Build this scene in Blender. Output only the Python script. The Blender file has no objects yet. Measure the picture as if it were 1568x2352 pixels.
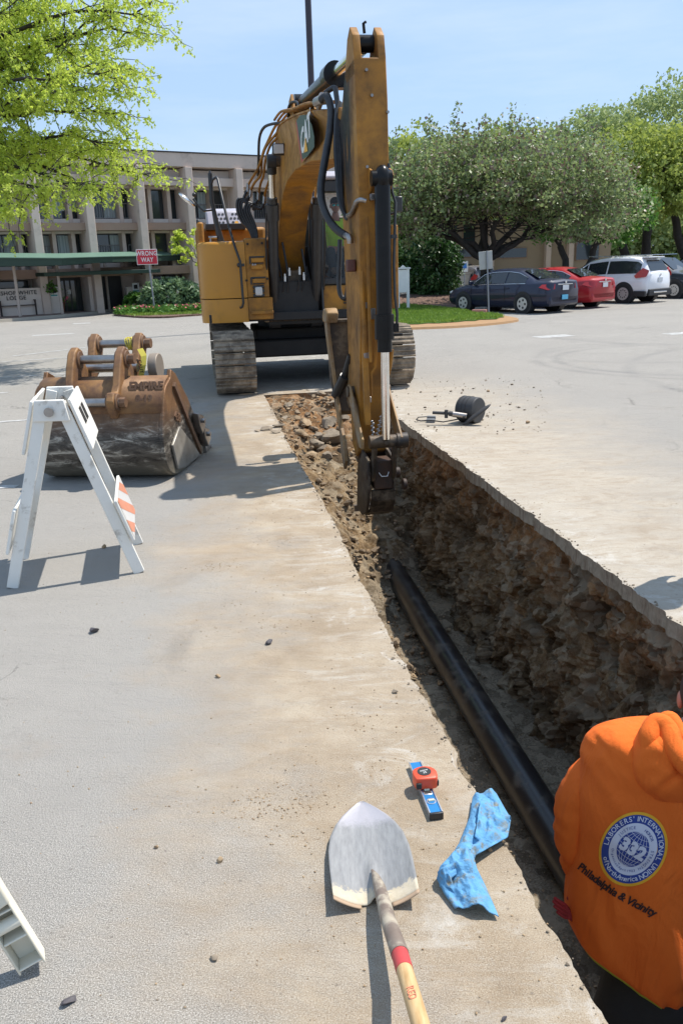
import bpy, math, random
import numpy as np
from mathutils import Vector, Matrix, noise as mnoise
from mathutils.bvhtree import BVHTree
R = math.radians
sc = bpy.context.scene
col = sc.collection
# ---------------- camera ----------------
CAM_H = 1.75; PITCH = R(16.6); ROLL = R(1.9); FP = 1899.0
cd = bpy.data.cameras.new('camera'); cam = bpy.data.objects.new('camera', cd); col.objects.link(cam)
cd.sensor_fit = 'VERTICAL'; cd.sensor_height = 36.0; cd.lens = FP/2352*36.0
cd.clip_start = 0.05; cd.clip_end = 3000
cam.matrix_world = Matrix.Translation((0, 0, CAM_H)) @ Matrix.Rotation(R(90)-PITCH, 4, 'X') @ Matrix.Rotation(-ROLL, 4, 'Z')
sc.camera = cam
# ---------------- sky, sun, exposure ----------------
SUN_EL = R(62); SUN_AZ = R(62)       # azimuth clockwise from +y
w = bpy.data.worlds.new('World'); sc.world = w; w.use_nodes = True
nt = w.node_tree; bg = nt.nodes['Background']
sky = nt.nodes.new('ShaderNodeTexSky'); sky.sky_type = 'NISHITA'; sky.sun_disc = False
sky.sun_elevation = SUN_EL; sky.sun_rotation = SUN_AZ
sky.air_density = 1.0; sky.dust_density = 0.6; sky.ozone_density = 1.6
tc = nt.nodes.new('ShaderNodeTexCoord'); mp = nt.nodes.new('ShaderNodeMapping'); mp.inputs['Scale'].default_value = (1.2, 1.2, 7.0)
ns = nt.nodes.new('ShaderNodeTexNoise'); ns.inputs['Scale'].default_value = 1.6; ns.inputs['Detail'].default_value = 7; ns.inputs['Roughness'].default_value = 0.6
cr = nt.nodes.new('ShaderNodeValToRGB'); cr.color_ramp.elements[0].position = 0.46; cr.color_ramp.elements[1].position = 0.85
cr.color_ramp.elements[0].color = (0, 0, 0, 1); cr.color_ramp.elements[1].color = (0.6, 0.6, 0.6, 1)
mx = nt.nodes.new('ShaderNodeMix'); mx.data_type = 'RGBA'; mx.inputs['B'].default_value = (6.2, 7.0, 8.2, 1)
nt.links.new(tc.outputs['Generated'], mp.inputs['Vector']); nt.links.new(mp.outputs['Vector'], ns.inputs['Vector'])
nt.links.new(ns.outputs['Fac'], cr.inputs['Fac']); nt.links.new(cr.outputs['Color'], mx.inputs['Factor'])
tint = nt.nodes.new('ShaderNodeMix'); tint.data_type = 'RGBA'; tint.inputs['Factor'].default_value = 0.72; tint.inputs['B'].default_value = (4.0, 5.7, 8.3, 1)
nt.links.new(sky.outputs['Color'], tint.inputs['A']); nt.links.new(tint.outputs['Result'], mx.inputs['A']); nt.links.new(mx.outputs['Result'], bg.inputs['Color'])
bg.inputs['Strength'].default_value = 0.10
sd = bpy.data.lights.new('sun', 'SUN'); sun = bpy.data.objects.new('sun', sd); col.objects.link(sun)
sd.energy = 4.6; sd.angle = R(0.5); sd.color = (1.0, 0.945, 0.865)
SUNV = Vector((math.sin(SUN_AZ)*math.cos(SUN_EL), math.cos(SUN_AZ)*math.cos(SUN_EL), math.sin(SUN_EL)))
sun.rotation_euler = SUNV.to_track_quat('Z', 'Y').to_euler()
vs = sc.view_settings; vs.view_transform = 'Standard'; vs.look = 'None'; vs.gamma = 1.0; vs.exposure = 0.45
try: vs.use_curve_mapping = False
except Exception: pass
# ---------------- frames and pixel helpers ----------------
TH = R(-9.0)
TU = Vector((math.cos(TH), -math.sin(TH), 0)); TV_ = Vector((math.sin(TH), math.cos(TH), 0))
def uv(u, v, z=0.0): return TU*u + TV_*v + Vector((0, 0, z))
def ray(px, py):
    a = (px-784)/FP; b = -(py-1176)/FP; c, s = math.cos(ROLL), math.sin(ROLL)
    a2 = a*c+b*s; b2 = -a*s+b*c; cp, sp = math.cos(PITCH), math.sin(PITCH)
    return Vector((a2, cp+b2*sp, -sp+b2*cp))
def G(px, py, z=0.0):
    r = ray(px, py); return Vector((0, 0, CAM_H)) + r*((z-CAM_H)/r.z)
def AT(px, py, y):
    r = ray(px, py); return Vector((0, 0, CAM_H)) + r*(y/r.y)
rnd = random.Random(7)
# ---------------- mesh builder ----------------
class MB:
    def __init__(s): s.v = []; s.f = []; s.M = Matrix.Identity(4)
    def at(s, M): s.M = M; return s
    def add(s, vs_, fs):
        b = len(s.v); M = s.M
        s.v.extend([tuple(M @ Vector(p)) for p in vs_]); s.f.extend([tuple(i+b for i in f) for f in fs]); return s
    def box(s, c, d, rot=None):
        x, y, z = d[0]/2, d[1]/2, d[2]/2
        P = [Vector(p) for p in ((-x,-y,-z),(x,-y,-z),(x,y,-z),(-x,y,-z),(-x,-y,z),(x,-y,z),(x,y,z),(-x,y,z))]
        if rot is not None:
            Rm = rot if isinstance(rot, Matrix) else Matrix.Rotation(rot[1], 3, rot[0])
            P = [Rm @ p for p in P]
        c = Vector(c)
        return s.add([p+c for p in P], [(0,3,2,1),(4,5,6,7),(0,1,5,4),(1,2,6,5),(2,3,7,6),(3,0,4,7)])
    def beam(s, p0, p1, wd, ht, up=(0,0,1)):
        p0, p1 = Vector(p0), Vector(p1); d = p1-p0; L = d.length; d.normalize()
        up = Vector(up); sx = d.cross(up)
        if sx.length < 1e-4: sx = d.cross(Vector((1,0,0)))
        sx.normalize(); uz = sx.cross(d)
        vs_ = []
        for q in (p0, p1):
            for a, b in ((-1,-1),(1,-1),(1,1),(-1,1)): vs_.append(q+sx*(a*wd/2)+uz*(b*ht/2))
        return s.add(vs_, [(0,1,2,3),(7,6,5,4),(0,4,5,1),(1,5,6,2),(2,6,7,3),(3,7,4,0)])
    def cyl(s, p0, p1, r0, r1=None, n=16, caps=True):
        r1 = r0 if r1 is None else r1; p0, p1 = Vector(p0), Vector(p1); d = (p1-p0).normalized()
        a = d.orthogonal().normalized(); b = d.cross(a); vs_ = []
        for q, r in ((p0, r0), (p1, r1)):
            for i in range(n):
                t = 2*math.pi*i/n; vs_.append(q+a*(r*math.cos(t))+b*(r*math.sin(t)))
        fs = [(i, (i+1) % n, n+(i+1) % n, n+i) for i in range(n)]
        if caps: fs += [tuple(range(n-1, -1, -1)), tuple(range(n, 2*n))]
        return s.add(vs_, fs)
    def tube(s, pts, r, n=8, caps=True, closed=False):
        pts = [Vector(p) for p in pts]; m = len(pts)
        rs = r if isinstance(r, (list, tuple)) else [r]*m
        T = []
        for i in range(m):
            a = pts[(i+1) % m] if (i < m-1 or closed) else pts[i]; b = pts[i-1] if (i > 0 or closed) else pts[i]
            T.append((a-b).normalized())
        nrm = T[0].orthogonal().normalized(); vs_ = []
        for i in range(m):
            nrm = (nrm - T[i]*nrm.dot(T[i]))
            if nrm.length < 1e-6: nrm = T[i].orthogonal()
            nrm.normalize(); bn = T[i].cross(nrm)
            for k in range(n):
                t = 2*math.pi*k/n; vs_.append(pts[i]+nrm*(rs[i]*math.cos(t))+bn*(rs[i]*math.sin(t)))
        fs = []
        for i in range(m if closed else m-1):
            j = (i+1) % m
            for k in range(n): fs.append((i*n+k, i*n+(k+1) % n, j*n+(k+1) % n, j*n+k))
        if caps and not closed: fs += [tuple(range(n-1, -1, -1)), tuple(range((m-1)*n, m*n))]
        return s.add(vs_, fs)
    def loft(s, rings, caps=True, closed=True):
        n = len(rings[0]); vs_ = [p for r_ in rings for p in r_]; fs = []
        for i in range(len(rings)-1):
            for k in range(n if closed else n-1):
                fs.append((i*n+k, i*n+(k+1) % n, (i+1)*n+(k+1) % n, (i+1)*n+k))
        if caps: fs += [tuple(range(n-1, -1, -1)), tuple(range((len(rings)-1)*n, len(rings)*n))]
        return s.add(vs_, fs)
    def prism(s, pts, off):
        n = len(pts); off = Vector(off); P = [Vector(p) for p in pts]
        return s.add(P+[p+off for p in P], [tuple(range(n-1, -1, -1)), tuple(range(n, 2*n))]+[(i, (i+1) % n, n+(i+1) % n, n+i) for i in range(n)])
    def plate(s, pts2, x0, x1):
        """profile in (y,z), extruded along x from x0 to x1"""
        return s.prism([(x0, p[0], p[1]) for p in pts2], (x1-x0, 0, 0))
    def ell(s, c, r, n=14, m=9, rot=None):
        rings = []; c = Vector(c)
        for i in range(1, m):
            ph = math.pi*i/m; rg = []
            for k in range(n):
                t = 2*math.pi*k/n
                p = Vector((r[0]*math.sin(ph)*math.cos(t), r[1]*math.sin(ph)*math.sin(t), r[2]*math.cos(ph)))
                if rot is not None: p = rot @ p
                rg.append(c+p)
            rings.append(rg)
        b = len(s.v); s.loft(rings, caps=False)
        top = Vector((0, 0, r[2])); bot = -top
        if rot is not None: top = rot @ top; bot = rot @ bot
        t0 = len(s.v); s.v.append(tuple(s.M @ (c+top))); s.v.append(tuple(s.M @ (c+bot)))
        for k in range(n):
            s.f.append((b+k, t0, b+(k+1) % n)); s.f.append((b+(m-2)*n+k, b+(m-2)*n+(k+1) % n, t0+1))
        return s
    def grid(s, P):
        h = len(P); w_ = len(P[0])
        return s.add([p for r_ in P for p in r_], [(i*w_+k, i*w_+k+1, (i+1)*w_+k+1, (i+1)*w_+k) for i in range(h-1) for k in range(w_-1)])
    def text(s, body, size, M, depth=0.0, bold=0.0, align='CENTER', shear=0.0, spacing=1.0):
        vs_, fs = text_geo(body, size, depth, bold, align, shear, spacing)
        return s.add([M @ Vector(p) for p in vs_], fs)
    def build(s, name, mat, parent=None, smooth=40, bevel=0, seg=2, sub=0, solid=0, fixn=True):
        me = bpy.data.meshes.new(name); me.from_pydata(s.v, [], s.f); me.update()
        if fixn and len(s.f) < 60000:
            import bmesh
            b = bmesh.new(); b.from_mesh(me); bmesh.ops.recalc_face_normals(b, faces=b.faces); b.to_mesh(me); b.free()
        if smooth:
            me.polygons.foreach_set('use_smooth', [True]*len(me.polygons))
            if smooth < 180: me.set_sharp_from_angle(angle=R(smooth))
        o = bpy.data.objects.new(name, me); col.objects.link(o)
        if mat is not None: me.materials.append(mat)
        if parent is not None: o.parent = parent
        if solid:
            m_ = o.modifiers.new('solid', 'SOLIDIFY'); m_.thickness = solid; m_.offset = 0
        if bevel:
            m_ = o.modifiers.new('bevel', 'BEVEL'); m_.width = bevel; m_.segments = seg; m_.limit_method = 'ANGLE'; m_.angle_limit = R(35)
        if sub:
            m_ = o.modifiers.new('sub', 'SUBSURF'); m_.levels = sub; m_.render_levels = sub
        return o
_tc = {}
def text_geo(body, size, depth=0.0, bold=0.0, align='CENTER', shear=0.0, spacing=1.0):
    key = (body, size, depth, bold, align, shear, spacing)
    if key in _tc: return _tc[key]
    cu = bpy.data.curves.new('t', 'FONT'); cu.body = body; cu.size = size; cu.extrude = depth; cu.offset = bold
    cu.align_x = align; cu.align_y = 'CENTER'; cu.shear = shear; cu.space_character = spacing; cu.resolution_u = 3
    o = bpy.data.objects.new('t', cu); col.objects.link(o); bpy.context.view_layer.update()
    me = bpy.data.meshes.new_from_object(o.evaluated_get(bpy.context.evaluated_depsgraph_get()))
    vs_ = [tuple(v.co) for v in me.vertices]; fs = [tuple(p.vertices) for p in me.polygons]
    bpy.data.objects.remove(o); bpy.data.curves.remove(cu); bpy.data.meshes.remove(me)
    _tc[key] = (vs_, fs); return vs_, fs
def empty(name, loc, rz=0.0, label=None, cat=None, group=None):
    o = bpy.data.objects.new(name, None); col.objects.link(o); o.location = loc; o.rotation_euler = (0, 0, rz); o.empty_display_size = 0.1
    return tag(o, label, cat, group)
def tag(o, label=None, cat=None, group=None, kind=None):
    if label: o['label'] = label
    if cat: o['category'] = cat
    if group: o['group'] = group
    if kind: o['kind'] = kind
    return o
def struct(o): o['kind'] = 'structure'; return o
def copy_tree(o, parent=None):
    c = o.copy(); col.objects.link(c)
    if parent is not None: c.parent = parent
    for ch in o.children: copy_tree(ch, c)
    return c
def frame(loc, rz): return Matrix.Translation(loc) @ Matrix.Rotation(rz, 4, 'Z')
# ---------------- materials ----------------
def newmat(name):
    m = bpy.data.materials.new(name); m.use_nodes = True
    return m, m.node_tree, m.node_tree.nodes['Principled BSDF']
def N(nt, t, **kw):
    n = nt.nodes.new(t)
    for k, v in kw.items():
        if k in n.inputs: n.inputs[k].default_value = v
        else: setattr(n, k, v)
    return n
def ramp(nt, src, stops):
    r_ = nt.nodes.new('ShaderNodeValToRGB'); e = r_.color_ramp.elements
    while len(e) < len(stops): e.new(0.5)
    for i, (p, c) in enumerate(stops):
        e[i].position = p; e[i].color = (c, c, c, 1) if isinstance(c, (int, float)) else (c[0], c[1], c[2], 1)
    nt.links.new(src, r_.inputs['Fac']); return r_.outputs['Color']
def mixc(nt, fac, a, b, mode='MIX'):
    m = nt.nodes.new('ShaderNodeMix'); m.data_type = 'RGBA'; m.blend_type = mode
    for key, val in (('Factor', fac), ('A', a), ('B', b)):
        if hasattr(val, 'is_output') or hasattr(val, 'links'): nt.links.new(val, m.inputs[key])
        elif key == 'Factor': m.inputs[key].default_value = val
        else: m.inputs[key].default_value = (val[0], val[1], val[2], 1)
    return m.outputs['Result']
def coords(nt, scale=(1,1,1), world=False):
    if world:
        g = nt.nodes.new('ShaderNodeNewGeometry'); src = g.outputs['Position']
    else:
        g = nt.nodes.new('ShaderNodeTexCoord'); src = g.outputs['Object']
    m = nt.nodes.new('ShaderNodeMapping'); m.inputs['Scale'].default_value = scale
    nt.links.new(src, m.inputs['Vector']); return m.outputs['Vector']
def noise(nt, vec, scale, detail=4, rough=0.55, dist=0.0):
    n = N(nt, 'ShaderNodeTexNoise'); n.inputs['Scale'].default_value = scale; n.inputs['Detail'].default_value = detail
    n.inputs['Roughness'].default_value = rough; n.inputs['Distortion'].default_value = dist
    nt.links.new(vec, n.inputs['Vector']); return n.outputs['Fac']
def bump(nt, h, strength, dist, bsdf, prev=None):
    b = nt.nodes.new('ShaderNodeBump'); b.inputs['Strength'].default_value = strength; b.inputs['Distance'].default_value = dist
    nt.links.new(h, b.inputs['Height'])
    if prev is not None: nt.links.new(prev, b.inputs['Normal'])
    nt.links.new(b.outputs['Normal'], bsdf.inputs['Normal']); return b.outputs['Normal']
def basic(name, c, rough=0.5, metal=0.0, c2=None, scale=3.0, bmp=0.0, bscale=40.0, dirt=None, dscale=6.0, damt=(0.55, 0.75), coat=0.0, world=False, stretch=(1,1,1), spec=None):
    m, nt, b = newmat(name); b.inputs['Roughness'].default_value = rough; b.inputs['Metallic'].default_value = metal
    if spec is not None: b.inputs['Specular IOR Level'].default_value = spec
    v = coords(nt, stretch, world)
    c2 = c2 or tuple(x*0.82 for x in c)
    o = ramp(nt, noise(nt, v, scale, 6, 0.6), [(0.3, c2), (0.7, c)])
    if dirt is not None:
        f = ramp(nt, noise(nt, v, dscale, 8, 0.68, 0.3), [(damt[0], 0.0), (damt[1], 1.0)])
        o = mixc(nt, f, o, dirt)
        rr = ramp(nt, f, [(0, rough), (1, 0.85)]); nt.links.new(rr, b.inputs['Roughness'])
    nt.links.new(o, b.inputs['Base Color'])
    if bmp: bump(nt, noise(nt, v, bscale, 5, 0.6), bmp, 0.01, b)
    if coat: b.inputs['Coat Weight'].default_value = coat; b.inputs['Coat Roughness'].default_value = 0.06
    return m
def foliage(name, c, c2, trans=0.35, rough=0.5, scale=1.2, spec=0.4):
    m, nt, b = newmat(name); b.inputs['Roughness'].default_value = rough; b.inputs['Specular IOR Level'].default_value = spec
    v = coords(nt); o = ramp(nt, noise(nt, v, scale, 3, 0.5), [(0.35, c), (0.65, c2)])
    hi = noise(nt, v, 9.0, 2, 0.5); o = mixc(nt, ramp(nt, hi, [(0.35, 0.0), (0.65, 0.55)]), o, tuple(min(1, x*1.45) for x in c2))
    nt.links.new(o, b.inputs['Base Color'])
    t = nt.nodes.new('ShaderNodeBsdfTranslucent'); nt.links.new(mixc(nt, 0.5, o, tuple(min(1, x*1.6) for x in c2)), t.inputs['Color'])
    ms = nt.nodes.new('ShaderNodeMixShader'); ms.inputs['Fac'].default_value = trans
    out = nt.nodes['Material Output']
    nt.links.new(b.outputs[0], ms.inputs[1]); nt.links.new(t.outputs[0], ms.inputs[2]); nt.links.new(ms.outputs[0], out.inputs['Surface'])
    return m
M = {}
M['yellow'] = basic('machine yellow', (0.45, 0.20, 0.025), 0.45, 0, (0.31, 0.135, 0.02), 2.0, 0.05, 60, dirt=(0.13, 0.07, 0.03), dscale=3.5, damt=(0.40, 0.72), coat=0.0, spec=0.3)
M['yellow_clean'] = basic('clean machine yellow', (0.50, 0.225, 0.022), 0.28, 0, (0.43, 0.19, 0.02), 1.2, 0.02, 60, dirt=(0.26, 0.14, 0.04), dscale=3, damt=(0.55, 0.9), coat=0.1, spec=0.35)
M['black'] = basic('black paint', (0.018, 0.018, 0.02), 0.4, 0, (0.03, 0.028, 0.026), 6, 0.05, 60, dirt=(0.09, 0.075, 0.055), dscale=7, damt=(0.6, 0.85))
M['rubber'] = basic('black rubber hose', (0.014, 0.014, 0.015), 0.45, 0, (0.035, 0.034, 0.034), 12, 0.1, 90)
M['glossblack'] = basic('gloss black cylinder', (0.007, 0.007, 0.008), 0.28, 0, (0.012, 0.012, 0.012), 6, dirt=(0.035, 0.03, 0.026), dscale=9, damt=(0.6, 0.9), spec=0.2)
M['chrome'] = basic('chrome rod', (0.85, 0.84, 0.82), 0.12, 1.0, (0.75, 0.73, 0.7), 20)
M['steel'] = basic('bare steel', (0.42, 0.40, 0.38), 0.38, 1.0, (0.25, 0.22, 0.2), 8, 0.1, 60)
M['trackmetal'] = basic('muddy track steel', (0.17, 0.13, 0.09), 0.7, 0.15, (0.10, 0.08, 0.06), 6, 0.35, 22, dirt=(0.36, 0.29, 0.21), dscale=7, damt=(0.42, 0.62))
M['darkframe'] = basic('dark undercarriage steel', (0.022, 0.019, 0.017), 0.7, 0, (0.012, 0.011, 0.01), 5, 0.2, 30)
M['greasy'] = basic('greasy worn steel', (0.10, 0.065, 0.035), 0.5, 0.2, (0.03, 0.024, 0.02), 5, 0.2, 30, dirt=(0.22, 0.16, 0.10), dscale=8, damt=(0.5, 0.75))
M['thumb'] = basic('dusty yellow brown steel', (0.32, 0.19, 0.07), 0.6, 0.1, (0.16, 0.095, 0.045), 5, 0.15, 30, dirt=(0.34, 0.29, 0.22), dscale=6, damt=(0.5, 0.72))
M['white'] = basic('white paint', (0.78, 0.77, 0.74), 0.45, 0, (0.7, 0.69, 0.66), 3)
M['offwhite'] = basic('scuffed white plastic', (0.78, 0.76, 0.70), 0.5, 0, (0.70, 0.68, 0.62), 4, 0.08, 30, dirt=(0.34, 0.30, 0.24), dscale=11, damt=(0.56, 0.74))
M['glass'] = None
def glassmat(name, tint=(0.05, 0.06, 0.07), rough=0.03):
    m, nt, b = newmat(name); b.inputs['Base Color'].default_value = (*tint, 1); b.inputs['Roughness'].default_value = rough
    b.inputs['Specular IOR Level'].default_value = 0.8
    return m
M['carglass'] = glassmat('tinted car glass', (0.02, 0.025, 0.03))
def clearglass(name):
    m, nt, b = newmat(name)
    t = N(nt, 'ShaderNodeBsdfTransparent'); t.inputs['Color'].default_value = (0.86, 0.9, 0.9, 1)
    g = N(nt, 'ShaderNodeBsdfGlossy'); g.inputs['Roughness'].default_value = 0.02
    f = N(nt, 'ShaderNodeFresnel'); f.inputs['IOR'].default_value = 1.45
    ms = N(nt, 'ShaderNodeMixShader'); nt.links.new(f.outputs[0], ms.inputs[0]); nt.links.new(t.outputs[0], ms.inputs[1]); nt.links.new(g.outputs[0], ms.inputs[2])
    nt.links.new(ms.outputs[0], nt.nodes['Material Output'].inputs['Surface']); return m
M['clear'] = clearglass('clear glass')
def flat(name, c, rough=0.5, metal=0.0, coat=0.0):
    return basic(name, c, rough, metal, tuple(x*0.92 for x in c), 5.0, coat=coat)
# =============== GROUND, TRENCH, MARKINGS ===============
UL, UR = 0.81, 2.21; V0, V1 = -2.0, 11.9
def edge_noise(v, seed): return 0.012*mnoise.noise(Vector((v*3, seed, 0))) + 0.008*mnoise.noise(Vector((v*14, seed, 3))) + 0.006*mnoise.noise(Vector((v*45, seed, 7)))
def chip(v, seed): return max(0, mnoise.noise(Vector((v*4.2, seed, 11)))-0.22)*0.055 + max(0, mnoise.noise(Vector((v*13, seed, 17)))-0.25)*0.035
def lu(v): return UL + edge_noise(v, 1.3) + 0.012*math.sin(v*1.3) - chip(v, 2.2)*0.8
def ru(v):
    k = edge_noise(v, 8.1)*1.3 + 0.01*math.sin(v*1.1+1) + chip(v, 6.6)
    if 3.4 < v < 4.9: k += 0.05*abs(mnoise.noise(Vector((v*6, 4, 1))))
    return UR + k
def ground_mat():
    m, nt, b = newmat('worn asphalt'); b.inputs['Roughness'].default_value = 0.88; b.inputs['Specular IOR Level'].default_value = 0.25
    v = coords(nt, (1,1,1), True)
    g = nt.nodes.new('ShaderNodeNewGeometry')
    # trench frame coordinates
    def dot(vec):
        d = nt.nodes.new('ShaderNodeVectorMath'); d.operation = 'DOT_PRODUCT'; nt.links.new(g.outputs['Position'], d.inputs[0]); d.inputs[1].default_value = vec; return d.outputs['Value']
    def mth(op, a, b2=None, clamp=False):
        n = nt.nodes.new('ShaderNodeMath'); n.operation = op; n.use_clamp = clamp
        for i, x in enumerate((a, b2)):
            if x is None: continue
            if isinstance(x, (int, float)): n.inputs[i].default_value = x
            else: nt.links.new(x, n.inputs[i])
        return n.outputs[0]
    u = dot(tuple(TU)); vv = dot(tuple(TV_))
    speck = noise(nt, v, 260, 2, 0.7); speck2 = noise(nt, v, 70, 3, 0.7); big = noise(nt, v, 0.5, 5, 0.6); med = noise(nt, v, 2.2, 8, 0.66)
    asph = ramp(nt, speck, [(0.34, (0.08, 0.075, 0.068)), (0.5, (0.25, 0.237, 0.215)), (0.64, (0.54, 0.515, 0.47))])
    asph = mixc(nt, ramp(nt, speck2, [(0.35, 0.0), (0.7, 0.45)]), asph, (0.30, 0.275, 0.24))
    asph = mixc(nt, ramp(nt, big, [(0.35, 0.0), (0.65, 0.35)]), asph, (0.21, 0.20, 0.185))
    # far drive is a bit darker, smoother
    dustc = ramp(nt, med, [(0.3, (0.23, 0.165, 0.10)), (0.55, (0.34, 0.265, 0.18)), (0.75, (0.42, 0.355, 0.265))])
    dustc = mixc(nt, ramp(nt, speck, [(0.45, 0.0), (0.7, 0.6)]), dustc, (0.50, 0.44, 0.35))
    dustc = mixc(nt, ramp(nt, speck, [(0.3, 0.6), (0.42, 0.0)]), dustc, (0.13, 0.10, 0.07))
    dustc = mixc(nt, mth('MULTIPLY', mth('GREATER_THAN', u, 1.5), 0.55), dustc, (0.43, 0.40, 0.345))
    # distance of u from trench centre minus half width
    d = mth('SUBTRACT', mth('ABSOLUTE', mth('SUBTRACT', u, 1.5)), 0.7)
    wob = mth('MULTIPLY', mth('SUBTRACT', noise(nt, v, 0.9, 6, 0.65), 0.5), 2.2)
    side = mth('MULTIPLY', mth('GREATER_THAN', u, 1.5), 1.3)
    reach = mth('SUBTRACT', 1.0, mth('DIVIDE', mth('ADD', d, wob), mth('ADD', 1.25, side)), True)
    # only beside the trench (v < 15)
    ends = mth('SUBTRACT', 1.0, mth('DIVIDE', mth('SUBTRACT', vv, 11.0), 2.5), True)
    streak = nt.nodes.new('ShaderNodeMapping'); streak.inputs['Rotation'].default_value = (0, 0, R(-22)); streak.inputs['Scale'].default_value = (1.0, 2.3, 1)
    nt.links.new(g.outputs['Position'], streak.inputs['Vector'])
    st = noise(nt, streak.outputs['Vector'], 1.3, 8, 0.7, 1.6)
    f = mth('MULTIPLY', mth('MULTIPLY', reach, ends), ramp(nt, st, [(0.3, 0.45), (0.6, 1.0)]), True)
    f = ramp(nt, f, [(0.0, 0.0), (0.55, 0.85), (1.0, 0.95)])
    c = mixc(nt, f, asph, dustc)
    # pale scuffed slab patches and grey wet-cement smears near the edge
    c = mixc(nt, ramp(nt, mth('MULTIPLY', noise(nt, streak.outputs['Vector'], 1.5, 9, 0.75, 1.8), mth('SUBTRACT', 1.15, mth('MULTIPLY', d, 0.5), True)), [(0.5, 0.0), (0.68, 0.6)]), c, (0.46, 0.435, 0.39))
    c = mixc(nt, ramp(nt, noise(nt, v, 1.3, 9, 0.75), [(0.58, 0.0), (0.68, 0.6)]), c, (0.27, 0.24, 0.205))
    # brown crumb patches
    c = mixc(nt, ramp(nt, noise(nt, v, 4.5, 9, 0.8, 0.2), [(0.62, 0.0), (0.72, 0.7)]), c, (0.22, 0.165, 0.11))
    slur = mth('MULTIPLY', ramp(nt, noise(nt, v, 3.1, 9, 0.8, 0.8), [(0.55, 0.0), (0.63, 0.7)]), mth('SUBTRACT', 1.0, mth('DIVIDE', d, 0.55), True))
    c = mixc(nt, slur, c, (0.52, 0.50, 0.46))
    c = mixc(nt, ramp(nt, noise(nt, v, 0.85, 7, 0.7, 1.0), [(0.60, 0.0), (0.72, 0.35)]), c, (0.15, 0.14, 0.125))
    mu = nt.nodes.new('ShaderNodeTexNoise'); mu.inputs['Scale'].default_value = 0.9; mu.inputs['Detail'].default_value = 8; mu.inputs['Distortion'].default_value = 0.6; nt.links.new(v, mu.inputs['Vector'])
    ck = mth('ABSOLUTE', mth('SUBTRACT', mu.outputs['Fac'], 0.5)); ck = mth('MULTIPLY', ramp(nt, ck, [(0.0, 0.8), (0.0022, 0.0)]), mth('MULTIPLY', ramp(nt, noise(nt, v, 0.35, 2, 0.5), [(0.5, 0.0), (0.58, 1.0)]), mth('SUBTRACT', 1.0, f)))
    c = mixc(nt, ck, c, (0.07, 0.065, 0.06))
    # sparse dark specks
    vo = nt.nodes.new('ShaderNodeTexVoronoi'); vo.inputs['Scale'].default_value = 17; vo.inputs['Randomness'].default_value = 1; nt.links.new(v, vo.inputs['Vector'])
    c = mixc(nt, ramp(nt, vo.outputs['Distance'], [(0.0, 0.7), (0.11, 0.0)]), c, (0.10, 0.085, 0.07))
    # tyre scuff arcs on the drive to the right
    def arc(cx, cy, r0, wdt, amt, base):
        dd = nt.nodes.new('ShaderNodeVectorMath'); dd.operation = 'DISTANCE'; nt.links.new(g.outputs['Position'], dd.inputs[0]); dd.inputs[1].default_value = (cx, cy, 0)
        a = mth('ABSOLUTE', mth('SUBTRACT', dd.outputs['Value'], r0))
        k = mth('MULTIPLY', mth('SUBTRACT', 1.0, mth('DIVIDE', a, wdt), True), amt)
        k = mth('MULTIPLY', k, ramp(nt, noise(nt, v, 0.7, 5, 0.7), [(0.35, 0.0), (0.6, 1.0)]))
        return mixc(nt, k, base, (0.13, 0.13, 0.13))
    for a_ in ((6.3, 14.6, 2.4, 0.14, 0.5), (6.3, 14.6, 2.75, 0.16, 0.4), (5.6, 15.8, 1.7, 0.14, 0.35), (9.5, 12.0, 5.0, 0.16, 0.35), (-9, 21, 6, 0.14, 0.3), (-6, 27, 5, 0.2, 0.3), (12, 22, 7.5, 0.25, 0.35)): c = arc(*a_, c)
    # crack lines in the old asphalt
    ridge = ramp(nt, st, [(0.35, 0.0), (0.65, 1.0)])
    c = mixc(nt, mth('MULTIPLY', f, ramp(nt, noise(nt, streak.outputs['Vector'], 2.2, 9, 0.75, 2.2), [(0.48, 0.0), (0.64, 0.5)])), c, (0.24, 0.175, 0.11))
    nt.links.new(c, b.inputs['Base Color'])
    h0 = bump(nt, noise(nt, streak.outputs['Vector'], 3.0, 9, 0.7, 1.2), 0.5, 0.03, b)
    h1 = bump(nt, speck, 0.2, 0.003, b, h0); h2 = bump(nt, speck2, 0.35, 0.006, b, h1); h3 = bump(nt, noise(nt, v, 16, 8, 0.78), 0.45, 0.014, b, h2)
    return m
M['ground'] = ground_mat()
def polys():
    b = MB(); n = 700
    Lp = [uv(lu(V0+(V1-V0)*i/n), V0+(V1-V0)*i/n) for i in range(n+1)]
    Rp = [uv(ru(V0+(V1-V0)*i/n), V0+(V1-V0)*i/n) for i in range(n+1)]
    far = 900
    b.v = [tuple(p) for p in Lp]+[tuple(p) for p in Rp]; k = len(b.v)
    b.v += [tuple(uv(-far, V0)), tuple(uv(-far, V1)), tuple(uv(far, V0)), tuple(uv(far, V1)), tuple(uv(-far, far)), tuple(uv(far, far)), tuple(uv(-far, -60)), tuple(uv(far, -60))]
    b.f.append(tuple(range(n+1)) + (k+1, k)); b.f.append(tuple(range(2*n+1, n, -1)) + (k+2, k+3))
    b.f.append((k+1, n, 2*n+1, k+3, k+5, k+4)); b.f.append((k, k+6, k+7, k+2, n+1, 0))
    return b
gr = struct(polys().build('ground', M['ground'], smooth=0))
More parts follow.
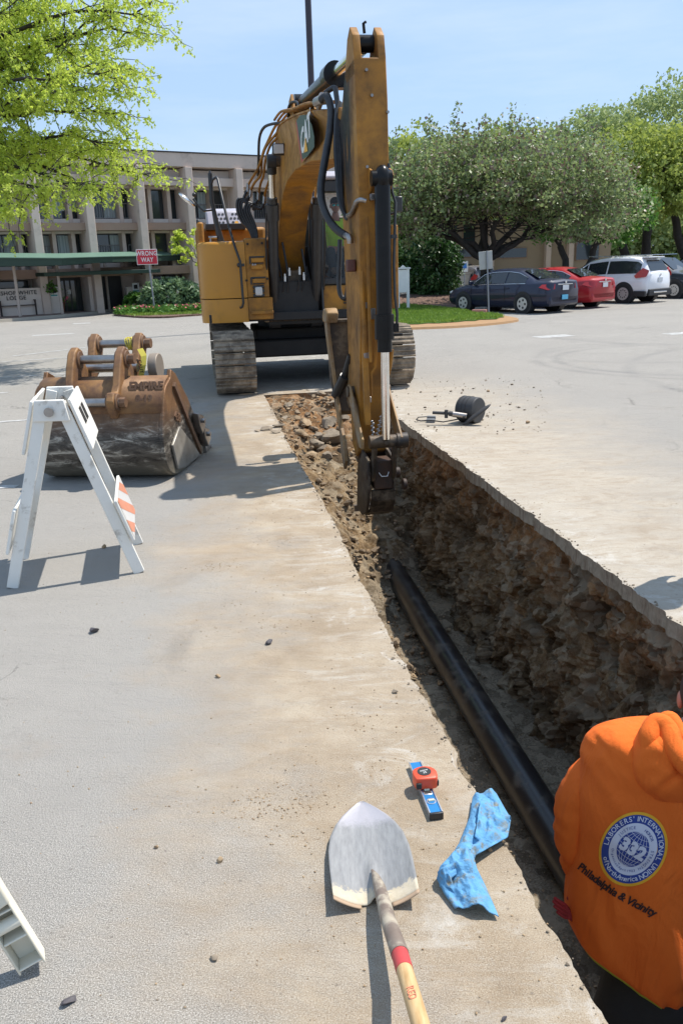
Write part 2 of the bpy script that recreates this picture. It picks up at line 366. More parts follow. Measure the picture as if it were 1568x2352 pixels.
# slab edges (cut pavement section)
def slab_mat():
    m, nt, b = newmat('cut pavement edge'); b.inputs['Roughness'].default_value = 0.9
    v = coords(nt, (1, 1, 1), True); st = coords(nt, (9, 9, 1.2), True)
    o = ramp(nt, noise(nt, v, 14, 7, 0.7), [(0.3, (0.22, 0.17, 0.115)), (0.6, (0.34, 0.285, 0.21)), (0.8, (0.42, 0.37, 0.29))])
    o = mixc(nt, ramp(nt, noise(nt, st, 2.2, 6, 0.75), [(0.48, 0), (0.62, 0.85)]), o, (0.16, 0.11, 0.07))
    nt.links.new(o, b.inputs['Base Color']); bump(nt, noise(nt, v, 60, 6, 0.7), 0.5, 0.01, b); return m
M['slab'] = slab_mat()
def slab(fn, sgn, name):
    b = MB(); n = 700; rows = [[], [], [], []]
    for i in range(n+1):
        v = V0+(V1-V0)*i/n; e = fn(v)
        dz = -0.092 - 0.022*mnoise.noise(Vector((v*2.3, 5, sgn))) - 0.025*abs(mnoise.noise(Vector((v*11, 2, sgn))))
        dd = 0.006*mnoise.noise(Vector((v*30, 1, sgn)))
        rows[0].append(uv(e, v, 0)); rows[1].append(uv(e+sgn*0.006+dd, v, dz*0.4)); rows[2].append(uv(e+sgn*0.004-dd, v, dz)); rows[3].append(uv(e+sgn*0.16, v, dz-0.01))
    b.grid(rows); return struct(b.build(name, M['slab'], smooth=60, fixn=False))
slab(ru, 1, 'right_pavement_edge'); slab(lu, -1, 'left_pavement_edge')
def soil_mat(name, floor=False):
    m, nt, b = newmat(name); b.inputs['Roughness'].default_value = 0.95; b.inputs['Specular IOR Level'].default_value = 0.1
    v = coords(nt, (1,1,1), True); g = nt.nodes.new('ShaderNodeNewGeometry'); s = nt.nodes.new('ShaderNodeSeparateXYZ'); nt.links.new(g.outputs['Position'], s.inputs[0])
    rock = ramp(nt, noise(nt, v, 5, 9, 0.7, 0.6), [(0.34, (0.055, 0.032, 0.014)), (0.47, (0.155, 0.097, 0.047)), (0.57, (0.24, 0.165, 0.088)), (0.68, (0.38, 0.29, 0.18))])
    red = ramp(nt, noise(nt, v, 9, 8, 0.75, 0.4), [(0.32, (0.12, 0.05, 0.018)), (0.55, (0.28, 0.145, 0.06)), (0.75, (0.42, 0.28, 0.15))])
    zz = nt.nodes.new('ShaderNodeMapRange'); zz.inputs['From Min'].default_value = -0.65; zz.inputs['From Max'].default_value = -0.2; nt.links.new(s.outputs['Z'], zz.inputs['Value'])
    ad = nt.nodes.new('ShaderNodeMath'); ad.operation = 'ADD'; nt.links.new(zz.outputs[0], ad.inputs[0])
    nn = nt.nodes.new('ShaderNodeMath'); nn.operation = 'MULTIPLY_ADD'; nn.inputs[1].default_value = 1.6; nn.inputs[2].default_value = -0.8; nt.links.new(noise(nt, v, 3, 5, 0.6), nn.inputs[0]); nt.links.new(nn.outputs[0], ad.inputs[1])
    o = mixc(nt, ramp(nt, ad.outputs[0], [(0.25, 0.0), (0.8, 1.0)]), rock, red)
    if floor: 
        grav = ramp(nt, noise(nt, v, 75, 3, 0.8), [(0.3, (0.10, 0.075, 0.05)), (0.5, (0.22, 0.175, 0.12)), (0.7, (0.37, 0.32, 0.25))])
        zf = nt.nodes.new('ShaderNodeMapRange'); zf.inputs['From Min'].default_value = -1.15; zf.inputs['From Max'].default_value = -1.3; nt.links.new(s.outputs['Z'], zf.inputs['Value'])
        o = mixc(nt, zf.outputs[0], o, grav)
    o = mixc(nt, ramp(nt, noise(nt, v, 40, 5, 0.8), [(0.45, 0.0), (0.75, 0.5)]), o, (0.40, 0.33, 0.24))
    for sc_, am_ in ((5.0, 0.55), (14.0, 0.45)):      # stones embedded in the earth, each its own tone
        vo = nt.nodes.new('ShaderNodeTexVoronoi'); vo.inputs['Scale'].default_value = sc_
        wv = nt.nodes.new('ShaderNodeVectorMath'); wv.operation = 'MULTIPLY_ADD'; nz = nt.nodes.new('ShaderNodeTexNoise'); nz.inputs['Scale'].default_value = sc_; nt.links.new(v, nz.inputs['Vector'])
        nt.links.new(nz.outputs['Color'], wv.inputs[0]); wv.inputs[1].default_value = (0.12, 0.12, 0.12); nt.links.new(v, wv.inputs[2]); nt.links.new(wv.outputs[0], vo.inputs['Vector'])
        sp = nt.nodes.new('ShaderNodeSeparateColor'); nt.links.new(vo.outputs['Color'], sp.inputs[0])
        o = mixc(nt, ramp(nt, sp.outputs[0], [(0.62, 0.0), (0.9, am_)]), o, (0.36, 0.30, 0.215)); o = mixc(nt, ramp(nt, sp.outputs[1], [(0.6, 0.0), (0.95, am_)]), o, (0.05, 0.034, 0.02))
    nt.links.new(o, b.inputs['Base Color'])
    p = bump(nt, noise(nt, v, 90, 4, 0.8), 0.6, 0.008, b); bump(nt, noise(nt, v, 18, 8, 0.75, 0.3), 0.8, 0.03, b, p); return m
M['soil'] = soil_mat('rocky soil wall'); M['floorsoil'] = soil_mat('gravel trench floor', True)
def facet(P, s):
    Q = Vector((P.x*s, P.y*s, P.z*s*1.25)); d, pts = mnoise.voronoi(Q); c = pts[0]
    return (Q-c).dot(mnoise.noise_vector(c*7.3))*1.1+mnoise.noise(c*5.1)*0.7
def rocky(P, amp):
    a = mnoise.fractal(P*1.6, 1.0, 2.0, 4)*0.6
    c = mnoise.cell(P*1)*0
    d, pts = mnoise.voronoi(Vector((P.x*3.2, P.y*3.2, P.z*4.0)))
    e, _ = mnoise.voronoi(Vector((P.x*8, P.y*8, P.z*9)))
    fa = facet(P, 3.0)*0.55+facet(P, 7.0)*0.30+facet(P, 15.0)*0.14
    g_, _ = mnoise.voronoi(Vector((P.x*17, P.y*17, P.z*17)))
    return amp*(a*0.9 + fa*0.95 + (d[1]-d[0])*0.25 + (e[1]-e[0])*0.15 + (g_[1]-g_[0])*0.10 + mnoise.fractal(P*14, 1.0, 2.0, 4)*0.14 + 0.05*math.sin(P.z*16+P.y*1.4+3*mnoise.noise(P)) - 0.35)
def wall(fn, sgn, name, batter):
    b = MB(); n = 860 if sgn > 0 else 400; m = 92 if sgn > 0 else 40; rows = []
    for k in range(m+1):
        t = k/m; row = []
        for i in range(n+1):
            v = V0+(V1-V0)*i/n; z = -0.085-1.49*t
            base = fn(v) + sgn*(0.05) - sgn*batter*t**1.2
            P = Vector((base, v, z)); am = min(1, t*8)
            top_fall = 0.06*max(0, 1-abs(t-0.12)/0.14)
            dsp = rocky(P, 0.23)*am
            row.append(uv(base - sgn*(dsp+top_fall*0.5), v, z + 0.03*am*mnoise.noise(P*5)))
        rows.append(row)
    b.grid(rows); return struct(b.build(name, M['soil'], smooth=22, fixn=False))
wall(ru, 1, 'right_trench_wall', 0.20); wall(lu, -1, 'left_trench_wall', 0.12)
def ramp_z(u, v):
    """dirt surface inside the trench"""
    s = (u-UL)/(UR-UL)
    r0 = 6.1 + 1.7*s
    t = max(0.0, (v-r0)/(11.3-r0)); t = min(1.0, t)
    z = -1.45 + 1.41*(t**1.0)
    z += max(0, 0.62 - s*1.5)*0.75*min(1, max(0, (v-5.2)/1.4))*(1-t)
    z = min(z, -0.02 if v > 10.4 else -0.05)
    return z
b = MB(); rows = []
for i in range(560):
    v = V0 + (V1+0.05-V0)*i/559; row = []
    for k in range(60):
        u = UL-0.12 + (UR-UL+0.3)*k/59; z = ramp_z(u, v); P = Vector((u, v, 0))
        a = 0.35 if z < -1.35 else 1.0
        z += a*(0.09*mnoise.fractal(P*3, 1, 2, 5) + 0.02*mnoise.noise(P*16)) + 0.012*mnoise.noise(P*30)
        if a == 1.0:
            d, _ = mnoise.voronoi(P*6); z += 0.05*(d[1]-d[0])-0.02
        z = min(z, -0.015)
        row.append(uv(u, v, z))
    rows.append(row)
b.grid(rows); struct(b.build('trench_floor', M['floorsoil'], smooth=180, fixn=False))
b = MB(); b.grid([[uv(UL-0.3, V1, 0), uv(UR+0.3, V1, 0)], [uv(UL-0.3, V1, -1.5), uv(UR+0.3, V1, -1.5)]]); struct(b.build('trench_end', M['soil'], fixn=False))
# painted parking lines (flat sheets 4 mm up)
M['paint'] = basic('worn white road paint', (0.50, 0.50, 0.485), 0.7, 0, (0.42, 0.42, 0.41), 8, dirt=(0.27, 0.26, 0.245), dscale=10, damt=(0.42, 0.60), world=True)
def line(p, q, wd, name='painted_line'):
    a, c = G(*p), G(*q); d = (c-a).normalized(); s = Vector((-d.y, d.x, 0))*wd/2; z = Vector((0, 0, 0.004))
    b = MB(); b.add([a-s+z, c-s+z, c+s+z, a+s+z], [(0, 1, 2, 3)]); return struct(b.build(name, M['paint'], smooth=0))
for p, q in (((-30, 972), (98, 962)), ((-30, 869), (235, 854)), ((-30, 834), (300, 812)), ((30, 818), (225, 795)), ((355, 836), (372, 834)), ((-30, 1120), (40, 1118)), ((290, 1060), (330, 1052)),
             ((-60, 905), (20, 902))): line(p, q, 0.10)
for p, q, w_ in (((75, 771), (170, 766), 0.35), ((168, 744), (208, 742), 0.5), ((1232, 775), (1308, 770), 0.5), ((1530, 768), (1600, 763), 0.4), ((1195, 728), (1260, 725), 0.14), ((1330, 708), (1420, 704), 0.14), ((1500, 694), (1600, 690), 0.14), ((1130, 724), (1200, 722), 0.14)): line(p, q, w_)
# =============== EXCAVATOR ===============
C0 = 1.50
EX = empty('excavator', uv(C0, 13.6), R(9), 'large dusty yellow crawler excavator straddling the far end of the trench', 'excavator')
OFF = Matrix.Translation((-C0, -13.6, 0))
def eb(): return MB().at(OFF)     # write geometry in (u, v, z)
def ep(b, name, mat, parent=None, **k): return b.build(name, M[mat] if isinstance(mat, str) else mat, parent or EX, **k)
# ---- tracks ----
def track_path(L0=12.2, L1=15.75, rad=0.40, zc=0.455):
    P = []; n = 26
    for i in range(n+1):
        a = -math.pi/2 - math.pi*i/n; P.append((L0+rad*math.cos(a), zc+rad*math.sin(a)))
    m = 40
    for i in range(1, m): P.append((L0+(L1-L0)*i/m, zc+rad-0.03*math.sin(math.pi*i/m)))
    for i in range(n+1):
        a = math.pi/2 - math.pi*i/n; P.append((L1+rad*math.cos(a), zc+rad*math.sin(a)))
    for i in range(1, m): P.append((L1-(L1-L0)*i/m, zc-rad))
    return P
TP_ = track_path()
def resample(P, step):
    out = []; n = len(P); acc = 0; seg = [(P[i], P[(i+1) % n]) for i in range(n)]; nxt = 0
    tot = sum(math.dist(a, b) for a, b in seg); cnt = round(tot/step); step = tot/cnt
    for a, b in seg:
        L = math.dist(a, b)
        while nxt < acc+L-1e-9:
            t = (nxt-acc)/L; out.append(((a[0]+(b[0]-a[0])*t, a[1]+(b[1]-a[1])*t), ((b[0]-a[0])/L, (b[1]-a[1])/L))); nxt += step
        acc += L
    return out, step
SH, stp = resample(TP_, 0.178)
for side, uc in ((-1, 0.44), (1, 2.74)):
    b = eb(); hw = 0.285
    for (p, t) in SH:
        nrm = (t[1], -t[0])
        if (p[0]-13.97)*nrm[0]+(p[1]-0.455)*nrm[1] < 0: nrm = (-nrm[0], -nrm[1])
        def Q(a, c): return (p[0]+t[0]*a+nrm[0]*c, p[1]+t[1]*a+nrm[1]*c)
        j = rnd.uniform(-0.004, 0.004); h = stp/2
        prof = [Q(-h+0.004, 0.0), Q(-h+0.004, 0.022), Q(-h+0.02, 0.04+j), Q(-h+0.032, 0.022), Q(-0.012, 0.018), Q(0, 0.034+j), Q(0.012, 0.018), Q(h-0.03, 0.018), Q(h-0.016, 0.032+j), Q(h-0.006, 0.012), Q(h-0.006, 0)]
        b.prism([(uc-hw, q[0], q[1]) for q in prof], (2*hw, 0, 0))
        # bolt and link lumps under the pad
        for ux in (-0.09, 0.09): b.box((uc+ux, *Q(0, -0.035)), (0.05, 0.15, 0.06), rot=('X', math.atan2(t[1], t[0])))
    tr = ep(b, 'track', 'trackmetal', smooth=30)
    b = eb()
    b.box((uc, 13.97, 0.47), (0.22, 3.3, 0.36)); 
    for vv in np.linspace(12.7, 15.2, 8): b.cyl((uc-0.16, vv, 0.17), (uc+0.16, vv, 0.17), 0.10, n=14)
    for vv in (13.3, 14.6): b.cyl((uc-0.13, vv, 0.76), (uc+0.13, vv, 0.76), 0.07, n=12)
    ep(b, 'track_frame', 'darkframe', tr)
    for vv in (12.2, 15.75):
        b = eb(); b.cyl((uc-0.08, vv, 0.455), (uc+0.08, vv, 0.455), 0.36, n=30); b.cyl((uc-0.14, vv, 0.455), (uc+0.14, vv, 0.455), 0.12, n=20); ep(b, 'idler_wheel', 'trackmetal', tr)
b = eb()
b.box((1.59, 14.0, 0.66), (1.5, 1.5, 0.36)); b.box((1.59, 13.15, 0.55), (1.9, 0.35, 0.26)); b.box((1.59, 14.85, 0.55), (1.9, 0.35, 0.26))
b.cyl((1.55, 14.0, 0.8), (1.55, 14.0, 0.99), 0.62, n=32)
ep(b, 'undercarriage', 'darkframe', bevel=0.03)
# ---- main frame platform ----
b = eb()
b.box((1.48, 14.5, 1.06), (2.7, 4.0, 0.12)); b.box((1.40, 13.6, 1.3), (0.72, 2.0, 0.5))
b.box((1.42, 12.75, 0.98), (0.85, 0.3, 0.1))
b.plate([(12.6, 1.0), (12.65, 1.35), (13.3, 2.05), (14.1, 2.05), (14.4, 1.0)], 1.12, 1.16)
b.plate([(12.6, 1.0), (12.65, 1.35), (13.3, 2.05), (14.1, 2.05), (14.4, 1.0)], 1.70, 1.74)
b.cyl((1.05, 13.7, 1.45), (1.8, 13.7, 1.45), 0.09)
ep(b, 'main_frame', 'darkframe', bevel=0.01)
b = eb()   # yellow lower plate with an oval hole
pts = []; 
for i in range(28):
    a = 2*math.pi*i/28; pts.append((1.42+0.21*math.copysign(abs(math.cos(a))**0.6, math.cos(a)), 1.235+0.13*math.copysign(abs(math.sin(a))**0.6, math.sin(a))))
outer = []
for i in range(28):
    a = 2*math.pi*i/28; m_ = max(abs(math.cos(a)), abs(math.sin(a))); outer.append((1.42+0.30*math.cos(a)/m_, 1.215+0.20*math.sin(a)/m_))
b.add([(p[0], 12.62, p[1]) for p in outer]+[(p[0], 12.62, p[1]) for p in pts]+[(p[0], 12.70, p[1]) for p in pts], [(i, (i+1) % 28, 28+(i+1) % 28, 28+i) for i in range(28)]+[(28+i, 28+(i+1) % 28, 56+(i+1) % 28, 56+i) for i in range(28)])
b.plate([(12.615, 1.43), (12.66, 1.43), (13.1, 1.62), (13.1, 1.58)], 1.13, 1.71)
ep(b, 'front_plate', 'greasy')
b = eb(); b.box((1.42, 12.68, 1.0), (0.95, 0.16, 0.05)); ep(b, 'bumper_lip', 'thumb', bevel=0.006)
for i, (ux, zt) in enumerate(((1.27, 1.66), (1.34, 1.74), (1.49, 1.75), (1.55, 1.67))):
    b = eb(); b.tube([(ux-0.05, 12.75, 1.22), (ux-0.04, 12.6, 1.4), (ux, 12.58, zt-0.1)], 0.011, 6); h = ep(b, 'hose', 'rubber')
    b = eb(); b.cyl((ux, 12.58, zt-0.11), (ux, 12.58, zt-0.03), 0.016, n=8); b.cyl((ux, 12.58, zt-0.03), (ux, 12.58, zt), 0.012, n=8); ep(b, 'hose_fitting', 'white', h)
# ---- left tool box (viewer's left) ----
def rbox(x0, x1, v0, v1, z0, z1, r, top_r=0.05, corner='L', n=12):
    """box with one rounded vertical front corner and eased top"""
    b = eb(); rings = []
    def outline(ins):
        pts = []
        for i in range(n+1):
            a = math.pi + (math.pi/2)*i/n
            pts.append((x0+r+(r-ins)*math.cos(a), v0+r+(r-ins)*math.sin(a)))
        pts.append((x1-ins*0.3, v0+ins)); pts.append((x1-ins*0.3, v1)); pts.append((x0+ins, v1)); return pts
    rings.append([(p[0], p[1], z0) for p in outline(0)])
    for k in range(6):
        a = (math.pi/2)*k/5; ins = top_r*(1-math.cos(a)); z = z1-top_r+top_r*math.sin(a); rings.append([(p[0], p[1], z) for p in outline(ins)])
    b.loft(rings); return b
bx = ep(rbox(0.03, 0.70, 12.45, 14.4, 1.345, 2.13, 0.30, 0.06), 'side_box', 'yellow_clean', smooth=35)
ep(rbox(0.03, 0.70, 12.45, 14.4, 1.0, 1.332, 0.30, 0.004), 'side_skirt', 'yellow_clean', bx, smooth=35)
b = eb(); b.plate([(12.44, 1.345), (12.44, 2.15), (12.5, 2.165), (14.4, 2.165), (14.4, 1.345)], 0.705, 1.02); ep(b, 'step_panel', 'yellow', bx, bevel=0.012)
b = eb(); b.plate([(12.42, 1.03), (12.42, 1.34), (14.4, 1.34), (14.4, 1.03)], 0.705, 1.06); b.box((0.90, 12.40, 1.13), (0.32, 0.05, 0.05)); ep(b, 'lower_step', 'yellow', bx, bevel=0.01)
for z in (1.86, 1.575):     # recessed step slots
    b = eb(); b.box((0.87, 12.445, z+0.045), (0.21, 0.03, 0.02)); b.box((0.765, 12.445, z), (0.02, 0.03, 0.10)); b.box((0.87, 12.445, z-0.042), (0.17, 0.03, 0.014)); s_ = ep(b, 'step_slot', 'black', bx)
    b = eb(); b.box((0.875, 12.425, z), (0.18, 0.04, 0.055)); ep(b, 'step_tread', 'yellow', s_, bevel=0.006)
b = eb(); b.box((0.86, 12.42, 1.765), (0.17, 0.04, 0.06)); ep(b, 'step_tread', 'yellow', bx, bevel=0.008)
for x, z in ((0.745, 2.085), (0.95, 2.09), (0.70, 1.585), (0.80, 1.6), (1.0, 1.6)):
    b = eb(); b.cyl((x, 12.45, z), (x, 12.425, z), 0.017, n=10); ep(b, 'bolt', 'darkframe', bx)
for x, z in ((0.80, 1.80), (0.835, 1.80)):
    b = eb(); b.cyl((x, 12.43, z), (x, 12.39, z), 0.014, n=10); ep(b, 'bolt', 'steel', bx)
b = eb(); b.box((0.865, 12.43, 1.43), (0.165, 0.04, 0.05)); b.box((0.865, 12.43, 1.37), (0.165, 0.04, 0.045)); b.box((0.865, 12.43, 1.49), (0.165, 0.04, 0.045)); wl = ep(b, 'light_guard', 'black', bx, bevel=0.012)
b = eb(); b.box((0.865, 12.42, 1.43), (0.105, 0.06, 0.12)); M['lens'] = flat('pale lamp lens', (0.55, 0.53, 0.5), 0.15); ep(b, 'work_light', 'lens', wl, bevel=0.02)
# ---- hood, counterweight, rear ----
b = eb(); b.box((0.6, 15.3, 1.8), (1.15, 1.8, 1.2)); b.box((1.49, 15.6, 1.75), (2.6, 1.2, 1.0)); ep(b, 'engine_hood', 'yellow', bevel=0.05)
b = eb(); b.loft([[(1.5+1.42*math.cos(a), 15.0+1.5*max(0, math.sin(a)) if math.sin(a) > 0 else 15.0, z) for a in np.linspace(0, math.pi, 24)] for z in (1.0, 2.2)]); ep(b, 'counterweight', 'yellow', smooth=30)
b = eb(); b.box((0.10, 13.7, 1.75), (0.10, 1.4, 1.35)); ep(b, 'side_panel', 'yellow', bevel=0.03)
b = eb(); b.box((0.075, 13.05, 2.2), (0.05, 0.06, 0.5)); b.box((0.075, 13.3, 2.44), (0.05, 0.55, 0.05)); ep(b, 'side_seal', 'black', bevel=0.015)
M['lilac'] = flat('pale grey cover paint', (0.40, 0.38, 0.42), 0.45)
b = eb()
prof = [(14.3, 2.42), (14.45, 2.66), (14.8, 2.72), (15.3, 2.72), (15.3, 2.42)]
b.plate(prof, 0.22, 0.82); cv = ep(b, 'vent_cover', 'lilac', bevel=0.03)
b = eb(); b.box((0.52, 14.75, 2.41), (0.64, 0.95, 0.10)); ep(b, 'cover_seal', 'black', cv, bevel=0.01)
b = eb()
nrm = Vector((0, -0.24, 0.15)).normalized()
for cx in (0.46, 0.68):
    for dx, t in ((-0.06, 0.5), (0, 0.5), (0.06, 0.5), (-0.03, 0.78), (0.03, 0.78), (-0.03, 0.24), (0.03, 0.24)):
        p = Vector((cx+dx, 14.3+0.15*t, 2.42+0.24*t)); b.cyl(p-nrm*0.002, p+nrm*0.006, 0.022, n=6)
ep(b, 'vent_hole', 'black', cv)
b = eb(); b.cyl((0.70, 14.34, 2.45), (0.70, 14.30, 2.47), 0.03, n=10); M['amber'] = flat('amber marker', (0.85, 0.42, 0.05), 0.4); ep(b, 'marker_lamp', 'amber', cv)
# handrail and mirrors
b = eb(); b.tube([(0.30, 12.95, 3.08), (0.295, 12.95, 2.7), (0.31, 12.95, 2.62)], 0.032, 10); b.tube([(0.31, 12.95, 2.62), (0.34, 12.95, 2.4), (0.39, 12.95, 2.12)], [0.03, 0.04, 0.055], 10)
mp_ = ep(b, 'mirror_post', 'black')
b = eb(); b.cyl((0.30, 12.95, 3.06), (0.30, 12.95, 3.12), 0.03, 0.01); b.tube([(0.29, 12.93, 2.58), (0.17, 12.9, 2.57), (0.12, 12.9, 2.61), (0.03, 12.88, 2.74)], 0.014, 6); b.ell((0.05, 12.86, 2.79), (0.03, 0.03, 0.03)); ep(b, 'mirror_arm', 'black', mp_)
b = eb(); rm = Matrix.Rotation(R(-35), 3, 'Y'); b.ell((-0.06, 12.84, 2.73), (0.15, 0.08, 0.035), rot=Matrix.Rotation(R(40), 3, 'Y')); mm = ep(b, 'mirror', 'black', mp_, smooth=180)
b = eb(); b.ell((-0.066, 12.80, 2.722), (0.135, 0.055, 0.028), rot=Matrix.Rotation(R(40), 3, 'Y')); ep(b, 'mirror_face', 'chrome', mm, smooth=180)
b = eb(); b.tube([(0.305, 12.93, 2.93), (0.33, 12.9, 2.99), (0.385, 12.85, 3.02), (0.40, 12.8, 2.98), (0.50, 12.5, 2.33), (0.56, 12.36, 2.05), (0.62, 12.36, 1.85), (0.625, 12.36, 1.40), (0.63, 12.36, 1.28), (0.61, 12.37, 1.22), (0.585, 12.4, 1.21)], 0.018, 10)
b.box((0.63, 12.39, 1.80), (0.10, 0.06, 0.04)); b.ell((0.60, 12.37, 1.80), (0.03, 0.03, 0.03)); ep(b, 'handrail', 'black')
b = eb(); b.cyl((0.21, 12.9, 2.2), (0.33, 12.9, 2.2), 0.022, n=10); b.cyl((0.24, 12.9, 2.12), (0.24, 12.9, 2.22), 0.02, n=10); ep(b, 'filler_cap', 'steel')
# ---- cab ----
CX0, CX1, CV0, CV1, CZ0, CZ1 = 1.80, 2.86, 12.62, 14.5, 1.0, 3.02
b = eb()
for (x, v) in ((CX0+0.04, CV0+0.05), (CX1-0.04, CV0+0.05), (CX0+0.04, CV1), (CX1-0.04, CV1)):
    b.tube([(x, v, 1.5), (x, v+0.0, 2.3), (x, v+(0.16 if v < 13 else 0), 2.95)], 0.045, 8)
b.box(((CX0+CX1)/2, CV0+0.04, 1.53), (CX1-CX0, 0.12, 0.10)); b.box(((CX0+CX1)/2, CV0+0.2, 2.86), (CX1-CX0, 0.16, 0.16))
b.box((CX0+0.03, 13.6, 1.65), (0.05, 1.8, 0.35)); b.box((CX0+0.03, 13.6, 2.9), (0.05, 1.8, 0.1)); b.box((CX1-0.03, 13.6, 1.65), (0.05, 1.8, 0.35)); b.box((CX1-0.03, 13.6, 2.9), (0.05, 1.8, 0.1))
b.box(((CX0+CX1)/2, CV1, 2.0), (CX1-CX0, 0.05, 1.0)); b.box((CX0+0.03, 13.75, 2.3), (0.05, 0.08, 1.2)); b.box((CX1-0.03, 13.75, 2.3), (0.05, 0.08, 1.2))
b.box(((CX0+CX1)/2, 13.6, 1.46), (CX1-CX0-0.06, 1.9, 0.06))
cb = ep(b, 'cab_frame', 'black', bevel=0.015)
b = eb(); prof = [(12.72, 2.95), (12.70, 2.99), (12.80, 3.05), (13.1, 3.10), (14.3, 3.10), (14.6, 3.02), (14.6, 2.95)]
b.plate(prof, CX0-0.01, CX1+0.01); ep(b, 'cab_roof', 'lilac', cb, bevel=0.03)
b = eb(); b.plate([(CV0-0.02, 1.0), (CV0-0.02, 1.47), (14.5, 1.47), (14.5, 1.0)], CX0+0.0, CX1+0.02); cp = ep(b, 'cab_base', 'yellow', bevel=0.02)
b = eb()
for z in (1.21, 1.245, 1.28): b.box((2.20, CV0-0.03, z), (0.14, 0.03, 0.018))
ep(b, 'vent_slot', 'darkframe', cp)
b = eb(); b.box((CX1+0.06, 13.2, 1.7), (0.10, 1.3, 1.2)); ep(b, 'cab_door_side', 'yellow', cb, bevel=0.02)
b = eb(); b.add([(CX0+0.08, CV0+0.03, 1.58), (CX1-0.08, CV0+0.03, 1.58), (CX1-0.08, CV0+0.03, 2.3), (CX1-0.08, CV0+0.17, 2.8), (CX0+0.08, CV0+0.17, 2.8), (CX0+0.08, CV0+0.03, 2.3)], [(0, 1, 2, 5), (5, 2, 3, 4)]); ep(b, 'windshield', 'clear', cb, smooth=0)
b = eb(); b.box((2.33, 14.3, 2.0), (0.5, 0.12, 0.75)); b.box((2.33, 14.05, 1.72), (0.5, 0.5, 0.14)); b.box((2.33, 14.05, 1.58), (0.3, 0.3, 0.18)); ep(b, 'operator_seat', 'black', cb, bevel=0.05)
b = eb()
for x in (2.02, 2.64): b.box((x, 13.85, 1.68), (0.12, 0.55, 0.25)); b.cyl((x, 13.6, 1.78), (x, 13.56, 1.95), 0.014); b.ell((x, 13.56, 1.97), (0.03, 0.03, 0.045))
b.cyl((2.25, 13.1, 1.49), (2.25, 13.25, 1.95), 0.012); b.cyl((2.45, 13.1, 1.49), (2.45, 13.25, 1.95), 0.012); ep(b, 'control_lever', 'black', cb)
b = eb(); b.tube([(CX1+0.0, 12.7, 2.75), (CX1+0.02, 12.6, 2.80), (CX1+0.14, 12.55, 2.80), (CX1+0.15, 12.55, 2.62)], 0.010, 6); b.tube([(CX1+0.0, 12.7, 2.45), (CX1+0.1, 12.6, 2.47)], 0.02, 6); ma = ep(b, 'mirror_arm', 'black', cb)
b = eb(); b.box((CX1+0.12, 12.56, 2.58), (0.12, 0.07, 0.22)); mm = ep(b, 'mirror', 'black', ma, bevel=0.02)
b = eb(); b.box((CX1+0.12, 12.61, 2.58), (0.10, 0.01, 0.19)); ep(b, 'mirror_face', 'chrome', mm)
# ---- boom ----
BC = 1.42
def W(px, py, v):
    r = ray(px, py); t = v/r.dot(TV_); P = r*t; return (P.dot(TU), v, P.z+CAM_H)
top = [(13.75, 1.35), (13.75, 2.2), (13.55, 2.75), (13.2, 3.12), (12.75, 3.38), (12.4, 3.48), (12.0, 3.53), (11.7, 3.53), (10.8, 3.45), (9.9, 3.35), (8.8, 3.21), (7.85, 3.08), (7.68, 2.96)]
bot = [(7.66, 2.75), (7.9, 2.67), (9.0, 2.77), (10.3, 2.83), (11.2, 2.80), (11.8, 2.69), (12.3, 2.48), (12.75, 2.16), (13.05, 1.8), (13.2, 1.3)]
def taper(v_): return 1.0 if v_ > 8.7 else max(0.55, 1.0-(8.7-v_)/0.85*0.45)
b = eb(); b.plate(top+bot, BC-0.2, BC+0.2)
b.v = [((p[0]+C0-BC)*taper(p[1]+13.6)+BC-C0+(0.045 if p[1]+13.6 < 8.5 else 0), p[1], p[2]) for p in b.v]
boom = ep(b, 'boom', 'yellow', smooth=30, bevel=0.008)
b = eb(); # overhanging flanges of the top and bottom plates
for k in range(len(top)-1):
    if k < 5 or k > 9: continue
    b.beam((BC, top[k][0], top[k][1]+0.006), (BC, top[k+1][0], top[k+1][1]+0.006), 0.425, 0.018)
ep(b, 'top_plate', 'yellow', boom)
b = eb(); b.cyl((BC-0.30, 13.62, 1.5), (BC+0.30, 13.62, 1.5), 0.14, n=24); b.cyl((BC-0.36, 11.98, 3.12), (BC+0.38, 11.98, 3.12), 0.07, n=20); b.cyl((BC-0.08, 7.9, 2.87), (BC+0.16, 7.9, 2.87), 0.12, n=20); ep(b, 'pivot_pin', 'greasy', boom)
# logo badge on the left face
M['logogreen'] = flat('dark green badge', (0.035, 0.075, 0.055), 0.5); M['logored'] = flat('red badge border', (0.45, 0.05, 0.04), 0.5); M['logoyellow'] = flat('yellow badge wedge', (0.85, 0.42, 0.04), 0.5)
def badge(pts, x, mat, name, par):
    b = eb(); b.prism([(x, p[0], p[1]) for p in pts], (-0.002, 0, 0)); return ep(b, name, mat, par, smooth=0)
g1 = [(9.95, 3.30), (9.6, 3.30), (9.1, 3.22), (8.75, 3.08), (8.6, 2.95), (8.62, 2.86), (9.2, 2.84), (9.6, 2.86)]
g0 = [(10.78, 3.40), (10.72, 3.43), (10.35, 2.86), (10.12, 2.80), (10.30, 2.80), (10.42, 2.85)]
bd = badge(g1, BC-0.201, 'logogreen', 'badge', boom)
badge([(10.02, 3.29), (9.95, 3.30), (9.59, 2.86), (9.4, 2.84), (9.66, 2.835)], BC-0.2015, 'logored', 'badge_border', bd)
Mt = Matrix(((0, 0, -1, BC-0.2055), (-1, 0, 0, 9.22), (0, 1, 0, 3.05), (0, 0, 0, 1)))
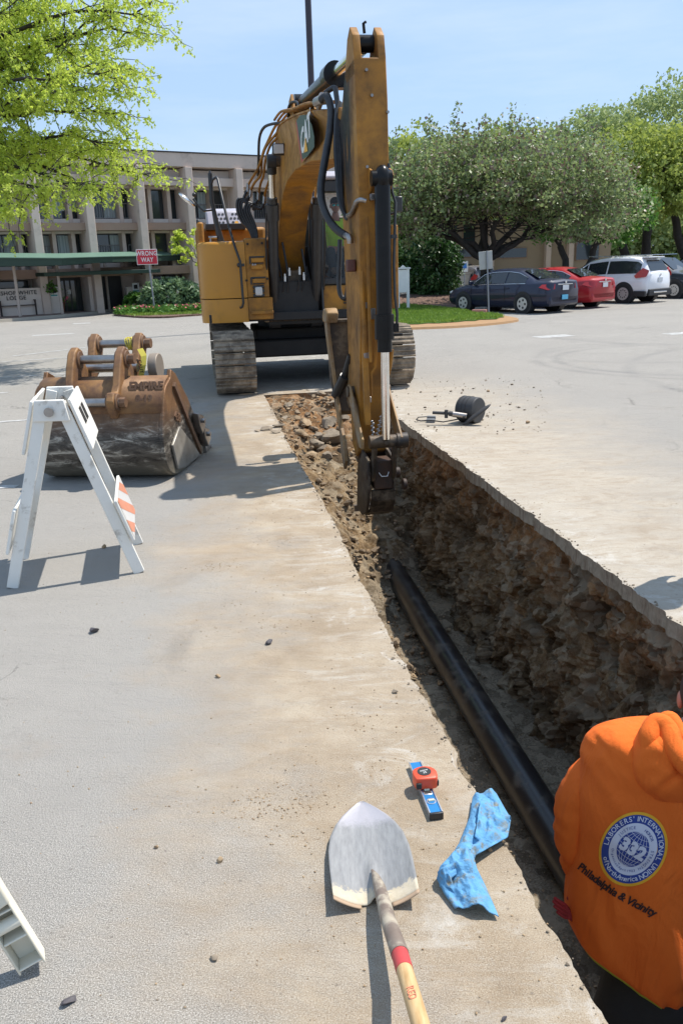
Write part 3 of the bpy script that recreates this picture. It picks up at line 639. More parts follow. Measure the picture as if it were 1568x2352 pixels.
b = eb(); b.text('CAT', 0.34, Mt @ Matrix.Rotation(R(7), 4, 'Z') @ Matrix.Diagonal((1.25, 0.95, 1, 1)), 0.001, 0.012, shear=0.1); ep(b, 'badge_lettering', 'white', bd, smooth=0)
b = eb(); b.prism([(BC-0.2075, 9.36, 2.90), (BC-0.2075, 9.08, 2.88), (BC-0.2075, 9.22, 3.03)], (-0.002, 0, 0)); ep(b, 'badge_wedge', 'logoyellow', bd, smooth=0)
# work light on boom
b = eb(); b.box((1.17, 11.62, 3.22), (0.16, 0.09, 0.14)); bl = ep(b, 'boom_light', 'black', boom, bevel=0.015)
b = eb(); b.box((1.17, 11.57, 3.22), (0.13, 0.02, 0.11)); ep(b, 'lamp_lens', 'lens', bl, bevel=0.006)
# boom cylinders
for s in (-1, 1):
    x = BC+s*0.315; p0 = Vector((x, 12.78, 0.98)); p1 = Vector((x, 11.98, 3.12)); d = (p1-p0)
    b = eb(); b.cyl(p0, p0+d*0.74, 0.075, n=20); b.cyl(p0+d*0.66, p0+d*0.755, 0.092, n=20); b.cyl(p0+d*0.755, p0+d*0.79, 0.07, n=20); b.cyl(p0+Vector((-0.08, 0, 0)), p0+Vector((0.08, 0, 0)), 0.11, n=20)
    b.tube([p0+d*0.2+Vector((s*0.1, -0.05, 0)), p0+d*0.5+Vector((s*0.11, -0.05, 0)), p0+d*0.7+Vector((s*0.09, -0.03, 0))], 0.014, 6)
    bc = ep(b, 'boom_cylinder', 'black')
    b = eb(); b.cyl(p0+d*0.78, p0+d*0.965, 0.045, n=20); ep(b, 'rod', 'chrome', bc)
    b = eb(); b.cyl(p1+Vector((-0.06, 0, 0)), p1+Vector((0.06, 0, 0)), 0.09, n=20); b.cyl(p0+d*0.93, p0+d*0.99, 0.065, n=16); ep(b, 'rod_eye', 'black', bc)
# stick cylinder on top of the boom
p0 = Vector((BC, 11.5, 3.80)); p1 = Vector((1.45, 7.33, 3.62)); d = p1-p0
# ---- stick ----
SX0, SX1 = 1.335, 1.59
st = [(7.62, 0.12), (7.66, 0.35), (7.72, 1.2), (7.80, 2.2), (7.98, 2.62), (7.93, 2.86), (7.72, 3.0), (7.48, 3.28), (7.34, 3.50), (7.22, 3.56), (7.10, 3.48), (7.06, 3.30), (7.02, 3.0), (7.0, 2.3), (7.08, 1.2), (7.24, 0.4), (7.34, 0.10), (7.45, 0.03)]
b = eb()
body = [p for p in st if p[1] < 3.32]
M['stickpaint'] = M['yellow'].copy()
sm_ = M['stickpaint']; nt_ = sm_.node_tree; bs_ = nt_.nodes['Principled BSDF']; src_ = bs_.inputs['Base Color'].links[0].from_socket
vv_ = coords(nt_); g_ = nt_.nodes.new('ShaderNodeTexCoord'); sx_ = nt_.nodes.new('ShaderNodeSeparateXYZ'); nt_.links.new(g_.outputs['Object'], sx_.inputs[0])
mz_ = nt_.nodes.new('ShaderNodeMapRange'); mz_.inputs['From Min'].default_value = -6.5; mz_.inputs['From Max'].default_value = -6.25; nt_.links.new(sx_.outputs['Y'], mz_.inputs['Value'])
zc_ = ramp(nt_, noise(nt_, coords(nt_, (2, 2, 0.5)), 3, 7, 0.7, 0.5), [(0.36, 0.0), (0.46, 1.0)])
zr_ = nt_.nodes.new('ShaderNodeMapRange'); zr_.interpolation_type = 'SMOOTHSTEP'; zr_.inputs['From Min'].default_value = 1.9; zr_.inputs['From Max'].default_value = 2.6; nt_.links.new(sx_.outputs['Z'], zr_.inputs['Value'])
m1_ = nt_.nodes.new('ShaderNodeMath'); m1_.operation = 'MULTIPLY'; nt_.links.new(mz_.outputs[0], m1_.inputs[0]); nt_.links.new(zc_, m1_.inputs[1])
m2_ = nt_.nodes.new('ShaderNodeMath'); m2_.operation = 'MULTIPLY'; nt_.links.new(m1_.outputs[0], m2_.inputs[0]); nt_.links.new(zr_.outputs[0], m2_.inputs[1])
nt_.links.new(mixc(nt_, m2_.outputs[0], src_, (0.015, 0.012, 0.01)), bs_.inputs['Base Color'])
b.plate(body, SX0, SX1); stick = ep(b, 'stick', 'stickpaint', smooth=30, bevel=0.008)
b = eb()
lug = [(7.5, 3.24), (7.42, 3.36), (7.34, 3.49), (7.22, 3.55), (7.11, 3.47), (7.06, 3.30), (7.05, 3.18), (7.4, 3.18)]
b.plate(lug, SX0, SX0+0.06); b.plate(lug, SX1-0.06, SX1); ep(b, 'cylinder_lug', 'yellow', stick, bevel=0.006)
b = eb(); b.cyl((SX0+0.055, 7.26, 3.44), (SX1-0.055, 7.26, 3.44), 0.065, n=20); b.tube([(1.45, 7.2, 3.50), (1.44, 7.18, 3.565), (1.455, 7.16, 3.57)], 0.012, 6); ep(b, 'lug_pin', 'glossblack', stick)
# raised strips and seams of the stick front
b = eb()
for x in (1.40, 1.535): b.box((x, 7.018, 1.9), (0.022, 0.03, 1.9), rot=('X', R(-2)))
b.box((1.372, 7.1, 1.15), (0.05, 0.06, 1.5), rot=('X', R(-5)))
ep(b, 'stiffener', 'yellow', stick, bevel=0.004)
b = eb()
for z in (0.62, 1.0, 1.42): b.box((1.385, 7.08+0.0*z, z), (0.06, 0.05, 0.05))
b.box((1.44, 7.05, 1.35), (0.04, 0.05, 0.09)); b.box((1.47, 6.98, 2.27), (0.10, 0.05, 0.05)); ep(b, 'pipe_clamp', 'steel', stick, bevel=0.004)
b = eb(); b.tube([(1.36, 7.06, 1.7), (1.355, 7.04, 1.5), (1.37, 7.06, 1.2), (1.36, 7.08, 0.95)], 0.02, 8); b.tube([(1.455, 7.0, 1.15), (1.45, 7.03, 0.9), (1.42, 7.06, 0.85), (1.42, 7.08, 0.65)], 0.012, 8); b.tube([(1.59, 7.0, 1.05), (1.57, 7.0, 0.9), (1.55, 7.03, 0.8)], 0.018, 8); ep(b, 'hydraulic_pipe', 'yellow', stick)
b = eb(); b.box((W(414+928*0.4203, 1360*0.4203, 7.22)[0], 7.22, 1.745), (0.075, 0.10, 0.10)); M['brown'] = basic('brown valve body', (0.10, 0.03, 0.02), 0.5); ep(b, 'valve', 'brown', stick, bevel=0.01)
for x, z in ((1.42, 3.2), (1.585, 2.9), (1.46, 3.02), (1.41, 2.5)):
    b = eb(); b.cyl((x, 7.03, z), (x, 6.995, z), 0.012, n=8); ep(b, 'bolt', 'steel', stick)
# stick cylinder
p0 = Vector((BC+0.02, 11.1, 3.66)); p1 = Vector((1.465, 7.26, 3.43)); d = p1-p0
b = eb(); b.cyl(p0, p0+d*0.58, 0.085, n=22); b.cyl(p0+d*0.56, p0+d*0.63, 0.115, n=22); b.box(tuple(p0+d*0.60+Vector((0.09, 0, -0.06))), (0.1, 0.14, 0.12)); b.cyl(p0+Vector((-0.1, 0, 0)), p0+Vector((0.1, 0, 0)), 0.12)
scy = ep(b, 'stick_cylinder', 'glossblack')
b = eb(); b.cyl(p0+d*0.62, p0+d*0.985, 0.055, n=22); ep(b, 'rod', 'chrome', scy)
b = eb(); b.plate([(11.4, 3.46), (11.25, 3.72), (11.0, 3.76), (10.7, 3.42)], BC-0.13, BC-0.10); b.plate([(11.4, 3.46), (11.25, 3.72), (11.0, 3.76), (10.7, 3.42)], BC+0.13, BC+0.16); ep(b, 'cylinder_lug', 'yellow', boom)
# bucket cylinder in front of stick
p0 = Vector((1.50, 6.86, 2.40)); p1 = Vector((1.50, 6.88, 0.30)); d = p1-p0
b = eb(); b.cyl(p0, p0+d*0.56, 0.064, n=22); b.cyl(p0+d*0.50, p0+d*0.595, 0.082, n=22); b.cyl(p0+d*0.595, p0+d*0.645, 0.062, n=22); b.ell(p0+Vector((0, 0, 0.0)), (0.066, 0.08, 0.10)); b.cyl(p0+Vector((-0.09, 0, 0)), p0+Vector((0.075, 0, 0)), 0.06)
b.box((1.58, 6.86, 1.24), (0.07, 0.05, 0.07)); b.box((1.60, 6.87, 1.18), (0.10, 0.03, 0.02))
bcy = ep(b, 'bucket_cylinder', 'glossblack')
b = eb(); b.cyl(p0+d*0.64, p1, 0.036, n=22); ep(b, 'rod', 'chrome', bcy)
b = eb(); b.tube([(1.58, 6.98, 2.52), (1.60, 6.95, 2.3), (1.615, 6.9, 2.22), (1.60, 6.88, 2.0), (1.585, 6.86, 1.75), (1.59, 6.86, 1.5), (1.605, 6.85, 1.35), (1.60, 6.85, 1.24)], 0.012, 8); b.box((1.59, 6.87, 1.96), (0.05, 0.03, 0.03)); ep(b, 'cylinder_line', 'black', bcy)
b = eb(); b.plate([(7.02, 2.28), (6.88, 2.36), (6.84, 2.42), (6.88, 2.46), (7.02, 2.5)], 1.415, 1.43); ep(b, 'cylinder_lug', 'yellow', stick); b = eb(); b.plate([(7.02, 2.28), (6.88, 2.36), (6.84, 2.42), (6.88, 2.46), (7.02, 2.5)], 1.575, 1.59); ep(b, 'cylinder_lug', 'yellow', stick)
# linkage
pv, pz = 7.46, 0.64; qv, qz = 6.93, 0.27
for x0, x1 in ((1.285, 1.305), (1.63, 1.65)):
    b = eb(); b.plate([(pv-0.05, pz+0.06), (pv+0.05, pz+0.06), (pv+0.06, pz-0.04), (qv+0.09, qz-0.06), (qv-0.05, qz-0.05), (qv-0.06, qz+0.04)], x0, x1); ep(b, 'link_arm', 'thumb', stick, bevel=0.005)
b = eb(); b.cyl((1.36, qv, qz), (1.68, qv, qz), 0.058, n=20); b.cyl((1.60, qv, qz), (1.70, qv, qz), 0.068, n=20); b.cyl((1.50, qv-0.04, qz), (1.50, qv-0.07, qz), 0.022, n=10); b2_ = eb(); b2_.cyl((1.27, pv, pz), (1.67, pv, pz), 0.05, n=16); ep(b2_, 'link_pin', 'greasy', stick); cross = ep(b, 'link_pin', 'greasy', stick, bevel=0.004)
b = eb(); b.plate([(qv-0.04, qz+0.03), (qv+0.05, qz+0.05), (7.12, -0.08), (7.05, -0.12), (6.98, -0.05)], 1.40, 1.43); b.plate([(qv-0.04, qz+0.03), (qv+0.05, qz+0.05), (7.12, -0.08), (7.05, -0.12), (6.98, -0.05)], 1.58, 1.61); ep(b, 'link_arm', 'greasy', stick, bevel=0.005)
b = eb()
for k in range(12): b.ell((1.43+0.012*(k % 2)+0.005*k, 6.97, 0.30+0.018*k), (0.016, 0.01, 0.012), 6, 5)
for k in range(9): b.ell((1.40+0.01*(k % 2), 6.98, 0.28+0.02*k), (0.014, 0.01, 0.014), 6, 5)
ep(b, 'chain', 'steel', stick)
# thumb behind the stick
for x0 in (1.17, 1.60):
    b = eb().at(OFF @ Matrix.Translation((0, 0, -0.10))); dx = 0.10 if x0 < 1.5 else -0.04
    prof = [(8.10, 1.40), (8.02, 1.42), (7.93, 1.36), (7.93, 1.2), (7.86, 0.75), (7.72, 0.35), (7.60, 0.16), (7.56, 0.02), (7.70, 0.0), (7.78, 0.14), (7.92, 0.4), (8.04, 0.75), (8.10, 1.2)]
    v_ = [(x0+dx*(1.4-p[1])/1.4, p[0], p[1]) for p in prof]; n_ = len(v_)
    b.prism(v_, (0.028, 0, 0)); th_ = ep(b, 'thumb_plate', 'thumb', stick, bevel=0.004)
b = eb().at(OFF @ Matrix.Translation((0, 0, -0.10)))
b.prism([(1.20, 7.98, 1.33), (1.20, 8.08, 1.33), (1.20, 8.06, 0.8), (1.24, 7.9, 0.45), (1.24, 7.84, 0.50), (1.20, 7.96, 0.8)], (0.42, 0, 0)); b.box((1.40, 8.0, 1.345), (0.46, 0.14, 0.03)); 
ep(b, 'thumb_back', 'greasy', stick, bevel=0.006)
b = eb().at(OFF @ Matrix.Translation((0, 0, -0.10))); b.prism([(1.16, 7.90, 1.33), (1.16, 7.84, 1.42), (1.16, 7.92, 1.47), (1.16, 8.05, 1.46), (1.16, 8.12, 1.40), (1.16, 8.12, 1.33)], (0.12, 0, 0)); ep(b, 'thumb_tip', 'thumb', stick, bevel=0.02)
b = eb(); b.cyl((1.30, 7.72, 0.75), (1.23, 7.88, 0.55), 0.05, n=12); b.cyl((1.29, 7.75, 0.72), (1.34, 7.62, 0.95), 0.03, n=12); ep(b, 'thumb_cylinder', 'black', stick)
b = eb(); b.plate([(7.62, 0.95), (7.72, 0.9), (7.82, 0.5), (7.70, 0.45)], 1.325, 1.345); b.plate([(7.55, 0.16), (7.5, -0.02), (7.6, -0.12), (7.75, 0.02), (7.8, 0.3)], 1.24, 1.27); ep(b, 'thumb_bracket', 'thumb', stick, bevel=0.004)
M['blackgrease'] = basic('black greasy steel', (0.06, 0.042, 0.028), 0.6, 0.2, (0.02, 0.015, 0.011), 5, 0.3, 30, dirt=(0.20, 0.155, 0.105), dscale=9, damt=(0.48, 0.68))
# coupler and narrow bucket in trench
b = eb(); b.box((1.505, 7.14, -0.06), (0.17, 0.22, 0.26)); b.cyl((1.36, 7.45, 0.08), (1.67, 7.45, 0.08), 0.07, n=18); b.cyl((1.36, 7.1, -0.06), (1.67, 7.1, -0.06), 0.05, n=16); b.cyl((1.68, 7.05, -0.16), (1.72, 7.05, -0.16), 0.05, n=14); cpl = ep(b, 'coupler', basic('rusty coupler', (0.07, 0.032, 0.014), 0.6, 0.1, (0.02, 0.014, 0.01), 5, 0.2), stick, bevel=0.01)
b = eb(); b.tube([(1.46, 7.02, -0.03), (1.48, 6.99, -0.06), (1.53, 6.99, -0.06), (1.55, 7.02, -0.03)], 0.004, 6); ep(b, 'wire_loop', 'white', cpl)
ears = [(7.5, 0.14), (7.05, 0.08), (7.03, -0.10), (7.08, -0.30), (7.18, -0.44), (7.4, -0.53), (7.66, -0.52), (7.6, -0.3)]
b = eb(); b.plate(ears, 1.365, 1.39); b.plate(ears, 1.595, 1.62)
bk = ep(b, 'bucket_side', 'blackgrease', bevel=0.006)
b = eb(); sh = [(7.06, -0.2), (7.09, -0.30), (7.19, -0.43), (7.4, -0.52), (7.72, -0.55)]
for k in range(len(sh)-1): b.beam((1.51, *sh[k]), (1.51, *sh[k+1]), 0.22, 0.025)
ep(b, 'bucket_shell', 'blackgrease', bk)
b = eb()
for x in (1.38, 1.51, 1.64): b.loft([[(x-0.03, 7.70, -0.58), (x+0.03, 7.70, -0.58), (x+0.03, 7.70, -0.52), (x-0.03, 7.70, -0.52)], [(x-0.02, 7.84, -0.57), (x+0.02, 7.84, -0.57), (x+0.02, 7.84, -0.55), (x-0.02, 7.84, -0.55)]])
ep(b, 'bucket_tooth', 'steel', bk)
b = eb()   # pipework clutter in front of the boom foot
for x, z0, z1 in ((1.22, 1.2, 1.9), (1.30, 1.3, 2.1), (1.58, 1.25, 2.0), (1.64, 1.2, 1.75)): b.tube([(x, 12.72, z0), (x+0.02, 12.66, (z0+z1)/2), (x-0.02, 12.8, z1)], 0.016, 6)
ep(b, 'hose_bundle', 'rubber')
b = eb(); b.box((1.42, 12.75, 1.62), (0.22, 0.1, 0.16)); ep(b, 'swivel_block', 'greasy', bevel=0.01)
b = eb(); b.plate([(12.5, 1.0), (12.62, 1.9), (12.9, 2.05), (12.9, 1.0)], 1.80, 1.83); ep(b, 'frame_gusset', 'black', bevel=0.006)
for z in (1.62, 1.9):
    b = eb(); b.cyl((1.76, 12.6, z), (1.76, 12.56, z), 0.014, n=8); ep(b, 'bolt', 'steel')
# ---- hoses ----
def hose(pts, r, name='hose', mat='rubber', n=8, rib=0, parent=None, sub=10):
    P = [Vector(p) for p in pts]; out = []
    for i in range(len(P)-1):
        a = P[max(0, i-1)]; b_ = P[i]; c = P[i+1]; d_ = P[min(len(P)-1, i+2)]
        for k in range(sub):
            t = k/sub; out.append(0.5*((2*b_)+(c-a)*t+(2*a-5*b_+4*c-d_)*t*t+(3*b_-a-3*c+d_)*t**3))
    out.append(P[-1]); rs = [r*(1+0.12*(k % 2)*bool(rib)) for k in range(len(out))]
    b = eb(); b.tube(out, rs, n); return ep(b, name, mat, parent or EX, smooth=60)
def cw(pts, v0, v1, dx=0, dy=0):
    n = len(pts); return [W(414+(p[0]+dx)*0.4203, (p[1]+dy)*0.4203, v0+(v1-v0)*i/(n-1)) for i, p in enumerate(pts)]
hose(cw([(770, 545), (800, 530), (822, 590), (820, 690), (800, 820), (782, 920), (768, 1020), (775, 1110), (805, 1190), (850, 1250), (905, 1290)], 8.2, 7.35), 0.032, 'ribbed_hose', rib=1, sub=16, n=12)
hose(cw([(790, 510), (840, 480), (852, 520), (860, 600), (862, 720), (862, 900), (878, 1080)], 8.2, 7.7), 0.022, 'ribbed_hose', rib=1, sub=18, n=10)
for k in range(4): hose(cw([(858+5*k, 560), (850+8*k, 680), (848+9*k, 820), (858+7*k, 980), (870+5*k, 1100), (905, 1180+4*k), (940, 1170)], 7.95, 7.5), 0.019, 'hose')
hose([W(414+x*0.4203, y*0.4203, v) for x, y, v in ((915, 1180, 7.45), (935, 1165, 7.25), (950, 1130, 7.08), (962, 1105, 6.98), (985, 1092, 6.94), (1015, 1098, 6.93))], 0.02, 'hydraulic_pipe', 'steel')
hose([W(414+x*0.4203, y*0.4203, v) for x, y, v in ((895, 1285, 7.4), (912, 1290, 7.28), (925, 1300, 7.22), (928, 1330, 7.22))], 0.028, 'elbow_fitting', 'steel')
hose(cw([(1098, 540), (1108, 620), (1116, 700), (1112, 790), (1100, 860)], 7.5, 7.5), 0.022, 'ribbed_hose', rib=1, sub=18)
hose(cw([(872, 1310), (870, 1400), (866, 1560), (880, 1620), (905, 1625), (915, 1560)], 7.9, 7.8), 0.022, 'hose')
for k in range(4):
    x = BC-0.06-0.045*k; z = 3.58+0.012*k
    hose([(x+0.06, 8.3, 3.2), (x, 9.2, 3.34), (x-0.01, 10.2, 3.46), (x-0.03, 11.3, z), (x-0.06, 11.9, z+0.0)], 0.016, 'boom_pipe', 'yellow', sub=8)
ends = []
for k, st_ in enumerate(([(560, 660), (520, 690), (480, 770), (448, 850), (440, 950), (405, 1000), (385, 1040)], [(565, 690), (530, 750), (490, 800), (465, 880), (455, 960), (440, 1000), (428, 1055)], [(570, 720), (545, 780), (510, 830), (497, 900), (487, 980), (470, 1030), (460, 1075)], [(565, 680), (525, 730), (470, 800), (440, 880), (420, 930), (395, 970), (372, 1010)])):
    hose(cw(st_, 12.0, 12.9), 0.018, 'boom_pipe', 'yellow', sub=8); e = st_[-1]
    q0 = W(414+e[0]*0.4203, (e[1]-8)*0.4203, 12.9); q1 = W(414+(e[0]-4)*0.4203, (e[1]+38)*0.4203, 12.9)
    b = eb(); b.cyl(q0, q1, 0.026, n=10); ep(b, 'pipe_fitting', 'steel'); ends.append(e)
hose(cw([(560, 672), (500, 678), (455, 700), (432, 760), (428, 880), (425, 960)], 12.0, 12.9), 0.02, 'hose')
for k in range(6):
    e = ends[k % 4]; hose(cw([(e[0]-4, e[1]+25), (e[0]-25, e[1]+50+8*k), (316+15*k, 1090+6*k), (312+13*k, 1150), (335+13*k, 1210), (375+8*k, 1255), (395+5*k, 1300)], 12.9, 12.8), 0.019, 'hose')
hose(cw([(590, 640), (592, 590), (610, 560), (640, 562), (650, 600)], 11.2, 10.6), 0.018, 'hose')
hose(cw([(655, 600), (700, 580), (750, 555), (775, 540)], 10.2, 8.4), 0.02, 'boom_pipe', 'yellow')
b = eb(); b.cyl(W(414+745*0.4203, 560*0.4203, 8.4), W(414+800*0.4203, 530*0.4203, 8.15), 0.045, n=14); b.cyl(W(414+755*0.4203, 585*0.4203, 8.4), W(414+775*0.4203, 520*0.4203, 8.2), 0.03, n=10); ep(b, 'hose_coupling', 'steel')
# =============== PIPE, BUCKET, BARRICADES, HAND TOOLS, STONES ===============
M['pipe'] = basic('black plastic pipe', (0.014, 0.014, 0.016), 0.3, 0, (0.02, 0.02, 0.022), 4, 0.03, 60, dirt=(0.15, 0.125, 0.095), dscale=6, damt=(0.50, 0.80))
PA = uv(1.79, 8.2, -1.33); PB = uv(1.64, -1.4, -1.33)
pe = empty('drain_pipe', (PA.x, PA.y, -1.45), 0, 'long black round drain pipe lying on the gravel floor of the trench', 'pipe')
b = MB().at(Matrix.Translation((-PA.x, -PA.y, 1.45)))
dp = (PB-PA).normalized(); n_ = 60; rings = []; a_ = dp.orthogonal().normalized(); c_ = dp.cross(a_)
L_ = (PB-PA).length
def ringat(s, r, n=40): 
    q = PA+dp*s; return [q+a_*(r*math.cos(2*math.pi*k/n))+c_*(r*math.sin(2*math.pi*k/n)) for k in range(n)]
b.loft([ringat(s, 0.115) for s in (0.12, 2, 4, 6, 8, L_)]); b.build('pipe_barrel', M['pipe'], pe, smooth=40)
b = MB().at(Matrix.Translation((-PA.x, -PA.y, 1.45))); b.loft([ringat(0.0, 0.11), ringat(0.0, 0.145), ringat(0.02, 0.150), ringat(0.14, 0.146), ringat(0.19, 0.117)]); b.build('pipe_bell', M['pipe'], pe, smooth=40)
# ---------------- loose excavator bucket ----------------
M['rust'] = basic('rusty worn bucket', (0.20, 0.115, 0.06), 0.65, 0.1, (0.13, 0.065, 0.035), 3.5, 0.25, 18, dirt=(0.10, 0.05, 0.03), dscale=3, damt=(0.45, 0.7))
def buckskin():
    m, nt, b = newmat('scraped bucket shell'); v = coords(nt); b.inputs['Metallic'].default_value = 0.35
    g = nt.nodes.new('ShaderNodeTexCoord'); s = nt.nodes.new('ShaderNodeSeparateXYZ'); nt.links.new(g.outputs['Object'], s.inputs[0])
    st = coords(nt, (1.0, 1, 3.5))
    up = ramp(nt, noise(nt, v, 4, 7, 0.65), [(0.3, (0.10, 0.05, 0.025)), (0.6, (0.24, 0.12, 0.05)), (0.8, (0.32, 0.19, 0.08))])
    lo = ramp(nt, noise(nt, st, 4, 9, 0.75, 0.8), [(0.38, (0.025, 0.02, 0.016)), (0.52, (0.10, 0.085, 0.068)), (0.64, (0.46, 0.42, 0.35))])
    mr = nt.nodes.new('ShaderNodeMapRange'); mr.inputs['From Min'].default_value = 0.62; mr.inputs['From Max'].default_value = 0.40; nt.links.new(s.outputs['Z'], mr.inputs['Value'])
    o = mixc(nt, mr.outputs[0], up, lo)
    mr2 = nt.nodes.new('ShaderNodeMapRange'); mr2.inputs['From Min'].default_value = 0.2; mr2.inputs['From Max'].default_value = 0.02; nt.links.new(s.outputs['Z'], mr2.inputs['Value'])
    o = mixc(nt, mr2.outputs[0], o, (0.27, 0.235, 0.175))
    nt.links.new(o, b.inputs['Base Color']); b.inputs['Roughness'].default_value = 0.55; bump(nt, noise(nt, v, 18, 7, 0.7), 0.4, 0.02, b); return m
M['buckskin'] = buckskin()
BX = empty('excavator_bucket', (-2.03, 7.22, 0), R(-6), 'wide rusty excavator bucket lying on the asphalt behind the white barricade', 'bucket')
# local: x across (width 1.35), y away from camera, z up; back of the bucket faces the camera
prof = [(0.10, 0.86), (-0.06, 0.80), (-0.14, 0.68), (-0.20, 0.55), (-0.25, 0.40), (-0.25, 0.25), (-0.18, 0.12), (-0.04, 0.035), (0.15, 0.005), (0.55, 0.0), (1.0, 0.02)]
HW = 0.56
def smoothp(P, sub=5):
    out = []
    for i in range(len(P)-1):
        a = Vector(P[max(0, i-1)]); q = Vector(P[i]); c = Vector(P[i+1]); d = Vector(P[min(len(P)-1, i+2)])
        for k in range(sub):
            t = k/sub; out.append(0.5*((2*q)+(c-a)*t+(2*a-5*q+4*c-d)*t*t+(3*q-a-3*c+d)*t**3))
    out.append(Vector(P[-1])); return out
SP = smoothp(prof)
b = MB(); xs = np.linspace(-HW, HW, 30); low = [p for p in SP]
b.grid([[(x, p.x, p.y) for x in xs] for p in low]); b.build('bucket_shell', M['buckskin'], BX, smooth=60, solid=0.03)
b = MB(); b.box((0, -0.16, 0.635), (2*HW-0.02, 0.025, 0.03), rot=('X', R(-25))); b.box((0, -0.195, 0.56), (2*HW-0.02, 0.03, 0.05), rot=('X', R(-20))); b.build('reinforcing_rib', M['rust'], BX, bevel=0.006)
M['rustyellow'] = basic('worn yellow brown paint', (0.30, 0.155, 0.05), 0.6, 0.05, (0.17, 0.085, 0.04), 4, 0.2, 25, dirt=(0.12, 0.06, 0.035), dscale=5, damt=(0.44, 0.62))
b = MB(); b.grid([[(x, p[0]-0.012, p[1]) for x in (-HW, HW)] for p in ((0.10, 0.875), (0.0, 0.845), (-0.07, 0.80), (-0.185, 0.60))]); b.build('upper_back_plate', M['rustyellow'], BX, smooth=60, solid=0.02)
sidep = [(p.x, p.y) for p in SP[:46]]+[(1.02, 0.05), (0.95, 0.22), (0.62, 0.60), (0.30, 0.83), (0.2, 0.90)]
side_in = [(p.x-0.02, p.y) for p in SP[:46]]+[(0.98, 0.0), (0.92, 0.22), (0.55, 0.62), (0.24, 0.88), (0.12, 0.93)]
for s_ in (-1, 1):
    b = MB(); b.plate(side_in, s_*HW-0.02, s_*HW+0.02); sp_ = b.build('side_plate', M['buckskin'], BX, bevel=0.008)
    b = MB(); b.beam((s_*(HW+0.03), 0.12, 0.80), (s_*(HW+0.03), 0.80, 0.04), 0.03, 0.05); b.build('side_bar', M['rust'], BX, bevel=0.004)
    b = MB(); b.plate([(0.20, 0.03), (0.0, 0.06), (-0.1, 0.3), (0.15, 0.42), (0.5, 0.2), (0.75, 0.02)], s_*(HW+0.022), s_*(HW+0.045)); b.build('wear_plate', basic('scraped wear plate', (0.40, 0.38, 0.34), 0.45, 0.5, (0.2, 0.18, 0.15), 5, 0.2, 20) if s_ < 0 else bpy.data.materials['scraped wear plate'], BX, bevel=0.006)
    for (y, z) in ((0.72, 0.36), (0.88, 0.2)):
        b = MB(); b.plate([(y-0.12, z+0.1), (y+0.05, z+0.05), (y+0.10, z-0.06), (y-0.02, z-0.12), (y-0.1, z-0.02)], s_*(HW+0.03), s_*(HW+0.10)); cu_ = b.build('side_cutter', M['steel'], BX, bevel=0.01)
        b = MB(); b.cyl((s_*(HW+0.10), y-0.03, z+0.01), (s_*(HW+0.13), y-0.03, z+0.01), 0.025, n=6); b.build('cutter_bolt', M['steel'], cu_)
for x in np.linspace(-0.56, 0.56, 5):
    b = MB(); b.loft([[(x-0.05, 0.95, 0.0), (x+0.05, 0.95, 0.0), (x+0.05, 0.95, 0.07), (x-0.05, 0.95, 0.07)], [(x-0.035, 1.22, -0.0), (x+0.035, 1.22, -0.0), (x+0.035, 1.22, 0.02), (x-0.035, 1.22, 0.02)]]); b.build('bucket_tooth', M['steel'], BX, bevel=0.006)
# ears (hinge brackets): two, each a curved plate from the back up to the top pins
ear = [(-0.24, 0.56), (-0.30, 0.64), (-0.32, 0.72), (-0.27, 0.79), (-0.18, 0.78), (-0.12, 0.84), (-0.06, 0.98), (0.02, 1.10), (0.10, 1.14), (0.19, 1.10), (0.2, 1.0), (0.26, 0.93), (0.42, 1.0), (0.50, 1.16), (0.58, 1.22), (0.67, 1.18), (0.68, 1.08), (0.6, 0.9), (0.35, 0.78), (0.1, 0.80), (-0.1, 0.7)]
for x in (-0.26, 0.16):
    b = MB(); b.plate(smoothp2 if False else ear, x-0.035, x+0.035); b.build('hinge_bracket', M['rustyellow'], BX, bevel=0.012)
for (y, z), nm in (((-0.22, 0.70), 'hinge_pin'), ((0.10, 1.03), 'hinge_pin'), ((0.58, 1.12), 'hinge_pin'), ((0.30, 0.93), 'cross_tube')):
    b = MB(); b.cyl((-0.32, y, z), (0.22, y, z), 0.038, n=20); p_ = b.build(nm, M['steel'], BX, smooth=40)
    if nm == 'hinge_pin':
        for x in (-0.26, 0.16):
            b = MB(); b.cyl((x-0.05, y, z), (x+0.05, y, z), 0.075, n=20); b.build('pin_boss', M['rust'], p_, bevel=0.006)
        b = MB(); b.cyl((0.22, y, z), (0.27, y, z), 0.045, n=8); b.build('pin_head', M['rust'], p_)
b = MB(); b.plate([(-0.18, 0.6), (-0.22, 0.42), (-0.10, 0.42), (-0.05, 0.6)], -0.09, 0.05); b.box((-0.16, -0.25, 0.42), (0.07, 0.03, 0.26)); b.build('lifting_block', M['rust'], BX, bevel=0.01)
b = MB(); b.cyl((0.28, 0.50, 0.91), (0.36, 0.50, 0.91), 0.125, n=28); b.build('round_plate', basic('grey brown disc', (0.30, 0.25, 0.2), 0.6, 0.3), BX, bevel=0.008)
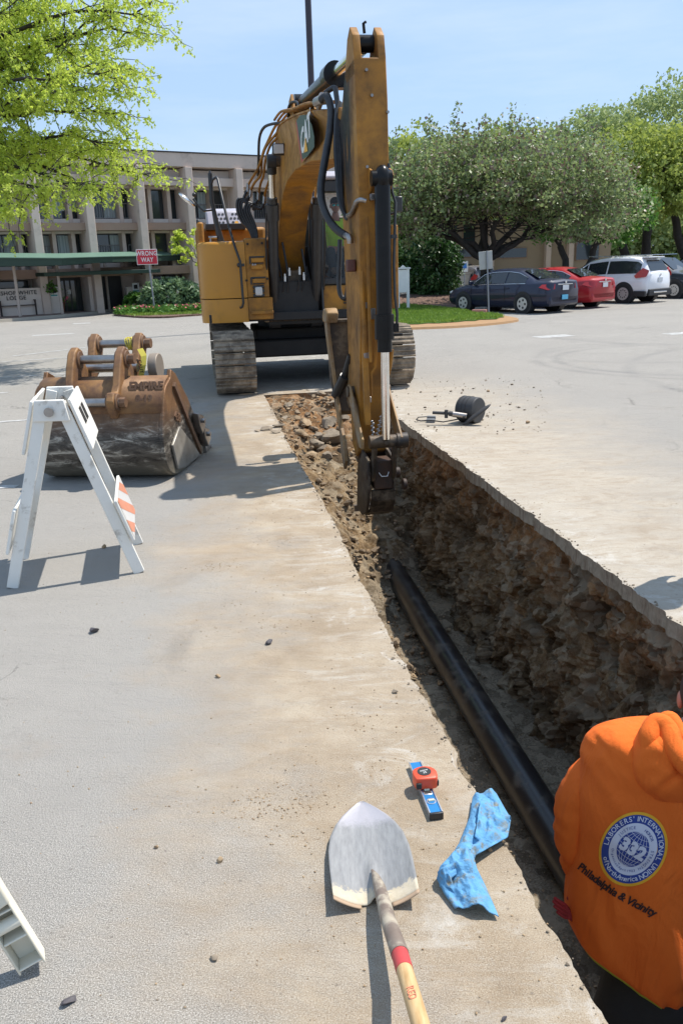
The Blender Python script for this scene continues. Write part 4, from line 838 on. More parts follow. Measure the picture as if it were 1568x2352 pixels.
# weld-bead lettering on the upper back plate
def weld(txt, size, x, y0, z0, bold=0.004):
    Mx = Matrix.Translation((x, y0, z0)) @ Matrix.Rotation(R(66), 4, 'X')
    b = MB(); b.text(txt, size, Mx, 0.006, bold); return b.build('weld_lettering', M['rust'], BX, smooth=0)
weld('EMPIRE', 0.095, 0.41, -0.085, 0.815); weld('8-19', 0.08, 0.40, -0.140, 0.715); weld('108303', 0.07, -0.46, -0.09, 0.80)
b = MB(); b.text('438', 0.11, Matrix.Translation((HW+0.024, 0.16, 0.50)) @ Matrix(((0, 0, 1, 0), (1, 0, 0, 0), (0, 1, 0, 0), (0, 0, 0, 1))) @ Matrix.Rotation(R(-20), 4, 'Z'), 0.008, 0.003); b.build('weld_lettering', M['rust'], BX, smooth=0)
# caution tape wound round the far pin
M['tape'] = flat('yellow caution tape', (0.55, 0.46, 0.06), 0.5); M['ink'] = flat('black ink', (0.02, 0.02, 0.02), 0.6)
ct = empty('caution_tape', BX.matrix_basis @ Vector((0.05, 0.55, 1.1)), R(-6), 'yellow and black caution tape wound on the top pins of the rusty bucket', 'tape')
b = MB(); r2 = random.Random(3)
for k in range(7):
    x0 = 0.0+0.014*k; rr = 0.05+0.012*r2.random(); b.tube([(x0+0.01*math.sin(a*2+k), 0.03+rr*math.cos(a), 0.02+rr*math.sin(a)) for a in np.linspace(0, 6.2, 18)], 0.007, 4)
b.build('tape_wrap', M['tape'], ct, smooth=0)
b = MB(); pth = [(0.16, -0.12, -0.02), (0.21, -0.18, -0.08), (0.21, -0.22, -0.16), (0.19, -0.24, -0.24), (0.17, -0.24, -0.30)]
b.grid([[(p[0]-0.025, p[1], p[2]) for p in pth], [(p[0]+0.025, p[1]+0.01, p[2]+0.01) for p in pth]]); tl = b.build('tape_tail', M['tape'], ct, smooth=0)
b = MB(); b.text('CAUT', 0.045, Matrix.Translation((0.20, -0.262, -0.16)) @ Matrix.Rotation(R(85), 4, 'Y') @ Matrix.Rotation(R(90), 4, 'X')@ Matrix.Rotation(0, 4, 'Z'), 0.0, 0.001); 
b.build('tape_print', M['ink'], tl, smooth=0, solid=0.001)
# ---------------- barricade ----------------
M['stripe'] = None
def stripes():
    m, nt, b = newmat('orange and white striped sheeting'); g = nt.nodes.new('ShaderNodeTexCoord'); mp = nt.nodes.new('ShaderNodeMapping'); mp.inputs['Rotation'].default_value = (0, 0, 0)
    nt.links.new(g.outputs['Generated'], mp.inputs['Vector']); s = nt.nodes.new('ShaderNodeSeparateXYZ'); nt.links.new(mp.outputs['Vector'], s.inputs[0])
    a = nt.nodes.new('ShaderNodeMath'); a.operation = 'MULTIPLY_ADD'; a.inputs[1].default_value = 0.8; nt.links.new(s.outputs['X'], a.inputs[0]); nt.links.new(s.outputs['Y'], a.inputs[2])
    f = nt.nodes.new('ShaderNodeMath'); f.operation = 'PINGPONG'; f.inputs[1].default_value = 0.36; nt.links.new(a.outputs[0], f.inputs[0])
    c = ramp(nt, f.outputs[0], [(0.17, (0.72, 0.70, 0.66)), (0.19, (0.74, 0.22, 0.09))]); nt.links.new(c, b.inputs['Base Color']); b.inputs['Roughness'].default_value = 0.45; return m
M['stripe'] = stripes()
BA = empty('barricade', (-1.65, 4.93, 0), 0, 'white folding barricade standing open in front of the rusty bucket', 'barricade')
ctr = Vector((-1.65, 4.93, 0))
feet = {'fr': Vector((-1.24, 4.73, 0)), 'rr': Vector((-1.37, 5.28, 0)), 'fl': Vector((-1.94, 4.54, 0)), 'rl': Vector((-2.06, 5.05, 0))}
TPF = Vector((-1.615, 4.66, 1.06)); TPR = Vector((-1.73, 5.19, 1.06))
adir = (TPR-TPF).normalized()
def bb(): return MB().at(Matrix.Translation(-ctr))
def lerp(a, b_, t): return a+(b_-a)*t
for key, tp, sg in (('fr', TPF, 1), ('rr', TPR, 1), ('fl', TPF, -1), ('rl', TPR, -1)):
    t0 = tp+Vector((sg*0.05, 0, 0)); b = bb(); b.beam(feet[key]+Vector((0, 0, 0.0)), t0, 0.03, 0.066, up=adir.cross(t0-feet[key])); 
    b.build('leg', M['offwhite'], BA, bevel=0.004)
for tp in (TPF, TPR):
    b = bb(); b.prism([tp+Vector((-0.11, -0.012 if tp is TPF else 0.0, -0.10)), tp+Vector((0.10, -0.012 if tp is TPF else 0, -0.10)), tp+Vector((0.08, -0.012 if tp is TPF else 0, 0.02)), tp+Vector((-0.085, -0.012 if tp is TPF else 0, 0.02))], adir*0.03*(1 if tp is TPR else -1)); b.build('hinge_plate', M['offwhite'], BA, bevel=0.005)
b = bb(); b.cyl(TPF+Vector((0, -0.06, -0.045)), TPR+Vector((0, 0.03, -0.045)), 0.012, n=10); b.cyl(TPF+Vector((0, -0.065, -0.045)), TPF+Vector((0, -0.05, -0.045)), 0.026, n=16); b.build('hinge_bolt', M['steel'], BA)
def panel(sg, t0, t1, name, mat, off=0.045, over=0.05):
    F = feet['fr' if sg > 0 else 'fl']; Rr = feet['rr' if sg > 0 else 'rl']
    tf = TPF+Vector((sg*0.05, 0, 0)); tr_ = TPR+Vector((sg*0.05, 0, 0))
    A, B_, C_, D_ = lerp(tf, F, t0), lerp(tf, F, t1), lerp(tr_, Rr, t1), lerp(tr_, Rr, t0)
    e = (D_-A).normalized(); nn = (B_-A).cross(D_-A).normalized(); 
    if nn.x*sg < 0: nn = -nn
    A -= e*over; B_ -= e*over; C_ += e*over; D_ += e*over
    return A+nn*off, B_+nn*off, C_+nn*off, D_+nn*off, nn, e
for sg in (1, -1):
    A, B_, C_, D_, nn, e = panel(sg, 0.0, 0.28, 'rail', None, over=0.02)
    b = bb(); b.prism([A, B_, C_, D_], nn*0.018); rl = b.build('top_rail', M['offwhite'], BA, bevel=0.004)
    if sg == 1:
        for t in (0.36, 0.62):
            c = lerp(lerp(A, D_, t), lerp(B_, C_, t), 0.42)+nn*0.02; dn = (B_-A).normalized()
            b = bb(); b.prism([c-e*0.05-dn*0.05, c+e*0.05-dn*0.05, c+e*0.05+dn*0.05, c-e*0.05+dn*0.05], nn*0.001); b.build('rail_opening', M['darkframe'], rl, smooth=0)
    A, B_, C_, D_, nn, e = panel(sg, 0.57, 0.81, 'rail', None)
    b = bb(); b.prism([A, B_, C_, D_], nn*0.018); rl = b.build('lower_rail', M['offwhite'], BA, bevel=0.004)
    if sg == 1:
        # stripes as flush sheets on the face
        sheet = MB(); 
        dn = (B_-A); ee = (D_-A); o_ = nn*0.0205
        def PT(u_, v_): return A+ee*u_+dn*v_+o_
        bw = bb(); bw.add([PT(0.03, 0.04), PT(0.97, 0.04), PT(0.97, 0.96), PT(0.03, 0.96)], [(0, 1, 2, 3)]); bw.build('reflective_sheet', flat('grey white sheeting', (0.58, 0.57, 0.55), 0.5), rl, smooth=0)
        M['orange_paint'] = basic('faded orange sheeting', (0.60, 0.24, 0.14), 0.6, 0, (0.52, 0.22, 0.14), 6, dirt=(0.5, 0.42, 0.36), dscale=14, damt=(0.6, 0.75))
        for u0 in (-0.75, -0.15, 0.45):
            # diagonal band clipped to the panel
            poly = [(u0, 0.04), (u0+0.30, 0.04), (u0+0.30+0.95, 0.96), (u0+0.95, 0.96)]
            def clip(P, f, val, keep):
                out = []
                for i in range(len(P)):
                    a, c = P[i], P[(i+1) % len(P)]; ia, ic = keep(a[0], val), keep(c[0], val)
                    if ia: out.append(a)
                    if ia != ic: t = (val-a[0])/(c[0]-a[0]); out.append((val, a[1]+(c[1]-a[1])*t))
                return out
            poly = clip(poly, 0, 0.03, lambda x, v_: x >= v_)
            if len(poly) > 2: poly = clip(poly, 0, 0.97, lambda x, v_: x <= v_)
            if len(poly) > 2:
                bo = bb(); bo.add([PT(*p)+nn*0.001 for p in poly], [tuple(range(len(poly)))]); bo.build('orange_stripe', M['orange_paint'], rl, smooth=0)
# second barricade: only the end of one leg is inside the picture
b2 = empty('barricade', (-0.98, 1.95, 0), 0, 'cream plastic barricade leg end poking in at the lower left edge', 'barricade')
q0, q1 = G(78, 2228, 0), G(-190, 1790, 0.62)
M['cream'] = basic('cream plastic', (0.72, 0.68, 0.56), 0.45, 0, (0.66, 0.61, 0.49), 5, 0.05, 30, dirt=(0.35, 0.3, 0.22), dscale=11, damt=(0.66, 0.82))
o2 = Vector((-0.98, 1.95, 0))
def b2b(): return MB().at(Matrix.Translation(-o2))
ax = (q1-q0).normalized(); sd_ = Vector((0.93, 0.38, 0)); sd_ = (sd_-ax*sd_.dot(ax)).normalized(); nn = ax.cross(sd_).normalized()
if nn.y > 0: nn = -nn
b = b2b()
wI = 0.032; dI = 0.028
for s_ in (-1, 1): b.beam(q0+sd_*s_*wI+nn*0.0+Vector((0, 0, 0.025)), q1+sd_*s_*wI, 0.006, 0.05, up=nn)
b.beam(q0-nn*0.022+Vector((0, 0, 0.025)), q1-nn*0.022, 0.058, 0.006, up=nn)
for t in (0.02, 0.16, 0.30, 0.45, 0.6):
    p = lerp(q0, q1, t)+Vector((0, 0, 0.025)); b.beam(p-sd_*0.03, p+sd_*0.03, 0.05, 0.006, up=ax)
b.build('leg', M['cream'], b2, bevel=0.003)
b = b2b(); p = lerp(q0, q1, 0.22)+Vector((0, 0, 0.03)); b.cyl(p-sd_*0.03+nn*0.008, p+sd_*0.03+nn*0.008, 0.018, n=16); b.build('boss', M['cream'], b2)
b = b2b(); p = lerp(q0, q1, 0.5); 
for t0 in (0.36,): b.prism([lerp(q0, q1, t0)-sd_*0.045+nn*0.03, lerp(q0, q1, t0+0.02)+sd_*0.045+nn*0.03, lerp(q0, q1, 1)+sd_*0.045+nn*0.03, lerp(q0, q1, 1)-sd_*0.045+nn*0.03], nn*0.012)
b.build('rail', M['cream'], b2, bevel=0.006)
b = b2b(); q3 = q0+Vector((-1.2, -0.3, 0)); b.beam(q3, q1, 0.06, 0.04); b.build('leg', M['cream'], b2, bevel=0.003)
# ---------------- shovel ----------------
SHV = empty('shovel', G(850, 2000, 0), 0, 'round point shovel with grey blade and wooden handle lying on the dusty pavement', 'shovel')
so = SHV.location.copy()
def sb(): return MB().at(Matrix.Translation(-so))
tip = G(830, 1838, 0.012); bl = G(766, 2070, 0.035); br = G(960, 2045, 0.035); ml = G(748, 1950, 0.05); mr_ = G(935, 1930, 0.05)
cb_ = (bl+br)/2; axs = (tip-cb_).normalized(); Lb = (tip-cb_).length; rt = (br-bl); rt = (rt-axs*rt.dot(axs)).normalized(); upv = rt.cross(axs)
if upv.z < 0: upv = -upv
def blade_mat():
    m, nt, b = newmat('grey shovel blade'); v = coords(nt); g = nt.nodes.new('ShaderNodeTexCoord')
    dt = nt.nodes.new('ShaderNodeVectorMath'); dt.operation = 'DOT_PRODUCT'; nt.links.new(g.outputs['Object'], dt.inputs[0]); dt.inputs[1].default_value = tuple(axs)
    off = (cb_-so).dot(axs)
    nn_ = nt.nodes.new('ShaderNodeMath'); nn_.operation = 'MULTIPLY_ADD'; nn_.inputs[1].default_value = 0.17; nn_.inputs[2].default_value = -0.085; nt.links.new(noise(nt, v, 30, 10, 0.85), nn_.inputs[0])
    ad = nt.nodes.new('ShaderNodeMath'); nt.links.new(dt.outputs['Value'], ad.inputs[0]); nt.links.new(nn_.outputs[0], ad.inputs[1])
    mr = nt.nodes.new('ShaderNodeMapRange'); mr.inputs['From Min'].default_value = off+0.048; mr.inputs['From Max'].default_value = off+0.054; mr.inputs['To Min'].default_value = 1; mr.inputs['To Max'].default_value = 0; nt.links.new(ad.outputs[0], mr.inputs['Value'])
    st = noise(nt, coords(nt, (30, 6, 6)), 3, 6, 0.6)
    steel = ramp(nt, st, [(0.3, (0.24, 0.235, 0.23)), (0.7, (0.34, 0.335, 0.325))])
    mt = nt.nodes.new('ShaderNodeMapRange'); mt.inputs['From Min'].default_value = off+Lb*0.70; mt.inputs['From Max'].default_value = off+Lb*0.80; nt.links.new(ad.outputs[0], mt.inputs['Value'])
    steel = mixc(nt, mt.outputs[0], steel, (0.42, 0.40, 0.42))
    mud = ramp(nt, noise(nt, v, 60, 8, 0.8), [(0.3, (0.42, 0.36, 0.26)), (0.7, (0.56, 0.50, 0.39))])
    o = mixc(nt, mr.outputs[0], steel, mud); nt.links.new(o, b.inputs['Base Color'])
    iv = nt.nodes.new('ShaderNodeMath'); iv.operation = 'MULTIPLY_ADD'; iv.inputs[1].default_value = -0.3; iv.inputs[2].default_value = 0.3; nt.links.new(mr.outputs[0], iv.inputs[0]); nt.links.new(iv.outputs[0], b.inputs['Metallic'])
    rg = nt.nodes.new('ShaderNodeMath'); rg.operation = 'MULTIPLY_ADD'; rg.inputs[1].default_value = 0.5; rg.inputs[2].default_value = 0.38; nt.links.new(mr.outputs[0], rg.inputs[0]); nt.links.new(rg.outputs[0], b.inputs['Roughness'])
    bump(nt, noise(nt, v, 60, 5, 0.7), 0.3, 0.003, b); return m
hw_prof = [(0.0, 0.118), (0.12, 0.120), (0.3, 0.122), (0.45, 0.121), (0.6, 0.112), (0.72, 0.094), (0.82, 0.070), (0.90, 0.044), (0.96, 0.022), (1.0, 0.004)]
Wd = (br-bl).length/2/0.118; rows = []
for k in range(41):
    t = k/40; hw = np.interp(t, [p[0] for p in hw_prof], [p[1] for p in hw_prof])*Wd; row = []
    for i in range(-14, 15):
        x = i/14; ce = cb_+axs*(Lb*t)+rt*(x*hw)
        sideup = 0.045*(abs(x)**2.0)*(1-t*0.85) ; 
        socket = 0.022*math.exp(-(x*hw/0.016)**2)*max(0, 1-t*2.2)
        ce = ce+upv*(-0.028*(1-t)*1.0*(1-abs(x)**2) + sideup*0.4 + socket*1.5 - 0.006)
        ce.z = max(ce.z, 0.006); row.append(ce)
    rows.append(row)
b = sb(); b.grid(rows); b.build('blade', blade_mat(), SHV, smooth=180, solid=0.0025)
for s_ in (-1, 1):   # turned step at the back edge
    b = sb(); P0 = [rows[0][14+s_*i] for i in range(5, 15)]; b.grid([P0, [p-axs*0.018+upv*0.003 for p in P0]]); b.build('foot_step', M.setdefault('mstep', basic('muddy step', (0.42, 0.30, 0.2), 0.8)), SHV, smooth=60, solid=0.003)
h0 = rows[10][14]+upv*0.006; h1 = G(872, 2040, 0.045); h2 = G(890, 2110, 0.075); h3 = G(918, 2192, 0.105); hEnd = h3+(G(985, 2420, 0.215)-h3)*2.6
M['socket'] = basic('worn shovel socket', (0.26, 0.21, 0.17), 0.5, 0.3, (0.16, 0.11, 0.085), 9, 0.1, 40, dirt=(0.42, 0.37, 0.29), dscale=12, damt=(0.5, 0.62))
b = sb(); b.tube([h0, lerp(h0, h1, 0.5)+upv*0.006, h1, lerp(h1, h2, 0.5)+Vector((0, 0, 0.004)), h2, h3], [0.004, 0.012, 0.0175, 0.0195, 0.021, 0.023], 18); b.build('socket', M['socket'], SHV, smooth=60)
hd = (hEnd-h3).normalized()
M['redpaint'] = basic('worn red paint', (0.50, 0.06, 0.06), 0.55, 0, (0.42, 0.05, 0.05), 12, dirt=(0.52, 0.36, 0.28), dscale=14, damt=(0.6, 0.68))
def wood():
    m, nt, b = newmat('ash wood handle'); v = coords(nt, (90, 6, 30)); o = ramp(nt, noise(nt, v, 1.0, 5, 0.6), [(0.3, (0.40, 0.24, 0.10)), (0.55, (0.55, 0.37, 0.18)), (0.75, (0.62, 0.45, 0.25))])
    nt.links.new(o, b.inputs['Base Color']); b.inputs['Roughness'].default_value = 0.45; return m
M['wood'] = wood()
b = sb(); b.cyl(h3-hd*0.01, h3+hd*0.075, 0.0215, 0.0215, n=24); b.build('handle_collar', M['redpaint'], SHV)
b = sb(); b.cyl(h3+hd*0.070, hEnd, 0.0205, 0.0195, n=24); hh = b.build('handle', M['wood'], SHV)
vw = (Vector((0, 0, CAM_H))-(h3+hd*0.22)).normalized(); zz = (vw-hd*vw.dot(hd)).normalized(); yy = zz.cross(hd)
Mh = Matrix((( hd.x, yy.x, zz.x, 0), (hd.y, yy.y, zz.y, 0), (hd.z, yy.z, zz.z, 0), (0, 0, 0, 1)))
pt = h3+hd*0.20+zz*0.0205
b = sb(); b.text('RED', 0.026, Matrix.Translation(pt) @ Mh, 0.0006, 0.0, spacing=1.1); b.build('handle_print', flat('faded red print', (0.6, 0.2, 0.12), 0.6), hh, smooth=0)
# ---------------- tape measure and torpedo level ----------------
LV = empty('torpedo_level', G(972, 1850, 0), 0, 'short blue torpedo spirit level under the orange tape measure', 'level')
l0, l1 = G(1002, 1882, 0.0), G(952, 1762, 0.0); lo = LV.location.copy(); ld = (l1-l0).normalized(); lr = Vector((-ld.y, ld.x, 0))*-1
def lb(): return MB().at(Matrix.Translation(-lo))
M['blue'] = flat('blue level body', (0.03, 0.22, 0.50), 0.35, 0.3); M['alu'] = flat('aluminium edge', (0.75, 0.76, 0.77), 0.3, 0.9); M['vial'] = flat('pale vial', (0.55, 0.55, 0.42), 0.2)
b = lb(); b.beam(l0+Vector((0, 0, 0.011)), l1+Vector((0, 0, 0.011)), 0.038, 0.02); b.build('body', M['blue'], LV, bevel=0.002)
for s_ in (-1, 1):
    b = lb(); b.beam(l0+lr*(s_*0.0205)+Vector((0, 0, 0.0125)), l1+lr*(s_*0.0205)+Vector((0, 0, 0.0125)), 0.004, 0.025); b.build('edge_rail', M['alu'], LV, bevel=0.001)
b = lb(); b.beam(l0-ld*0.004+Vector((0, 0, 0.0125)), l0+ld*0.006+Vector((0, 0, 0.0125)), 0.046, 0.026); b.build('end_cap', M['black'], LV, bevel=0.002)
c1 = l0+ld*0.128+Vector((0, 0, 0.0215)); c2 = l0+ld*0.066+Vector((0, 0, 0.0215))
b = lb(); b.beam(c1-ld*0.024, c1+ld*0.024, 0.03, 0.003); f1 = b.build('vial_window', M['alu'], LV, bevel=0.002)
b = lb(); b.beam(c1-ld*0.018, c1+ld*0.018, 0.022, 0.005); b.build('window_recess', M['ink'], f1)
b = lb(); b.cyl(c1-lr*0.009+Vector((0, 0, 0.002)), c1+lr*0.009+Vector((0, 0, 0.002)), 0.006, n=12); b.build('vial', M['vial'], f1)
b = lb(); b.cyl(c2-Vector((0, 0, 0.002)), c2+Vector((0, 0, 0.002)), 0.016, n=24); f2 = b.build('vial_window', M['alu'], LV)
b = lb(); b.cyl(c2+Vector((0, 0, 0.0015)), c2+Vector((0, 0, 0.003)), 0.012, n=24); b.build('window_recess', M['blue'], f2)
b = lb(); b.cyl(c2-lr*0.010+ld*0.002+Vector((0, 0, 0.003)), c2+lr*0.010+ld*0.002+Vector((0, 0, 0.003)), 0.005, n=12); b.build('vial', M['vial'], f2)
TMo = G(975, 1800, 0.026); TM = empty('tape_measure', TMo, 0, 'orange tape measure resting on the end of the blue level', 'tape measure')
TM.location = TMo
M['tapeorange'] = basic('orange red plastic', (0.72, 0.085, 0.03), 0.4, 0, (0.62, 0.07, 0.03), 6, dirt=(0.4, 0.3, 0.25), dscale=20, damt=(0.66, 0.8))
ol = [(-0.036, -0.030), (0.028, -0.034), (0.040, -0.016), (0.043, 0.008), (0.034, 0.030), (0.012, 0.042), (-0.014, 0.041), (-0.034, 0.030), (-0.041, 0.010), (-0.040, -0.012)]
ol = [(p.x, p.y) for p in smoothp(ol+[ol[0]], 4)[:-1]]
def tring(z, k): return [(p[0]*k, p[1]*k, z) for p in ol]
Mt2 = Matrix.Rotation(R(8), 4, 'Z')
b = MB().at(Mt2); b.loft([tring(0.0, 0.95), tring(0.004, 1.0), tring(0.036, 1.0), tring(0.041, 0.97), tring(0.043, 0.90)]); b.build('case', M['tapeorange'], TM, smooth=50)
b = MB().at(Mt2); b.cyl((0.0, 0.008, 0.0425), (0.0, 0.008, 0.0445), 0.024, n=32); dsc = b.build('label_disc', M['ink'], TM)
b = MB().at(Mt2); b.text('25', 0.014, Matrix.Translation((0, 0.0, 0.0452)) @ Matrix.Rotation(R(10), 4, 'Z'), 0.0003); b.text('power', 0.011, Matrix.Translation((0, 0.013, 0.0452)) @ Matrix.Rotation(R(10), 4, 'Z'), 0.0003); b.build('label_print', M['white'], dsc, smooth=0)
for x, y in ((0.034, -0.024), (-0.028, -0.031)):
    b = MB().at(Mt2); b.box((x, y, 0.016), (0.018, 0.012, 0.022)); b.build('rubber_bumper', M['ink'], TM, bevel=0.003)
# ---------------- blue rag ----------------
RG = empty('rag', G(1080, 1980, 0), 0, 'dirty light blue cloth knotted in the middle at the trench edge', 'rag'); ro = RG.location.copy()
M['rag'] = basic('dirty blue cloth', (0.13, 0.34, 0.56), 0.95, 0, (0.095, 0.27, 0.47), 26, 0.5, 120, dirt=(0.20, 0.19, 0.14), dscale=24, damt=(0.52, 0.66), world=True)
def cloth(left, right, name, seed, amp=0.02, h0=0.012, edge_drop=None, n=80, m=60):
    b = MB().at(Matrix.Translation(-ro)); rows = []
    def interp(P, t):
        t = t*(len(P)-1); i = min(int(t), len(P)-2); f = t-i; return Vector(P[i]).lerp(Vector(P[i+1]), f)
    Ls = [G(p[0], p[1], p[2] if len(p) > 2 else h0) for p in left]; Rs = [G(p[0], p[1], p[2] if len(p) > 2 else h0) for p in right]
    for i in range(n):
        t = i/(n-1); A = interp(Ls, t); B_ = interp(Rs, t); row = []
        for k in range(m):
            s_ = k/(m-1); P = A.lerp(B_, s_); q = P*9
            w_ = math.sin(s_*9+seed+3*mnoise.noise(Vector((t*2.5, s_*1.5, seed))))*0.5+0.5
            env = math.sin(math.pi*min(1, max(0, s_)))**0.6
            cr_ = 1-abs(mnoise.noise(Vector((P.x*26+seed, P.y*13, 2)))*2); cr2 = 1-abs(mnoise.noise(Vector((P.x*55, P.y*40+seed, 5)))*2)
            P = P+Vector((0, 0, amp*(w_*0.5+0.55*abs(mnoise.noise(q+Vector((seed, 0, 0))))+0.40*cr_+0.14*cr2)*env+0.003))
            row.append(P)
        rows.append(row)
    b.grid(rows); return b.build(name, M['rag'], RG, smooth=180, solid=0.003)
cloth([(1085, 1835), (1078, 1880), (1058, 1930), (1040, 1975, 0.03)], [(1140, 1828), (1172, 1885, 0.01), (1165, 1925, 0.02), (1085, 1970, 0.035)], 'cloth_upper', 1.0, 0.035)
cloth([(1108, 1830), (1150, 1845), (1172, 1885)], [(1090, 1925, 0.05), (1110, 1945, 0.03), (1165, 1912, 0.012)], 'cloth_fold', 4.0, 0.03, 0.02)
cloth([(1040, 1965, 0.035), (1010, 1995, 0.04), (1003, 2020, 0.02), (1020, 2055, 0.01), (1045, 2090, 0.008)], [(1085, 1965, 0.045), (1095, 2000, 0.05), (1110, 2030, 0.03), (1130, 2075, 0.01), (1144, 2108, 0.008)], 'cloth_lower', 2.0, 0.03)
cloth([(1040, 1985, 0.055), (1005, 2005, 0.035), (1010, 2040, 0.012)], [(1060, 2000, 0.05), (1035, 2020, 0.045), (1046, 2060, 0.012)], 'cloth_fold', 6.0, 0.02, 0.02, n=50, m=40)
b = MB().at(Matrix.Translation(-ro)); b.ell(tuple(G(1068, 1960, 0.04)), (0.03, 0.04, 0.028), 18, 12); kn = b.build('knot', M['rag'], RG, smooth=180)
for v_ in kn.data.vertices: v_.co += v_.co.normalized()*0.006*mnoise.noise(v_.co*60)
# ---------------- tamper-like tool and box connector on the far side ----------------
M['toolrubber'] = basic('dusty black rubber', (0.035, 0.036, 0.04), 0.6, 0, (0.05, 0.05, 0.05), 8, 0.1, 60, dirt=(0.16, 0.15, 0.13), dscale=10, damt=(0.6, 0.8))
TO = G(1080, 975, 0); TL = empty('compaction_wheel_tool', TO, 0, 'black hand tool with ribbed drum and dark foot plate lying on the dusty pavement', 'tool')
tx = Vector((1, 0, 0))
b = MB(); dr = Vector((0.55, 0.0, 0)); 
cA = Vector((0.0, 0.16, 0.145)); cB = Vector((0.085, 0.08, 0.145)); ax_ = (cB-cA).normalized()
b.cyl(cA-ax_*0.09, cB+ax_*0.02, 0.145, n=36); dm = b.build('drum', M['toolrubber'], TL, smooth=40, bevel=0.01)
b = MB()
for k in range(3):
    c = cA-ax_*(0.07-0.05*k); b.cyl(c, c+ax_*0.012, 0.150, n=36)
b.build('drum_ring', M['toolrubber'], dm, smooth=40)
b = MB(); rt3 = Matrix.Rotation(R(-38), 3, 'Y'); b.ell((0.06, -0.04, 0.115), (0.19, 0.05, 0.025), 24, 10, rot=Matrix.Rotation(R(-36), 3, 'Y')); b.build('foot_plate', M['toolrubber'], TL, smooth=60)
b = MB(); b.cyl((-0.06, -0.02, 0.10), (-0.24, 0.02, 0.13), 0.03, n=16); b.cyl((-0.24, 0.02, 0.13), (-0.42, 0.05, 0.14), 0.018, n=12); b.cyl((-0.27, 0.02, 0.08), (-0.27, 0.02, 0.17), 0.02, n=10); b.build('tube_arm', M['toolrubber'], TL, smooth=40)
b = MB(); b.cyl((-0.05, -0.02, 0.10), (-0.20, 0.01, 0.122), 0.0315, n=16); b.build('metal_sleeve', M['steel'], TL)
b = MB(); b.tube([(-0.1, 0.05, 0.06), (-0.3, 0.05, 0.03), (-0.45, 0.08, 0.05), (-0.55, 0.10, 0.04)], 0.008, 6); b.build('cable', M['rubber'], TL)
BO = G(985, 968, 0); BL = empty('wire_clip', BO, 0, 'bent wire with two small grey blocks beside the black drum tool', 'clip')
b = MB(); b.tube([(-0.02, 0.04, 0.05), (-0.12, 0.02, 0.05), (-0.15, -0.02, 0.03), (-0.10, -0.06, 0.02), (0.0, -0.07, 0.02)], 0.007, 6); b.build('wire', M['rubber'], BL)
for c in ((0.03, 0.04, 0.035), (0.01, -0.07, 0.02)):
    b = MB(); b.box(c, (0.10, 0.05, 0.045), rot=('Z', R(-12))); b.build('block', basic('grey block', (0.20, 0.21, 0.22), 0.7) if c[1] > 0 else bpy.data.materials['grey block'], BL, bevel=0.008)
# ---------------- stones ----------------
M['stone'] = basic('brown grey stone', (0.29, 0.235, 0.17), 0.9, 0, (0.16, 0.125, 0.088), 14, 0.5, 40, world=True)
M['stonetan'] = basic('tan stone', (0.38, 0.285, 0.175), 0.9, 0, (0.24, 0.155, 0.085), 14, 0.5, 40, world=True)
M['stonedark'] = basic('dark stone', (0.05, 0.045, 0.055), 0.6, 0, (0.09, 0.08, 0.08), 24, 0.6, 40, world=True)
def rock_geo(c, r, seed, n=10, m=7, sq=(1, 0.8, 0.6), rotz=0.0):
    r_ = random.Random(seed); planes = [Vector((r_.gauss(0, 1), r_.gauss(0, 1), r_.gauss(0, 1))).normalized() for _ in range(10)]; dist = [r_.uniform(0.38, 0.75) for _ in planes]
    b = MB(); b.ell((0, 0, 0), (1, 1, 1), n, m); out = []
    Rz = Matrix.Rotation(rotz, 3, 'Z') @ Matrix.Rotation(r_.uniform(-0.4, 0.4), 3, 'X')
    for p in b.v:
        p = Vector(p)
        for pl, d in zip(planes, dist):
            k = p.dot(pl)
            if k > d: p = p-pl*(k-d)
        p = p*(1+0.05*mnoise.noise(p*3+Vector((seed, 0, 0))))
        p = Vector((p.x*sq[0]*r, p.y*sq[1]*r, p.z*sq[2]*r)); out.append(Rz @ p+Vector(c))
    return out, b.f
def rock(name, c, r, seed, mat, label=None, group=None, sq=(1, 0.8, 0.6), cat='rock', rotz=0.0, n=14, m=9):
    v_, f_ = rock_geo((0, 0, 0), r, seed, n, m, sq, rotz); b = MB(); b.add(v_, f_); o = b.build(name, M[mat], smooth=28); o.location = c; tag(o, label, cat, group); return o
def surf(px, py):
    """hit of the pixel ray with the dirt surface in the trench"""
    r = ray(px, py); t = 0.5
    for _ in range(4000):
        P = Vector((0, 0, CAM_H))+r*t; u, v = P.dot(TU), P.dot(TV_)
        if UL-0.1 < u < UR+0.1 and v < V1 and P.z < ramp_z(u, v)+0.02: return P
        if not (UL < u < UR and v < V1) and P.z < 0: return P
        t += 0.01
    return P
big = [(735, 942, 0.17, 'stonetan'), (752, 968, 0.20, 'stone'), (765, 1000, 0.24, 'stone'), (723, 1020, 0.15, 'stone'), (700, 972, 0.13, 'stonetan'), (742, 1030, 0.11, 'stone'), (755, 1045, 0.14, 'stone'), (690, 995, 0.10, 'stonetan'), (712, 1045, 0.12, 'stone'),
       (735, 905, 0.11, 'stone'), (765, 925, 0.12, 'stone'), (700, 1000, 0.08, 'stonetan'), (680, 960, 0.07, 'stonetan'), (720, 950, 0.09, 'stonetan'), (782, 1035, 0.09, 'stone'), (728, 1000, 0.09, 'stone'), (716, 925, 0.07, 'stonetan'), (745, 1000, 0.08, 'stonetan'), (662, 930, 0.09, 'stone'), (790, 960, 0.12, 'stone')]
